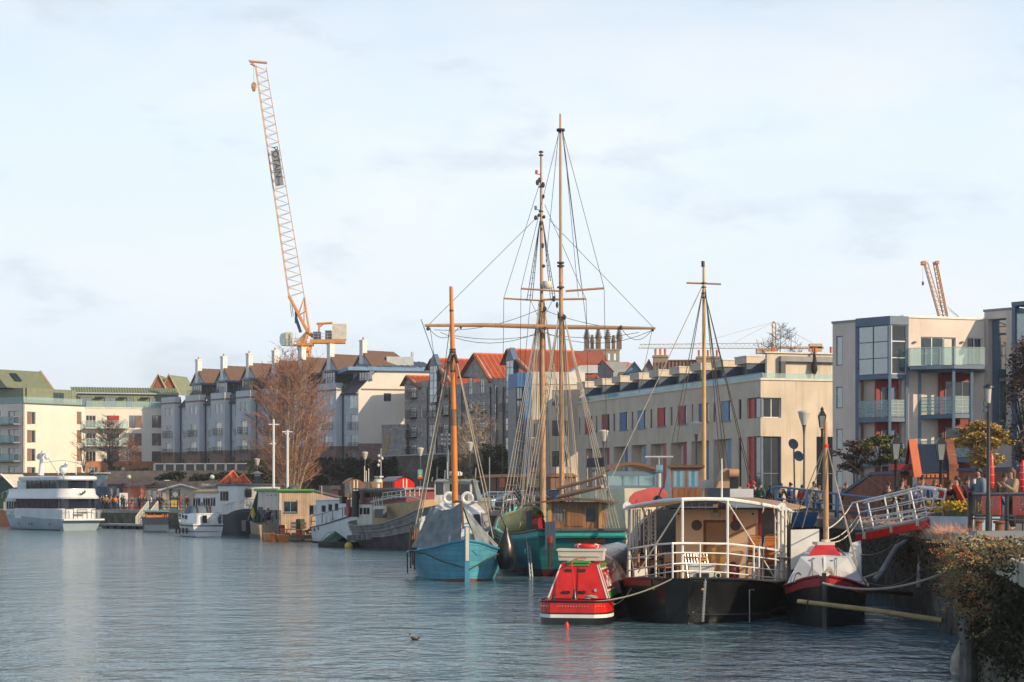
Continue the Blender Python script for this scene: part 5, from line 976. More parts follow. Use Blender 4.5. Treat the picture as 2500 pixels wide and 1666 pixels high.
drum(688,1290,158,.5,.26,.75,'deepred','oil_drum','dull red drum standing on the raft','drum');drum(692,1282,159,.9,.25,.35,'yellow','yellow_keg','yellow keg perched beside the red drum','keg');drum(731,1293,158.2,.5,.22,.38,'brightred','red_bucket','bright red bucket under the raft bench','bucket');drum(690,1297,157.6,.5,.2,.5,'salmon','small_drum','small salmon drum at the raft edge before the red drum','drum');drum(733,1272,160,.5,.35,1.2,'dkgreen','green_bin','dark green bin behind the raft bench','bin')
F=fr_px(738,155,860,149);t=boat(F,'white_workboat','worn white workboat with long windowed cabin left of the dark barge');c=1.9
hb=lambda q:c*min(1,(q/.10)**.5)*(1-.5*smooth((q-.7)/.3));U=lambda q:11*q;zd=lambda q:interp([(0,1.05),(.3,1.45),(.7,2.25),(1,2.9)],q)
m=MB();hull(m,U,hb,zd,-.4,0,1,18,5,.6,.75,c,deck=.02);m.build('hull','hullwhite',t,F);m=MB();hull(m,U,hb,zd,-.4,.95,1,18,1,.6,.75,c,out=.05);m.build('rubbing_band','darkgrey',t,F);m=MB();hull(m,U,hb,lambda q:.12,-.4,0,1,18,1,.6,.8,c,out=.03);m.build('waterline_stripe','navy',t,F)
zr=F.z(2,1222);hs=[F.rect(755,766,1233,1257,.5),F.rect(769,773,1233,1254,.5),F.rect(784,796,1233,1252,.5),F.rect(800.5,812,1230,1249,.5),F.rect(816,827,1228,1249,.5)]
fc=Frame((F.M@Vector((1.2,.5,0)))[:2],(F.M@Vector((8,.5,0)))[:2]);hs=[(h[0]-1.2,h[1]-1.2,h[2],h[3])for h in hs]
wall(fc,0,6.8,1.2,zr,hs,'hullwhite',t,th=.08,name='cabin_side',reveal=.05)
for h in hs:window(fc,h,t,'hullwhite','darkglass',rec=.04,nx=1,fw=.05)
MB().box(1.2,1.28,.58,3.2,1.2,zr).box(1.28,8,3.12,3.2,1.2,zr).build('cabin_end','hullwhite',t,F);m=MB();m.loft([[(.9,.3,zr),(8.2,.3,zr+.05),(8.2,3.4,zr+.05),(.9,3.4,zr)],[(1.,.5,zr+.13),(8.1,.5,zr+.2),(8.1,3.2,zr+.2),(1.,3.2,zr+.13)]],sm=False);m.build('cabin_roof','offwhite',t,F)
m=MB();railing(m,[(1.2,.12,1.3),(3,.05,1.55),(6,.02,2.0)],.7,(1.,),.03,1.5);railing(m,[(.15,1.2,1.1),(.5,.4,1.1)],1.5,(1.,.7,.35),.03,.6);m.build('guard_rail','blackmetal',t,F)
for u in(2.0,2.5,3.1,3.8):MB().hexa([(u,.03,1.35+u*.04),(u+.32,.03,1.37+u*.04),(u+.32,.06,1.37+u*.04),(u,.06,1.35+u*.04)],[(u-.06,.03,1.95+u*.04),(u+.26,.03,1.97+u*.04),(u+.26,.06,1.97+u*.04),(u-.06,.06,1.95+u*.04)]).build('dodger_panel','hullwhite',t,F)
for x,y in((748,1297),(756,1294),(761,1292),(770,1293),(779,1290)):q=fpt(F,x,y,.1);MB().box(q.x-.06,q.x+.06,-.02,.3,q.z-.12,q.z+.1).build('scupper','rust',t,F)
F=fr_px(770,140.5,845,138.5);t=boat(F,'covered_dinghy','dark dinghy under a peaked green tarpaulin before the dark barge stern','dinghy');L_=F.len
m=MB();hull(m,lambda q:L_*q,lambda q:.75*(1-.5*abs(q-.5)),lambda q:.38,-.2,0,1,10,3,.5,.8,.8,deck=.02);m.build('hull','black',t,F)
m=MB();m.loft([[(u,0.05,.38),(u,.8,.38+h),(u,1.55,.38),]for u,h in((.5,.35),(.9,.62),(1.25,.72),(1.7,.5),(1.95,.3))],closed=False,cap=False,sm=False);m.build('tarpaulin','dkgreen',t,F)
m=MB();m.tube([(.45,0.,.40),(1.2,-.02,1.0),(1.25,.8,1.12)],.025,4);m.build('tarpaulin_cord','green',t,F)
p=P(851,1332,138);MB().ell((p.x,p.y,.12),.28,14,10).build('mooring_buoy','yellow');tag(bpy.data.objects['mooring_buoy'],'round golden mooring buoy floating by the dark barge stern','buoy')
p=P(826,1322,141);t=thing('blue_tub','small blue tub floating between the covered dinghy and the dark barge','tub',(p.x,p.y,.2));MB().lathe([(0,-.4),(.4,-.4),(.5,.25),(.44,.25),(.38,-.2)],(0,0,0),12).build('tub_shell','blue',t)
F=fr_px(826,141.5,1075,126);t=boat(F,'dutch_barge','old dark iron barge with grey weathered bulwark and rust streaks','barge');L_=F.len;c=2.4
hb=lambda q:c*min(1,((q+.004)/.13)**.5)*(1-.75*smooth((q-.75)/.25));U=lambda q:L_*q;zd=lambda q:interp([(0,1.85),(.2,1.5),(.45,1.7),(.7,2.35),(1,3.5)],q);rk=lambda q,f:-.9*f*(1-smooth(q/.2))+1.2*f*smooth((q-.8)/.2)
m=MB();hull(m,U,hb,zd,-.5,0,.62,26,5,.7,.6,c,rake=rk);m.build('hull','hullrust',t,F);m=MB();hull(m,U,hb,zd,-.5,.62,1,26,3,.7,.6,c,deck=.25,rake=rk);m.build('bulwark','hullgrey',t,F)
for f in(.62,.80,1.0):
 m=MB();m.tube([((lambda z_,h_:(U(q)+rk(q,f),c-max(h_*(.6+.4*f**.7),.02)-.04,z_))(lerp(-.5,zd(q),f),hb(q)))for q in[i/26 for i in range(27)]],.055,5);m.build('rubbing_rail','hullgrey',t,F)
for k in range(5):q=fpt(F,862+k*12,1314-k*1.,.35);MB().box(q.x-.05,q.x+.05,-.1,.6,q.z-.22,q.z+.2).build('hull_stain_plate','grey',t,F)
a,b_=F.u(872,1.),F.u(909,1.);zc0,zc1=F.z(a,1262,1.),F.z(a,1232,1.);MB().box(a,b_,1.,3.8,1.2,zc1).build('aft_cabin','offwhite',t,F)
for x0,x1 in((879,885),(888,894),(896,902)):r=F.rect(x0,x1,1240,1256,1.);MB().box(r[0],r[1],.97,.995,r[2],r[3]).build('window','darkglass',t,F)
a,b_=F.u(873,1.2),F.u(992,1.2);zw0,zw1=zc1-.1,F.z(a+2,1196,1.2);r=[F.rect(875,880,1203,1221,1.2),F.rect(889,945,1200,1217,1.2),F.rect(952,966,1200,1214,1.2)]
fw=Frame((F.M@Vector((a,1.2,0)))[:2],(F.M@Vector((b_,1.2,0)))[:2]);rr_=[(q[0]-a,q[1]-a,q[2],q[3])for q in r];wall(fw,0,b_-a,zw0,zw1,rr_,'maroon',t,th=.08,name='wheelhouse',reveal=.05)
for q in rr_:window(fw,q,t,'brownwood','darkglass',rec=.04,nx=3 if q[1]-q[0]>1 else 1)
MB().box(a-.3,b_+.3,.9,3.9,zw1,zw1+.12).build('wheelhouse_roof','hullgrey',t,F);MB().box(a,a+.08,1.28,3.6,zw0,zw1).build('wheelhouse_end','maroon',t,F);MB().box(b_-.08,b_,1.28,3.6,zw0,zw1).build('wheelhouse_end','maroon',t,F)
a,b_=F.u(910,.9),F.u(1024,.9);m=MB();m.loft([[(a,.9,1.5),(a,.9,F.z(a,1235,.9)),(a,2.4,F.z(a,1231,2.4)),(a,3.9,F.z(a,1235,.9)),(a,3.9,1.5)],[(b_,.9,2.2),(b_,.9,F.z(b_,1222,.9)),(b_,2.4,F.z(b_,1218,2.4)),(b_,3.9,F.z(b_,1222,.9)),(b_,3.9,2.2)]],closed=False,sm=False);m.build('coach_roof','tan',t,F)
m=MB();m.tube([fpt(F,906,1226,.85),fpt(F,960,1214,.85),fpt(F,1005,1213,.85),fpt(F,1030,1222,.85)],.07,5);railing(m,[fpt(F,935,1222,.8),fpt(F,1024,1211,.8)],.5,(1.,.5),.03,.8);m.build('deck_rail','offwhite',t,F)
MB().box(*[(q.x)for q in(fpt(F,911,1240,.5),fpt(F,942,1240,.5))],.5,.56,F.z(9,1247,.5),F.z(9,1236,.5)).build('white_locker','offwhite',t,F)
m=MB();
for x,y0 in((915,1215),(920,1213),(926,1214),(935,1212)):q=fpt(F,x,1240,.7);m.tube([q,fpt(F,x-3,y0,.7)],.03,4)
m.build('stanchions','offwhite',t,F)
m=MB();q=fpt(F,867,1262,.8);m.tube([q,fpt(F,868,1199,.8)],.27,8);m.build('funnel','black',t,F);q=fpt(F,852,1262,1.2);m=MB();m.tube([q,fpt(F,850,1220,1.2)],.18,8);m.box(q.x-.4,q.x+.4,1,1.5,q.z+.1,q.z+.7);m.build('red_engine','deepred',t,F)
q=fpt(F,853,1193,1.5);MB().lathe([(.05,-.05),(.3,.03),(.46,.14),(.45,.16),(0,.06)],(0,0,0),16).build('satellite_dish','grey',t).matrix_local=MOF[t.name].inverted()@F.M@Matrix.Translation(q)@Matrix.Rotation(R(75),4,'X');MB().tube([q+Vector((0,.1,0)),fpt(F,853,1225,1.6)],.05,5).build('dish_pole','grey',t,F)
q=fpt(F,838,1213,1.2);MB().box(q.x-.25,q.x+.25,1,1.4,q.z-.5,q.z).build('black_box','black',t,F);q=fpt(F,930,1247,.1);MB().box(q.x-.75,q.x+.7,-.05,.25,q.z-.5,q.z+.1).build('rusty_box','darkgrey',t,F)
m=MB();
for x,y0 in((890,1138),(894,1150),(900,1144)):q=fpt(F,x,1190,2.);m.tube([fpt(F,x,1195,2.),fpt(F,x,y0,2.)],.035,5)
m.build('aerials','offwhite',t,F);q=fpt(F,923,1180,2.2);m=MB();m.lathe([(.12,-.4),(.12,0),(.3,.05),(.3,.25),(.1,.4)],q,12);m.box(q.x-.5,q.x+.5,2.1,2.4,q.z+.4,q.z+.5);m.build('radar','offwhite',t,F)
r=F.rect(896,912,1176,1192,2.2);m=MB()
for k in range(5):z=lerp(r[2],r[3],k/5);m.box(r[0],r[1],2.0,2.9,z,z+.09)
m.box(r[0],r[0]+.08,2.05,2.85,r[2],r[3]).box(r[1]-.08,r[1],2.05,2.85,r[2],r[3]);m.build('pallet_crate','pinewood',t,F)
def cloth(mb,A,B,C,D,nx,ny,amp,nf,sag=0.,th=.03,seed=0):
 A,B,C,D=map(Vector,(A,B,C,D));n=(B-A).cross(D-A).normalized();rnd=random.Random(seed);ph=[rnd.uniform(0,6.3)for _ in range(4)]
 vs=[]
 for j in range(ny+1):
  for i in range(nx+1):
   s,t=i/nx,j/ny;p=A.lerp(B,s).lerp(D.lerp(C,s),t);w=(t**.6)*(1-.3*t)
   o=amp*(math.sin(s*nf*6.28+ph[0]+t*1.6)+.5*math.sin(s*nf*13.1+ph[1]-t*3)+.3*math.sin(t*5+ph[2]+s*4))*(.35+w)
   vs.append(p+n*o+Vector((0,0,-sag*4*s*(1-s)*(1-t)-amp*.5*math.sin(s*9+ph[3])*(1 if j==ny else 0))))
 w=nx+1;fs=[(j*w+i,j*w+i+1,(j+1)*w+i+1,(j+1)*w+i)for j in range(ny)for i in range(nx)]
 mb.add(vs,fs,True);mb.add([v-n*th for v in vs],[f[::-1]for f in fs],True);return mb
def lines(name,m,parent,segs,r=.014,n=4):
 mb=WB()
 for s in segs:
  a,b=P(*s[0]),P(*s[1]);dr=s[2]if len(s)>2 else 0
  if dr:mb.sag(a,b,dr,r,n,8)
  else:mb.tube([a,b],r,n)
 return mb.build(name,m,parent)
bw=Vector((*XY(1140,83.5),0));F=Frame(bw[:2],(bw+Vector((-.105,.994,0))*13)[:2]);t=boat(F,'blue_sailing_boat','bright blue wooden boat with orange mast and grey canvas draped over its bow','sailing boat')
hb=lambda q:2.12*min(1,(q/.34)**.58)*(1-.6*smooth((q-.5)/.5));U=lambda q:13*q;zd=lambda q:interp([(0,1.75),(.12,1.45),(.3,1.2),(.6,1.05),(1,1.4)],q);rk=lambda q,f:(1-f)*.25*(1-smooth(q/.1))
m=MB();hull(m,U,hb,zd,-.5,.29,1,26,6,.55,.5,0,deck=.15,rake=rk);m.build('hull','hullblue',t,F);m=MB();hull(m,U,hb,zd,-.5,0,.29,26,3,.55,.5,0,rake=rk);m.build('boot_topping','brownwood',t,F)
def sheer(mb,f,r,q1=1.,out=.03,s=(-1,1),nt=26,lo=.5,p=.55,zb=-.5):
 for sg in s:mb.tube([(U(q)+rk(q,f),sg*(max(hb(q)*(lo+(1-lo)*f**p),.02)+out),lerp(zb,zd(q),f))for q in[q1*i/nt for i in range(nt+1)]],r,5)
m=MB();sheer(m,1.,.06);m.build('gunwale','tealblue',t,F)
m=MB();m.box(-.16,.12,-.10,.10,-.1,2.35);m.build('stem_post','tealblue',t,F);MB().box(-.18,-.162,-.07,.07,.9,2.3).build('stem_scratches','offwhite',t,F)
m=WB();cloth(m,P(1054,1238,88.6),P(1128,1226,86.3),P(1123,1346,84.3),P(1002,1338,87.6),44,14,.06,3.2,.25,seed=1);m.build('bow_canvas','canvas',t)
m=WB();cloth(m,P(1129,1236,86.3),P(1150,1262,87.),P(1224,1344,88.2),P(1168,1340,84.6),26,14,.05,2.4,.0,seed=2);m.build('bow_canvas','canvas',t)
m=WB();m.tube([P(1127,1224,86.4),P(1131,1290,85.0)],.05,6).tube([P(1127,1226,86.4),P(1112,1224,88)],.05,6);m.build('canvas_spar','brownwood',t)
mst=WB();mst.tube([P(1112,1290,88),P(1109,1090,88),P(1105,860,88),P(1101,700,88)],[.145,.13,.11,.075],12);mst.build('mast','mastorange',t)
m=WB();m.tube([P(1112,1248,88),P(1111.6,1229,88)],.165,12);m.build('mast_sleeve','offwhite',t);m=WB()
for y,r in((852,.15),(858,.16),(867,.135)):m.tube([P(1105,y,88),P(1105.1,y+4,88)],r,10)
m.tube([P(1100,865,87.8),P(1094,885,87.6)],.08,6).tube([P(1110,865,87.8),P(1116,885,87.6)],.08,6);m.build('mast_hounds','darkrope',t)
for x,y,r in((1102.3,757,.10),(1105.7,905,.125)):m=WB();m.tube([P(x,y,88),P(x,y+4,88)],r,10);m.build('mast_band','darkrope',t)
for x,y0,y1,r in((1105.2,872,905,.120),(1107.5,1000,1040,.130)):m=WB();m.tube([P(x-.3,y0,88),P(x+.4,y1,88)],r,12);m.build('mast_patch','oldwood',t)
lines('shrouds','rope',t,[((1097,875,88),(1010,1330,89.5)),((1099,875,88),(1016,1332,89)),((1095,870,88),(1004,1336,88.5)),((1113,875,88),(1204,1315,90)),((1115,880,88),(1200,1250,91))],.028)
lines('stays','darkrope',t,[((1098,870,88),(1028,1060,84)),((1028,780,88),(1109,1010,88)),((1110,880,88),(1125,1220,86.3)),((1103,760,88),(1078,960,92))],.016)
m=WB()
for k in range(5):m.tube([P(1003+k*5,1285+k*2,88.6),P(1000+k*4,1345,88)],.04,5)
m.build('deadeyes','brownwood',t)
m=MB()
for sg in(1,-1):
 pts=[(.05,sg*.05,.55),(1.5,sg*1.05,1.0),(3.5,sg*1.75,1.15)]if sg<0 else[(.05,sg*.05,.6),(1.2,sg*.95,.85),(2.6,sg*1.58,1.15),(4.5,sg*2.12,1.2)]
 m.tube([Vector(p)+Vector((-.25,sg*.06,0))for p in pts],.03,5)
m.build('bow_rope','darkrope',t,F);lines('hanging_ropes','darkrope',t,[((1002,1345,87.2),(1003,1388,87.2)),((1007,1345,87.),(1008,1380,87)),((1012,1345,86.8),(1012,1392,86.8)),((994,1350,88.4),(995,1400,88.3))],.03)
p=P(1236,1350,86.5);t2=thing('black_fender','big black sack fender hanging between the blue boat and the teal ship','fender',(p.x,p.y,.3));MB().lathe([(.0,0),(.30,.15),(.42,.6),(.36,1.2),(.12,1.75),(.05,2.)],(0,0,0),12).build('sack','black',t2);MB().tube([(0,0,1.9),(-.25,.2,2.5)],.03,5).build('lanyard','darkrope',t2)
F=fr_dir(1030,97,1,.04,10);t=boat(F,'canvas_cruiser','white cruiser with grey canvas wheelhouse covers behind the blue boat','motor cruiser');w=F.u(1206);Fb=Frame((F.M@Vector((w/2,-1.5,0)))[:2],(F.M@Vector((w/2-.6,11,0)))[:2])
hb=lambda q:(w/2)*min(1,(.35+q*2.2))*(1-.5*smooth((q-.75)/.25));U=lambda q:12*q;zd=lambda q:1.75+.5*(1-q)**2
m=MB();hull(m,U,hb,zd,-.4,0,1,16,5,.55,.6,0,deck=.05);m.build('hull','hullwhite',t,Fb)
zr=lambda y,v=1.:F.z(1.5,y,v);c0,c1=F.u(1042,.8),F.u(1196,.8)
m=MB();m.loft([[(a,v0,z),(b_,v0,z),(b_,6,z),(a,6,z)]for a,b_,v0,z in((c0,c1,.3,1.9),(c0+.25,c1-.25,.9,zr(1248)),(c0+.7,c1-.7,1.4,zr(1226)))],sm=False);m.build('forward_cabin','hullwhite',t,F)
for x0,x1 in((1046,1056),(1152,1174)):r=F.rect(x0,x1,1256,1284,.5);MB().hexa([(r[0],.42,r[2]),(r[1],.42,r[2]),(r[1],.5,r[2]),(r[0],.5,r[2])],[(r[0]+.1,.72,r[3]),(r[1]-.05,.72,r[3]),(r[1]-.05,.8,r[3]),(r[0]+.1,.8,r[3])]).build('cabin_window','darkglass',t,F)
m=WB();cloth(m,P(1173,1252,96.5),P(1190,1254,97.5),P(1203,1297,97),P(1180,1297,96),8,6,.03,1.5,seed=5);m.build('canvas_cover','grey',t)
a,b_=F.u(1061,1.8),F.u(1152,1.8);z0,z1=zr(1226,1.8),zr(1176,1.8);e=F.u(1167,1.8)
wall(Frame((F.M@Vector((a,1.8,0)))[:2],(F.M@Vector((e,1.8,0)))[:2]),0,e-a,z0,z1,[(.05,.45,z0+.35,z1-.05),(.75,1.75,z0+.35,z1-.12)],'offwhite',t,th=.08,name='wheelhouse',reveal=.06)
MB().box(a+.06,a+.44,1.84,1.86,z0+.35,z1-.05).build('window','darkglass',t,F);MB().box(a+.76,a+1.74,1.84,1.86,z0+.35,z1-.12).build('window','darkglass',t,F);MB().box(a,a+.06,1.9,4,z0,z1).build('wheelhouse_side','offwhite',t,F)
m=WB();cloth(m,P(1150,1172,98),P(1164,1172,98.6),P(1174,1222,98.4),P(1153,1226,97.6),10,6,.035,1.6,seed=6);m.build('canvas_cover','canvas',t)
m=MB();m.loft([[(a-.05,1.6,z1),(e+.1,1.6,z1),(e+.1,4.3,z1),(a-.05,4.3,z1)],[(a+.15,1.8,z1+.13),(e-.2,1.8,z1+.13),(e-.2,4.1,z1+.13),(a+.15,4.1,z1+.13)]],sm=False);m.build('wheelhouse_roof','grey',t,F)
q=fpt(F,1112,1163,2.6);m=MB();m.lathe([(.1,-.2),(.12,0),(.34,.03),(.36,.16),(.25,.24)],q,12);m.build('radar','hullwhite',t,F);m=MB()
for x,y0 in((1066,1140),(1160,1142),(1054,1165),(1085,1148)):m.tube([fpt(F,x,1176,2.2),fpt(F,x+2,y0,2.2)],.035,5)
m.tube([fpt(F,1095,1176,2.4),fpt(F,1095,1098,2.4)],.03,5).tube([fpt(F,1195,1240,2.4),fpt(F,1195,1116,2.4)],.03,5);m.build('aerials','grey',t,F)
for x in(1096,1141):MB().torus(fpt(F,x,1216,.6),.24,.085,18,8,'y').build('life_ring','white',t,F)
m=WB();railing(m,[P(1025,1296,94),P(1028,1292,96),P(1038,1288,98)],.55,(1.,.66,.33),.02,.35);m.build('pulpit_rail','hullwhite',t)
st=Vector((*XY(1421,88),0));F=Frame(st[:2],(st+Vector((-.10,.995,0))*25)[:2]);t=boat(F,'tall_ship','teal two masted sailing ship with wooden deckhouse and long yard','sailing ship')
hb=lambda q:interp([(0,1.98),(.06,2.25),(.25,2.65),(.6,2.6),(.8,1.9),(.92,1.),(1,.02)],q);U=lambda q:25*q;zd=lambda q:interp([(0,2.12),(.1,1.95),(.35,1.75),(.7,2.0),(1,3.2)],q);rk=lambda q,f:2.2*(1-f)**1.2*(1-smooth(q/.25))
m=MB();hull(m,U,hb,zd,-.5,.32,.90,30,7,.45,.55,0,rake=rk);m.build('hull','hullteal',t,F);m=MB();hull(m,U,hb,zd,-.5,.90,1,30,2,.45,.55,0,deck=.35,rake=rk);m.build('bulwark','tealtrim',t,F);m=MB();hull(m,U,hb,zd,-.5,0,.32,30,3,.45,.55,0,rake=rk);m.build('boot_topping','maroon',t,F)
m=MB();sheer(m,1.,.06,lo=.55,p=.45);m.tube([(rk(0,1)-.03,y,2.12)for y in(-1.98,0,1.98)],.07,5);m.build('gunwale','darkgrey',t,F)
m=WB();a,b_=P(1372,1320,88.3),P(1480,1320,88.3);m.hexa([P(1374,1326,88.35),P(1478,1326,88.35),P(1478,1326,88.5),P(1374,1326,88.5)],[P(1371,1316,88.15),P(1479,1315,88.15),P(1479,1315,88.35),P(1371,1316,88.35)]);m.build('name_board','oldwood',t)
p=P(1344,1308,87.3);m=WB();m.hexa([P(1332,1343,87.5),P(1356,1341,87.5),P(1356,1341,88),P(1332,1343,88)],[P(1330,1277,87.3),P(1355,1274,87.3),P(1357,1272,87.8),P(1332,1275,87.8)]);m.build('rudder_trunk','slateblue',t)
m=WB();
for dx in(0,6):m.tube([P(1286+dx,1308,90),P(1294+dx,1410,88.6)],.035,5)
for k in range(9):y=1316+k*11;m.tube([P(1287+k*.8,y,89.9-k*.13),P(1293+k*.8,y,89.9-k*.13)],.025,4)
m.build('boarding_ladder','galv',t);m=MB();m.torus((1.,2.42,1.15),.10,.035,10,6,'y');m.build('hawse_ring','tealtrim',t,F)
Fd=fr_dir(1338,91,1,-.1,10);wd_=Fd.u(1470);zf,zc_=Fd.z(0,1293),Fd.z(1,1226);hs=[(.2,.75,zf+.35,zc_-.25),(1.72,2.18,zf+.35,zc_-.25)]
wall(Fd,0,wd_,zf-.6,zc_,hs,'oldwood',t,th=.08,name='deckhouse',reveal=.05);MB().box(.22,.73,.04,.06,zf+.35,zc_-.25).build('shutter','greywood',t,Fd);MB().box(1.73,2.17,.04,.06,zf+.35,zc_-.25).build('window','black',t,Fd)
MB().prism([(.85,zf+.15),(1.6,zf+.15),(1.6,zc_-.35),(1.5,zc_-.22),(1.22,zc_-.16),(.95,zc_-.22),(.85,zc_-.35)],-.04,-.004).build('deckhouse_door','oldwood',t,Fd);MB().box(0,.08,.09,4,zf-.6,zc_).box(wd_-.08,wd_,.09,4,zf-.6,zc_).build('deckhouse_side','oldwood',t,Fd)
for u in(.0,wd_-.15):MB().box(u,u+.16,-.12,-.005,zf-.5,zc_).build('corner_post','pinewood',t,Fd)
m=MB();uu=[Fd.u(x)for x in(1288,1320,1360,1405,1450,1480,1500)];zz=[Fd.z(1,y,0)for y in(1233,1229,1224,1222,1224,1228,1232)]
m.loft([[(u,-.6,z),(u,-.6,z+.09),(u,4,z+.12),(u,4,z+.03)]for u,z in zip(uu,zz)],sm=False);m.build('deckhouse_roof','brownwood',t,Fd);MB().box(-.3,wd_+.4,-.3,-.14,zf-.55,zf+.0).build('white_rail','offwhite',t,Fd)
m=WB();m.ell(P(1268,1278,94),(1.05,1.2,.62),14,8).ell(P(1290,1262,94.5),(.75,1.,.5),12,8);m.build('sail_bundle',mat('pale_yellow_canvas',(.62,.52,.22),.8,var=.25,scale=2,bump=.6,bscale=4),t)
m=WB();rn=random.Random(3)
for k in range(10):a=P(rn.uniform(1268,1318),rn.uniform(1242,1262),93.2);b_=P(rn.uniform(1272,1312),rn.uniform(1275,1296),93);m.sag(a,b_,.15,.03,4,6)
m.build('rope_coils','rope',t);p=P(1388-3,1278,90.4);m=WB();m.tube([P(1308,1281,91.2),P(1322,1279,91)],.30,10);m.build('red_ventilator','deepred',t);m=WB();m.box(P(1285,0,92).x,P(1298,0,92).x,91.6,92.2,2.,2.9);m.build('deck_engine','slateblue',t);m=WB();m.tube([P(1290,1257,92.6),P(1325,1262,92.4)],.11,7).tube([P(1288,1248,92.6),P(1296,1268,92.6)],.16,7);m.build('windlass','orange',t)
m=WB();m.tube([P(1326,1290,103),P(1323.5,735,103)],[.17,.155],10);m.tube([P(1322.5,760,102.75),P(1321.5,520,102.75),P(1321,368,102.75)],[.09,.075,.05],8);m.build('foremast','mastwood',t)
m=WB();m.tube([P(1371,1290,95),P(1369.5,642,95)],[.12,.105],10);m.tube([P(1369,690,94.8),P(1368.5,420,94.8),P(1368,278,94.8)],[.075,.065,.045],8);m.build('mainmast','mastwood',t)
m=WB();m.tube([P(1037,795,101.8),P(1180,794,102.1),P(1320,798,102.4),P(1470,800,102.2),P(1600,802,102)],[.07,.105,.12,.105,.065],8);m.build('main_yard','mastwood',t)
for a,b_,dd,r in(((1272,705),(1366,711),101,.055),((1381,711),(1475,704),95.2,.06),((1230,729),(1318,734),102.6,.05),((1326,732),(1431,730),102.6,.06)):m=WB();m.tube([P(*a,dd),P(*b_,dd)],r,6);m.build('crosstree_spar','mastwood',t)
m=WB();m.tube([P(1362,1193,95),P(1420,1178,93),P(1476,1161,90.5)],[.09,.09,.06],8);m.build('gaff','mastwood',t);m=WB();m.tube([P(1362,1214,94.6),P(1420,1200,93),P(1471,1188,90.5)],[.10,.11,.08],8);m.build('boom','mastwood',t)
q=P(1336,700,102.3);m=WB();m.lathe([(.2,-.1),(.27,.0),(.27,.2),(.22,.27),(.02,.28)],q,14);m.build('radar_dome','offwhite',t)
for x,y,mt in((1310,421,'brightred'),(1308,508,'teal')):m=WB();m.lathe([(.07,-.1),(.075,.1)],P(x,y,102.6),8);o=m.build('signal_lamp',mt,t);m=WB();m.tube([P(x,y+4,102.6),P(1321,y+6,102.75)],.02,4);m.build('lamp_bracket','blackmetal',o)
m=WB();rn=random.Random(5)
for x,y,dd in((1317,440,102.7),(1312,446,102.7),(1326,452,102.7),(1327,480,102.7),(1308,532,102.7),(1316,526,102.7),(1328,530,102.7),(1321,545,102.7),(1322,560,102.7),(1325,600,102.7),(1327,650,102.7),(1363,318,94.8),(1375,318,94.8),(1368,322,94.8),(1318,745,102.7),(1330,755,102.7),(1365,770,94.8),(1378,775,94.8),(1360,745,94.8),(1352,730,102.5),(1045,803,101.8),(1593,806,102),(1125,800,102),(1516,800,102),(1318,805,102.2),(1330,802,102.2)):m.ell(P(x,y,dd),(.06+.05*rn.random(),.07,.08+.08*rn.random()),7,5)
for y in(370,378,455,515):m.tube([P(1321,y,102.75),P(1321,y+3,102.75)],.12,7)
for y in(315,640,648,700):m.tube([P(1368.7,y,94.75),P(1368.7,y+4,94.75)],.17,8)
m.build('blocks_and_bands','darkrope',t)
def shrouds(name,top,feet,th,mt='darkrope',rat=None,r=.02):
 m=WB();fa=[P(*f)for f in feet];ta=P(*top)
 for f in fa:m.tube([ta,f],r,4)
 if rat:
  k=rat[1]
  for i in range(rat[0],k):
   s=i/k;a,b_=ta.lerp(fa[0],s),ta.lerp(fa[-1],s)
   m.tube([a,b_],.012,3)
 return m.build(name,mt,t)
rg=lambda y0:[(x,y0,d)for x,d in((1222,99),(1232,101),(1243,103),(1256,105))]
shrouds('fore_shrouds',(1320,735,103),[(1216,1296,98.5),(1226,1295,100),(1236,1294,101.5),(1247,1293,103),(1258,1292,104.5)],.02,'rope',(8,26),.019)
shrouds('fore_shrouds',(1327,735,103),[(1392,1292,98.5),(1402,1292,100.5),(1410,1292,102.5),(1416,1292,104)],.02,'rope',(8,26),.018)
shrouds('topmast_shrouds',(1318,540,102.75),[(1286,735,102.5),(1293,735,103.2),(1299,735,103.8)],.02,'darkrope',(5,14),.018);shrouds('topmast_shrouds',(1325,540,102.75),[(1344,730,102.5),(1350,730,103.2),(1356,730,103.8)],.02,'darkrope',(5,14),.018)
shrouds('main_shrouds',(1366,760,95),[(1268,1292,91.5),(1278,1292,93),(1288,1292,94.5),(1299,1292,96)],.02,'rope',(8,26),.019)
shrouds('main_shrouds',(1374,760,95),[(1490,1296,90),(1498,1296,91.5),(1506,1296,93),(1513,1296,94.5)],.02,'rope',(8,26),.019)
lines('running_rigging','darkrope',t,[((1317,450,102.7),(1230,728,102.6)),((1230,728,102.6),(1224,1290,104)),((1312,530,102.7),(1045,795,101.8)),((1330,500,102.7),(1430,730,102.6)),((1340,536,102.7),(1595,800,102)),((1365,322,94.8),(1272,705,101)),((1364,322,94.8),(1333,640,102)),((1373,320,94.8),(1475,704,95.2)),((1475,704,95.2),(1484,1240,92)),((1372,322,94.8),(1420,700,98)),((1374,322,94.8),(1440,860,98)),((1375,322,94.8),(1412,725,100)),((1272,705,101),(1266,1290,103)),((1050,800,101.8),(1092,1100,104)),((1316,1292,103),(1322,700,102.8)),((1300,1290,101),(1318,745,102.8)),((1310,1290,101.5),(1319,750,102.8)),((1340,1290,101),(1327,750,102.8)),((1348,1290,99),(1328,745,102.8)),((1355,1290,98),(1362,760,95)),((1390,1290,96),(1374,770,95)),((1400,1290,93),(1376,770,95)),((1431,730,102.6),(1440,1180,101)),((1295,735,103),(1245,1285,103)),((1296,735,103),(1312,770,102.8)),((1350,732,103),(1330,770,102.8)),((1592,806,102),(1560,960,100))],.013)
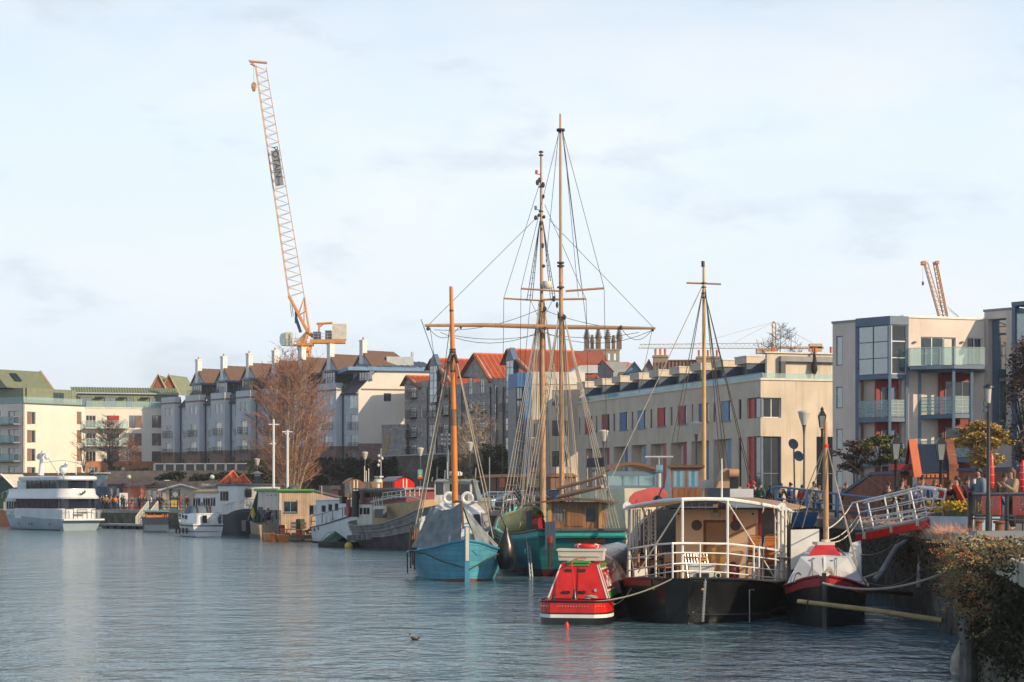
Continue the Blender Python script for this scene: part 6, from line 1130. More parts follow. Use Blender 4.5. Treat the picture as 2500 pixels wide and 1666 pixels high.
lines('yard_footropes','darkrope',t,[((1048,803,101.8),(1120,800,102),.5),((1075,812,102),(1315,812,102.3),.55),((1330,812,102.3),(1590,808,102),.6),((1060,806,101.8),(1318,755,102.6),.35),((1335,760,102.6),(1590,802,102),.3),((1515,800,102),(1590,808,102),.55),((1110,820,101.8),(1310,818,102.3),.2),((1340,818,102.3),(1560,812,102),.2)],.014)
rn=random.Random(11);segs=[]
for k in range(9):x=rn.uniform(1262,1300);segs.append(((x,1290,97+rn.random()*6),(lerp(1322,1312,rn.random()),735+rn.random()*60,102.7)))
for k in range(7):x=rn.uniform(1385,1425);segs.append(((x,1290,93+rn.random()*4),(1374+rn.random()*3,775+rn.random()*40,95)))
for k in range(8):x=rn.uniform(1470,1515);segs.append(((x,1296,90+rn.random()*4),(x-18-rn.random()*12,1190+rn.random()*20,91+rn.random()*3)))
lines('halyards','rope',t,segs,.013)
r=[P(1432,1142,93),P(1475,1140,92.6),P(1474,1117,92.6),P(1433,1119,93)];m=WB();m.sheet(r,.05);m.build('solar_panel','navy',t)
m=WB();m.tube([P(1453,1141,92.9),P(1456,1290,93)],.03,5);m.build('panel_post','galv',t)
rn=random.Random(4);m=WB()
for k in range(14):x=rn.uniform(1232,1275);m.tube([P(x,rn.uniform(1225,1260),100),P(x+rn.uniform(-8,8),rn.uniform(1270,1296),99.5)],rn.choice((.03,.05,.07)),5)
for k in range(8):m.sag(P(rn.uniform(1245,1300),rn.uniform(1170,1215),100),P(rn.uniform(1262,1310),rn.uniform(1230,1262),99),.2,.05,5,6)
m.build('foredeck_gear','darkgrey',t)
F=fr_dir(1488,100,1,.1,10);t=boat(F,'cream_launch','cream hulled launch with dark roofed blue wheelhouse beyond the teal ship','launch');w=F.u(1648);Fb=Frame((F.M@Vector((w*.35,-.5,0)))[:2],(F.M@Vector((w*.5,12,0)))[:2])
hb=lambda q:w*.58*min(1,.25+q*3.5);U=lambda q:12*q;zd=lambda q:4.0-.3*q
m=MB();hull(m,U,hb,zd,-.4,0,1,14,5,.5,.6,0,deck=.05);m.build('hull',mat('cream_hull_paint',(.62,.56,.44),.4,var=.12,streak=.2),t,Fb)
a,b_=F.u(1478,3),F.u(1603,3);z0,z1=F.z(1,1200,3),F.z(1,1151,3);zm0,zm1=F.z(1,1188,3),F.z(1,1160,3);F3_=Frame((F.M@Vector((a,3,0)))[:2],(F.M@Vector((b_,3,0)))[:2])
wall(F3_,0,b_-a,z0-1,z1,[(.1,b_-a-.1,zm0,zm1)],'steelblue',t,th=.1,name='wheelhouse',reveal=.06);window(F3_,(.1,b_-a-.1,zm0,zm1),t,'steelblue','tealglass',rec=.05,nx=3,fw=.04);m=MB()
uu=[lerp(-.15,b_-a+.15,i/8)for i in range(9)];m.loft([[(u,-.25,z1+.35*math.sin(math.pi*i/8)-.02),(u,-.25,z1+.12+.35*math.sin(math.pi*i/8)),(u,4,z1+.12+.35*math.sin(math.pi*i/8)),(u,4,z1-.02+.35*math.sin(math.pi*i/8))]for i,u in enumerate(uu)],sm=False);m.build('wheelhouse_roof','brownwood',t,F3_)
p=P(1609,1200,92);t=thing('searchlight_post','grey post with square searchlight and radar bar beside the cream launch','searchlight',(p.x,p.y,2.6));m=MB();h1=Zat(1140,92)-2.6;m.lathe([(.15,-.5),(.15,h1*.42),(.1,h1*.43),(.1,h1*.9)],(0,0,0),10);m.build('post','galv',t);MB().box(-.17,.17,-.18,.12,h1*.9,h1*.9+.33).build('lamp_housing','tealblue',t);MB().box(-.15,.15,-.20,-.182,h1*.93,h1*.9+.3).build('lamp_lens','tealglass',t);zb_=Zat(1116,92)-2.6;MB().tube([(-.65,0,zb_),(.65,0,zb_)],.05,6).tube([(0,0,h1*.9+.33),(0,0,zb_)],.03,5).build('radar_bar','galv',t)
ax=Vector((.20,.98,0));b0=Vector((*XY(1700,67),0));F=Frame(b0[:2],(b0+ax*22)[:2]);t=boat(F,'black_barge','black domed barge with brown and teal wheelhouse and tall yellow mast behind the canopy boat','barge')
hb=lambda q:2.7*min(1,(.55+q*4));U=lambda q:22*q;zd=lambda q:1.7;m=MB();hull(m,U,hb,zd,-.4,0,1,10,4,.6,.8,0,deck=0.);m.build('hull','hullblack',t,F)
m=MB();arc=lambda x,k:[(x,2.75*k*math.cos(a),1.7+1.85*math.sin(a)*(.9+.1*k))for a in[math.pi*i/14 for i in range(15)]];m.loft([arc(.8,.85),arc(2.5,1.),arc(9,1.)],closed=False,cap=True);m.build('tarpaulin_dome','black',t,F)
Fw=fr_dir(1637,79,1,-.08,10);w=Fw.u(1713);z0,z1=1.6,Fw.z(0,1142);zw0,zw1=Fw.z(0,1192),Fw.z(0,1147)
wall(Fw,0,w,z0,z1,[(.07,w*.48,zw0,zw1),(w*.53,w-.07,zw0,zw1)],'oldwood',t,th=.08,name='wheelhouse',reveal=.05)
for h in((.07,w*.48,zw0,zw1),(w*.53,w-.07,zw0,zw1)):o=window(Fw,h,t,'bluegrey','tealglass',rec=.03,nx=1,fw=.06);MB().box(h[0]+(h[1]-h[0])*.35,h[0]+(h[1]-h[0])*.6,.015,.028,h[2]+.07,h[3]-.07).build('curtain','tealblue',o,Fw)
for k in range(2):MB().box(.1+k*w*.5,w*.46+k*w*.5,-.02,-.003,Fw.z(0,1222),Fw.z(0,1197)).build('lower_panel','oldwood',t,Fw)
MB().box(-.12,w+.12,-.15,2.2,z1,z1+.10).build('wheelhouse_roof','brownwood',t,Fw);MB().box(-.03,.05,.09,2,z0,z1).box(w-.05,w+.03,.09,2,z0,z1).build('wheelhouse_side','ltblue',t,Fw)
m=WB();cloth(m,P(1632,1142,79.2),P(1637,1144,78.9),P(1638,1228,78.6),P(1618,1228,79.4),6,8,.02,1.5,seed=9);m.build('white_sheet','clothwhite',t)
m=WB();m.tube([P(1719,1300,85),P(1719,1000,85),P(1718.5,790,85),P(1718,640,85)],[.095,.09,.075,.05],10);m.build('mast','mastyellow',t);m=WB();m.tube([P(1676,691,85),P(1760,694,85)],.045,6);m.build('crosstree','mastwood',t);m=WB()
m.tube([P(1716,638,85),P(1716.5,652,85)],.08,6);m.build('masthead_light','blackmetal',t)
for y in(690,700,715,725):m=WB();m.tube([P(1718.3,y,85),P(1718.3,y+3,85)],.11,8);m.build('mast_band','blackmetal',t)
lines('shrouds','darkrope',t,[((1716,705,85),(1640,1085,80)),((1716,708,85),(1652,1085,82)),((1722,705,85),(1760,1150,83)),((1722,705,85),(1772,1160,84)),((1722,710,85),(1780,1155,85)),((1722,720,85),(1830,1175,86)),((1722,720,85),(1838,1185,87))],.018);lines('forestay','rope',t,[((1714,700,85),(1478,1200,83))],.02)
m=WB();p=P(1755,1200,76);q=P(1780,1180,76);m.prism([(P(1747,0,76).x,Zat(1193,76)),(P(1779,0,76).x,Zat(1193,76)),(P(1779,0,76).x,Zat(1145,76)),(P(1770,0,76).x,Zat(1144,76)),(P(1762,0,76).x,Zat(1152,76)),(P(1756,0,76).x,Zat(1170,76))],75.7,77);m.build('winch_housing','mastwood',t);m=WB();m.box(P(1779.5,0,76).x,P(1803,0,76).x,76,76.9,Zat(1193,76),Zat(1156,76));m.build('winch_frame','black',t);m=WB();m.tube([P(1780,1156,75.6),P(1803,1156,75.6)],.18,10).tube([P(1778,1150,75.6),P(1805,1152,75.6)],.05,6);m.build('winch_drum','mastwood',t)
m=WB();m.prism(rr(P(1712,0,77).x,P(1742,0,77).x,Zat(1197,77),Zat(1172,77),.06,.06,3),76.8,77.2);m.build('white_tank','offwhite',t);m=WB();m.box(P(1726,0,73).x,P(1780,0,73).x,72.7,74,3.,Zat(1192,73));m.build('black_hatch','navy',t);m=WB();m.box(P(1780,0,75).x,P(1838,0,75).x,74.8,75.2,Zat(1220,75),Zat(1194,75));m.build('white_coaming','paleblue',t)
t=thing('red_dinghy','dull red upturned dinghy lying aslant behind the white canopy edge','dinghy',P(1580,1225,70));m=WB();A,B_=P(1536,1232,69),P(1630,1206,72.5);m.loft([[A.lerp(B_,f)+Vector((0,0,-.02-.05*f))+Vector((x*k,y*k,z*k))for x,y,z in((-.0,-.35,-.05),(0,-.3,.22),(0,0,.42),(0,.3,.22),(0,.35,-.05))]for f,k in((0,.6),(.12,.95),(.5,1.05),(.85,.85),(1,.3))]);m.build('hull',mat('faded_red_paint',(.33,.05,.045),.55,var=.2),t)
m=WB();m.tube([A+Vector((-.1,-.2,-.1)),B_+Vector((.1,-.2,-.22))],.05,5);m.build('gunwale','blackmetal',t);p=P(1606,1218,68.5);m=WB();m.ell(p,(.16,.2,.12),8,6).tube([p,P(1614,1196,68.6),P(1622,1186,68.7)],.03,5);o=m.build('outboard_motor','black',t)
for f in(.25,.75):q=A.lerp(B_,f)+Vector((.1,0,-.12));m=WB();m.tube([q,Vector((q.x+.35,q.y,2.2)),Vector((q.x+.4,q.y,1.6))],.05,6);m.build('cradle_leg','blackmetal',bpy.data.objects['red_dinghy'])
ax=Vector((.27,.963,0));b0=Vector((*XY(1650,56.2),0));F=Frame(b0[:2],(b0+ax*16)[:2]);t=boat(F,'canopy_houseboat','black hulled houseboat with white railed foredeck under an arched canopy','houseboat')
hbv=lambda q:interp([(0,.35),(.03,.95),(.07,1.5),(.13,1.95),(.2,2.2),(.3,2.35),(1,2.3)],q);U=lambda q:16*q;zd=lambda q:interp([(0,1.30),(.1,1.22),(.22,1.06),(1,1.0)],q);rk=lambda q,f:(1-f)*.35*(1-smooth(q/.1))
m=MB();hull(m,U,hbv,zd,-.5,0,1,40,6,.6,.82,0,deck=.06,rake=rk);m.build('hull','hullblack',t,F)
m=MB();
pts=[(U(q)+rk(q,.93),(hbv(q)*.985+.035),lerp(-.5,zd(q),.93))for q in[.02+.3*i/14 for i in range(15)]];m.loft([[(x,y,z-.09),(x,y+.02,z+.10),(x-.02,y-.03,z+.12)]for x,y,z in pts],closed=False,cap=False);m.build('maroon_strake','maroon',t,F)
hb_old,hb=hb,hbv
m=MB();sheer(m,1.,.045,.95,lo=.82,p=.6);sheer(m,.42,.03,.95,s=(-1,),lo=.82,p=.6);m.build('rubbing_rail','black',t,F)
m=WB();a,b_=P(1722,1418,56.0),P(1716,1515,55.75)
for k in range(26):q=a.lerp(b_,k/25);(m.torus(q,.032,.011,8,5,'y')if k%2 else m.torus(q,.032,.011,8,5,'x'))
m.build('anchor_chain','galv',t);m=WB();m.tube([P(1830,1520,56.5),P(1830,1440,56.7),P(1842,1440,56.7)],.018,5);m.build('draught_pipe','grey',t)
cab=Frame(XY(1650,63.2),XY(1853,62.4));
def cz(y,u=1.3):return cab.z(u,y)
w=cab.len;zt=cz(1244);z0=.95;du0,du1=cab.u(1717),cab.u(1777);dzt=cz(1270)
wall(cab,0,w,z0,zt,[(du0,du1,z0+.05,dzt)],mat('peach_cabin_paint',(.85,.62,.42),.55,var=.08),t,th=.1,name='cabin_front',reveal=.08)
MB().box(du0+.01,du0+.06,-.02,.06,z0+.06,dzt-.01).box(du1-.06,du1-.01,-.02,.06,z0+.06,dzt-.01).box(du0+.06,du1-.06,-.02,.06,dzt-.07,dzt-.01).build('door_frame','oldwood',t,cab)
o=MB().box(du0+.065,du1-.065,.03,.07,z0+.06,dzt-.08).build('door','pinewood',t,cab);MB().box(du0+.08,du1-.08,.01,.03,cz(1296),cz(1290)).build('door_rail','pinewood',o,cab);MB().box(du0+.1,du1-.1,.012,.03,cz(1335),cz(1298)).build('door_panel','mastwood',o,cab)
MB().box(cab.u(1733),cab.u(1777),-.25,-.2,z0,cz(1334)).build('lower_door','mastyellow',t,cab)
for x,y,r in((1701,1283,13),(1796,1283,13)):MB().lathe([(r/FPX*63,0),(r/FPX*63,.02),(r/FPX*63*.88,.03),(0,.031)],(0,0,0),20).build('porthole',mat('porthole_cover',(.13,.10,.09),.6,var=.2),t).matrix_local=MOF[t.name].inverted()@cab.M@Matrix.Translation((cab.u(x),-.003,cz(y)))@Matrix.Rotation(R(90),4,'X')
for x in(1657,1838):MB().ell((cab.u(x),-.01,cz(1255)),(.035,.02,.035),8,6).build('cabin_lamp','brownwood',t,cab)
MB().box(cab.u(1737),cab.u(1758),-.1,-.003,cz(1264),cz(1252)).build('white_lantern','offwhite',t,cab);MB().box(cab.u(1742),cab.u(1752),-.07,-.003,cz(1252),cz(1232)).build('centre_post','tan',t,cab);m=MB();m.lathe([(0,-.09),(.06,-.06),(.03,0),(.05,.02),(.02,.09)],(cab.u(1793),-.05,cz(1264)),8);m.build('red_ornament','brightred',t,cab);MB().box(cab.u(1754),cab.u(1774),-.06,-.003,cz(1243),cz(1234)).build('red_box','deepred',t,cab)
MB().box(w-.02,w+.06,-.03,.1,z0,zt).build('corner_trim','deepred',t,cab);MB().box(.0,w,.11,6,z0,zt-.02).build('cabin','black',t,cab);MB().hexa([(cab.u(1780),-.06,cz(1312)),(cab.u(1846),-.06,cz(1281)),(cab.u(1846),-.003,cz(1281)),(cab.u(1780),-.003,cz(1312))],[(cab.u(1780),-.06,cz(1308)),(cab.u(1846),-.06,cz(1277)),(cab.u(1846),-.003,cz(1277)),(cab.u(1780),-.003,cz(1308))]).build('handrail','pinewood',t,cab)
m=MB();m.box(-.12,w+.12,-.35,6,zt+.003,zt+.06);m.build('cabin_roof','black',t,cab)
top=[(1536,1341,59.8),(1577,1334,58.4),(1601,1330,57.6),(1642,1327,56.5),(1666,1326.5,56.7),(1709,1327,57.0),(1776,1328,57.7),(1840,1335,58.8),(1853,1337,59.0),(1893,1343,59.9),(1912,1350,60.8)];bot=[1431,1424,1420,1413,1411,1412,1416,1423,1425,1428,1430]
T3=[P(*q)for q in top];B3=[P(q[0],y,q[2])for q,y in zip(top,bot)]
m=WB()
for f,r in((1,.032),(.73,.02),(.42,.02),(.2,.02)):m.tube([b.lerp(a,f)for a,b in zip(T3,B3)],r,6)
m.build('foredeck_rails','white',t)
for i,(a,b)in enumerate(zip(T3,B3)):
 if i in(4,6):continue
 m=WB();m.tube([b,a],.03,6);m.build('rail_post','white',t)
for(x0,y0),(x1,y1),d,r in(((1536,1238),(1536,1430),59.8,.045),((1666,1222),(1666,1412),56.8,.04),((1776,1222),(1776,1417),57.7,.04),((1909,1244),(1909,1428),60.7,.06),((1900,1244),(1900,1428),60.9,.04),((1918,1244),(1918,1428),61,.035)):
 m=WB();m.tube([P(x1,y1,d),P(x0,y0,d)],r,8);m.build('canopy_post','white',t)
for a,b_ in(((1666,1228,56.8),(1558,1398,59.2)),((1777,1228,57.7),(1900,1425,60.3))):m=WB();m.tube([P(*a),P(*b_)],.022,6);m.build('canopy_brace','white',t)
m=WB();fr_e=[(1531,1241,59.8),(1565,1234,59),(1605,1227,58),(1666,1222,57),(1720,1221,57.2),(1776,1222,57.8),(1830,1229,58.9),(1880,1238,60),(1915,1245,61)]
A3=[P(*q)for q in fr_e];bk=[a+ax*5.2+Vector((0,0,.05))for a in A3];m.loft([[a+Vector((0,0,-.03)),a+Vector((0,0,.025)),b_+Vector((0,0,.025)),b_+Vector((0,0,-.03))]for a,b_ in zip(A3,bk)]);m.build('canopy','canopycloth',t);m=MB();m.prism([(q*16,hbv(q)*.93)for q in(.02,.06,.1,.2,.3,.42)]+[(q*16,-hbv(q)*.93)for q in(.42,.3,.2,.1,.06,.02)],.96,1.012,'z');m.build('foredeck','pinewood',t,F)
m=WB();m.tube([a+Vector((0,-.03,.03))for a in A3],.055,7);m.tube([A3[-1]+Vector((0,-.02,.03)),P(1938,1250,61.4)],[.07,.02],6);m.build('canopy_roll','white',t)
for x,y,d in((1531,1236,59.7),(1909,1238,60.6)):m=WB();q=P(x,y,d);m.tube([q+Vector((0,-.07,0)),q+Vector((0,.05,0))],.13,16);m.tube([q+Vector((0,-.09,0)),q+Vector((0,-.06,0))],.03,8);m.build('canopy_roller','white',t)
rn=random.Random(8);m=WB()
for k in range(16):x=rn.uniform(1536,1910);y=1226+abs(x-1720)/190*14;a=P(x,y,58.);m.tube([a,a+Vector((rn.uniform(-.05,.05),0,-.12-.1*rn.random()))],.007,4)
for k in range(9):a=P(1916+k*2.4,1247,61.2);m.tube([a,a+Vector((rn.uniform(-.06,.06),0,-.25-.2*rn.random()))],.01,4)
m.build('canopy_ties','offwhite',t)
def lattice(pts,parent,name='side_truss',wv=.14):
 m=WB()
 for(x,y0,y1,d)in pts:
  a,b_=P(x,y0,d),P(x,y1,d);o=Vector((wv,0,0));m.tube([a,b_],.022,5);m.tube([a+o,b_+o],.022,5);n=9
  for k in range(n):p,q=a.lerp(b_,k/n),a.lerp(b_,(k+1)/n);m.tube([p,q+o]if k%2 else[p+o,q],.012,4)
 return m.build(name,'offwhite',parent)
for q in((1551,1243,1352,61.5),(1572,1243,1350,62.5),(1590,1244,1330,63),(1892,1246,1425,61.3)):lattice([q],t)
m=WB();
for x,d in((1546,61),(1556,61.6),(1585,62.6),(1600,63.2)):m.tube([P(x,1244,d),P(x,1420,d)],.03,5)
m.build('side_posts','offwhite',t);m=WB();m.tube([P(1762,1120,60),P(1762,1220,60)],[.02,.035],6);m.build('flag_post','white',t)
m=WB();a=P(1536,1341,59.8);m.tube([P(1536,1240,59.7),P(1530,1420,59.6)],.012,4).tube([P(1519,1240,59.6),P(1548,1400,59.4)],.012,4);m.build('lashing','rope',t)
def cafe_chair(parent_frame_pt,rz,seatz,label,n_st=1,group=None):
 t=thing('stacking_chair',label,'chair',parent_frame_pt,rz,group);m=MB()
 for sx in(-.2,.2):m.tube([(sx,.2,0),(sx,.17,.45),(sx*1.02,.24,.82)],.014,5).tube([(sx,-.22,0),(sx,-.2,.62)],.014,5).tube([(sx,-.2,.62),(sx,.2,.62)],.014,5)
 m.tube([(-.2,.24,.82),(-.12,.26,.88),(.12,.26,.88),(.2,.24,.82)],.014,5);m.build('chair_frame','steel',t)
 for k in range(4):z=.56+k*.075;MB().box(-.19,.19,.19+k*.012,.21+k*.012,z,z+.06).build('back_slat','mastorange',t)
 for k in range(5):y=-.2+k*.08;MB().box(-.2,.2,y,y+.065,.44,.46).build('seat_slat','mastorange',t)
 return t
zdk=1.0
for x,d,nst in((1838,61.2,4),(1879,61.6,4)):
 base=P(x,1400,d)
 for k in range(nst):
  z=zdk+.02+k*.17
  cafe_chair((base.x+k*.012,base.y+k*.02,z),R(-12),.45,('left' if x<1860 else 'right')+' stack of orange slatted steel chairs on the foredeck, '+('lowest','second','third','topmost')[k]+' chair',group='stacked cafe chairs')
def table(x,y,d,rz,label,tilt=0.):
 p=P(x,y,d);t=thing('folding_table',label,'table',(p.x,p.y,1.02),rz);MB().box(-.6,.6,-.35,.35,.70,.73).build('table_top','greywood',t)
 for sx in(-.5,.5):
  for sy in(-.28,.28):MB().tube([(sx,sy,0),(sx*.95,sy,.7)],.02,5).build('leg','steel',t)
 return t
table(1580,1400,61.2,.3,'folding table heaped with upturned chairs behind the left railing');table(1880,1400,60.9,.1,'small table behind the right railing below the chairs')
rn=random.Random(14)
def wood_chair(x,d,z,rz,label,up=False):
 p=P(x,1400,d);t=thing('wooden_chair',label,'chair',(p.x,p.y,z),rz);s=-1 if up else 1;o=.5 if up else 0.
 f=lambda z:o+s*z
 MB().box(-.2,.2,-.2,.2,f(.44),f(.47)).build('seat','oldwood',t);MB().box(-.2,.2,.18,.21,f(.6),f(.85)).build('backrest','mastwood',t)
 for sx in(-.18,.18):
  for sy in(-.18,.18):MB().tube([(sx,sy,f(0)),(sx,sy,f(.9 if sy>0 else.44))],.02,5).build('leg','brownwood',t)
wood_chair(1568,61.3,1.76,.4,'upturned wooden chair at the left on the heaped table',True);wood_chair(1597,61.,1.76,-.3,'upturned wooden chair in the middle of the heaped table',True);wood_chair(1641,60.8,1.02,1.2,'wooden chair standing beside the steel chair pile');wood_chair(1622,60.,1.02,-.8,'wooden chair turned sideways behind the railing post');wood_chair(1566,60.4,1.02,2.,'wooden chair at the far left behind the railing')
for k in range(5):
 p=P(1690+k*7,1400,60.3-k*.05);tt=thing('folded_chair','folded steel chair leaning in a row behind the white box, '+('first','second','third','fourth','fifth')[k]+' from the left','chair',(p.x,p.y,1.05),R(20),'folded steel chairs');m=MB()
 for sx in(-.17,.17):m.tube([(sx,-.12,0),(sx,.16,.82)],.016,5)
 for z in(.2,.45,.8):m.tube([(-.17,-.12+.28*z/.82,z),(.17,-.12+.28*z/.82,z)],.013,5)
 m.build('chair_frame','steel',tt)
 for z in(.62,.70):MB().box(-.17,.17,.085,.105,z,z+.05).build('back_slat','mastorange',tt)
p=P(1713,1418,58.8);tt=thing('cool_box','white storage box with lid in the middle of the foredeck','box',(p.x,p.y,1.2),R(-6));w=.38
MB().hexa([(-w*.92,-.2,0),(w*.92,-.2,0),(w*.92,.2,0),(-w*.92,.2,0)],[(-w,-.23,.36),(w,-.23,.36),(w,.23,.36),(-w,.23,.36)]).build('box_body','white',tt);MB().box(-w-.03,w+.03,-.26,.26,.362,.43).build('lid','white',tt);MB().box(-.15,.22,-.262,-.205,.04,.16).build('dark_label','navy',tt)
p=P(1562,1420,60);tt=thing('white_cabinet','small white cabinet behind the left railing','cabinet',(p.x,p.y,1.02),.2);MB().box(-.2,.2,-.15,.15,0,.42).build('case','white',tt);MB().box(-.1,.12,-.165,-.152,.06,.2).build('vent','grey',tt)
p=P(1752,1412,59);tt=thing('white_pipe_roll','short white pipe with dark open end beside the white box','pipe',(p.x,p.y,1.2));MB().tube([(0,-.2,.08),(0,.2,.08)],.085,14).build('pipe','white',tt);MB().tube([(0,-.205,.08),(0,-.2,.08)],.06,14).build('opening','black',tt)
p=P(1790,1402,60);tt=thing('red_white_fender','maroon and white round fender leaning before the cabin door','fender',(p.x,p.y,1.05));MB().ell((0,0,.3),(.2,.2,.3),14,10).build('ball','maroon',tt);MB().ell((-.2,.05,.32),(.17,.17,.26),12,8).build('white_half','offwhite',tt)
hb=hb_old
ax=Vector((.16,.987,0));b0=Vector((*XY(1397,55.9),0));F=Frame(b0[:2],(b0+ax*17)[:2]);t=boat(F,'narrowboat','glossy red narrowboat with green edged cabin and plastic sheeting, stern towards us','narrowboat')
hb=lambda q:interp([(0,.62),(.008,.80),(.02,.94),(.045,1.03),(1,1.04)],q);U=lambda q:17*q;zd=lambda q:.68;rk=lambda q,f:0
NB=dict(lo=1.,p=1.)
for f0,f1,m_,nm in((0,.555,'hullblack','hull'),(.555,.645,'white','white_stripe'),(.645,.69,'black','black_stripe'),(.69,.97,'narrowred','red_band')):
 q1=1.;mm=MB();n=60 if nm=='hull' else 40;hull(mm,(lambda q:17*q)if nm=='hull' else(lambda q:17*q*.075),hb if nm=='hull' else(lambda q:hb(q*.075)),lambda q:.68,-.4,f0,f1,n,2,1.,1.,0,out=0 if nm=='hull' else.004,tr=True);mm.build(nm,m_,t,F)
m=MB();hull(m,U,hb,zd,-.4,.555,.97,60,2,1.,1.,0,deck=0.02,tr=False,out=-.012);m.build('upper_hull','hullblack',t,F)
m=MB();pr=[(U(q),hb(q)+.02,.655)for q in[.1*i/20 for i in range(20,-1,-1)]]+[(U(q),-hb(q)-.02,.655)for q in[.1*i/20 for i in range(21)]];m.tube(pr,.03,6);m.build('deck_rail','black',t,F)
mm=MB()
for k in range(24):y=-.9+k*.078;mm.ell((-.004+(abs(y)**3)*.12,y,.53),.011,5,4)
mm.build('rivets','white',t,F)
x0=1.25;zc=1.66;wb,wt=.90,.55
cs=lambda x,zt=zc,kb=1.,kt=1.:[(x+.25*0,wb*kb,.68),(x+.28,wt*kt,zt),(x+.28,wt*kt*.5,zt+.04),(x+.28,-wt*kt*.5,zt+.04),(x+.28,-wt*kt,zt),(x,-wb*kb,.68)]
m=MB();m.loft([cs(x0),cs(x0+14)],sm=False);m.build('cabin','narrowred',t,F)
def onback(y,z,o=.012):f=(z-.68)/(zc-.68);return Vector((x0+.28*f-o,y*lerp(wb,wt,f),z))
def back(pts,m_,nm,o=.012):mm=MB();mm.sheet([onback(y,z,o)for y,z in pts],.01);return mm.build(nm,m_,t,F)
for s in(1,-1):back([(s*.985,.70),(s*.93,.70),(s*.92,zc-.02),(s*.98,zc-.02)][::s],'white','white_edge')
back([(.62,zc-.05),(-.55,zc-.05),(-.55,zc+.03),(.62,zc+.03)][::-1],'green','green_hatch',.03);mm=MB();mm.box(x0+.2,x0+1.2,-.3,.34,zc+.035,zc+.09);mm.build('green_slide','green',t,F)
for y in(.42,-.12):
 for z in(.86,1.48):
  yy=y*1.12 if z>1 else y;q=onback(yy,z,.03);mm=MB()
  for d in(-.06,0,.06):mm.lathe([(.05,-.012),(.05,.012)],(0,0,0),10);
  mm=MB();mm.tube([q+Vector((.012,-.055,0)),q+Vector((-.01,-.055,0))],.052,10).tube([q+Vector((.012,.055,0)),q+Vector((-.01,.055,0))],.052,10).box(q.x-.006,q.x+.012,q.y-.12,q.y+.12,q.z-.03,q.z+.03);mm.build('vent','black',t,F)
q=onback(-.62,.92,.02);MB().tube([q,q+Vector((-.03,0,0))],.045,10).build('light_fitting','steel',t,F);mm=MB();mm.tube([onback(.02,zc-.04,.02),onback(.02,.7,.02)],.012,5);mm.build('door_seam','deepred',t,F)
def onside(x,z,o=.012):f=(z-.68)/(zc-.68);return Vector((x0+.28*f+x,-lerp(wb,wt,f)-o,z))
def side(pts,m_,nm,o=.012):mm=MB();mm.sheet([onside(x,z,o)for x,z in pts],.01);return mm.build(nm,m_,t,F)
side([(0.0,.70),(0.0,zc),(.10,zc),(.10,.70)],'white','white_edge');side([(.1,.70),(.1,.86),(2.3,.86),(2.3,.70)],'green','green_border');side([(.1,zc-.10),(.1,zc+.0),(2.3,zc+.0),(2.3,zc-.10)],'green','green_border');side([(.1,.88),(.1,.93),(2.3,.93),(2.3,.88)],'offwhite','white_line');side([(.1,zc-.17),(.1,zc-.12),(2.3,zc-.12),(2.3,zc-.17)],'offwhite','white_line')
mm=MB()
for xo in(.5,.62):
 pts=[onside(xo+.0,1.0,.02),onside(xo+.12,1.22,.02),onside(xo+.3,1.38,.02),onside(xo+.45,1.22,.02),onside(xo+.55,1.0,.02)];mm.tube(pts,.02,5)
mm.tube([onside(.75,1.0,.02),onside(.82,1.15,.02),onside(.95,1.0,.02)],.02,5).tube([onside(1.35,1.0,.02),onside(1.35,1.4,.02),onside(1.7,1.4,.02)],.022,5);mm.build('painted_scroll','offwhite',t,F)
m=MB();secs=[]
rn=random.Random(2)
for i in range(15):
 x=x0+2.1+i*.6;k=1.06+.02*math.sin(i*1.7);secs.append([(x+rn.uniform(-.05,.05),y*k,z+rn.uniform(-.03,.03))for y,z in((.98,.74),(.84,1.25),(.66,1.76),(.35,1.98),(0,2.03),(-.35,1.98),(-.66,1.76),(-.84,1.25),(-.98,.74))])
m.loft(secs);m.build('plastic_sheet','plastic',t,F)
tt=thing('storage_crate','cream plastic crate on the narrowboat roof','crate',F.M@Vector((x0+.9,0,zc+.09)),F.ang);w2=.64;m=MB();m.hexa([(-.3,-w2,.0),(.3,-w2,.0),(.3,w2,.0),(-.3,w2,.0)],[(-.33,-w2-.02,.28),(.33,-w2-.02,.28),(.33,w2+.02,.28),(-.33,w2+.02,.28)]);m.build('crate_body','offwhite',tt);MB().box(-.36,.36,-w2-.05,w2+.05,.28,.34).build('crate_lid','offwhite',tt);MB().box(-.345,-.33,-w2*.9,w2*.9,.12,.16).build('moulded_band','offwhite',tt)
q=F.M@Vector((x0+1.1,-.15,zc+.48));tt=thing('lifebuoy','red and white lifebuoy lying on the cream crate','lifebuoy',q);MB().torus((0,0,0),.34,.06,22,8,'z').build('ring','brightred',tt);
for k in range(4):a=R(45+90*k);MB().torus((.34*math.cos(a),.34*math.sin(a),0),.045,.03,10,6,'y').build('white_band','white',tt)
q=F.M@Vector((x0+.9,.02,zc+.435));tt.location.z=q.z+.06
m=MB();m.tube([(x0+.3,.86,zc-.1),(x0+.33,.86,zc+.62)],.085,12);m.build('chimney_pipe','black',t,F);MB().tube([(x0+.33,.86,zc+.62),(x0+.33,.86,zc+.76)],.088,12).tube([(x0+.33,.86,zc+.77),(x0+.33,.86,zc+.80)],.07,10).build('chimney_top','deepred',t,F)
m=MB();m.tube([(x0+.2,.18,zc+.06),(x0-.05,.17,zc+.02),(x0-.35,.05,.86),(x0-.45,.04,.70)],.026,7);m.build('tiller','brightred',t,F);m=MB();m.lathe([(.1,0),(.06,.1),(.035,.3)],(x0-.45,.04,.68),10);m.build('rudder_post','black',t,F)
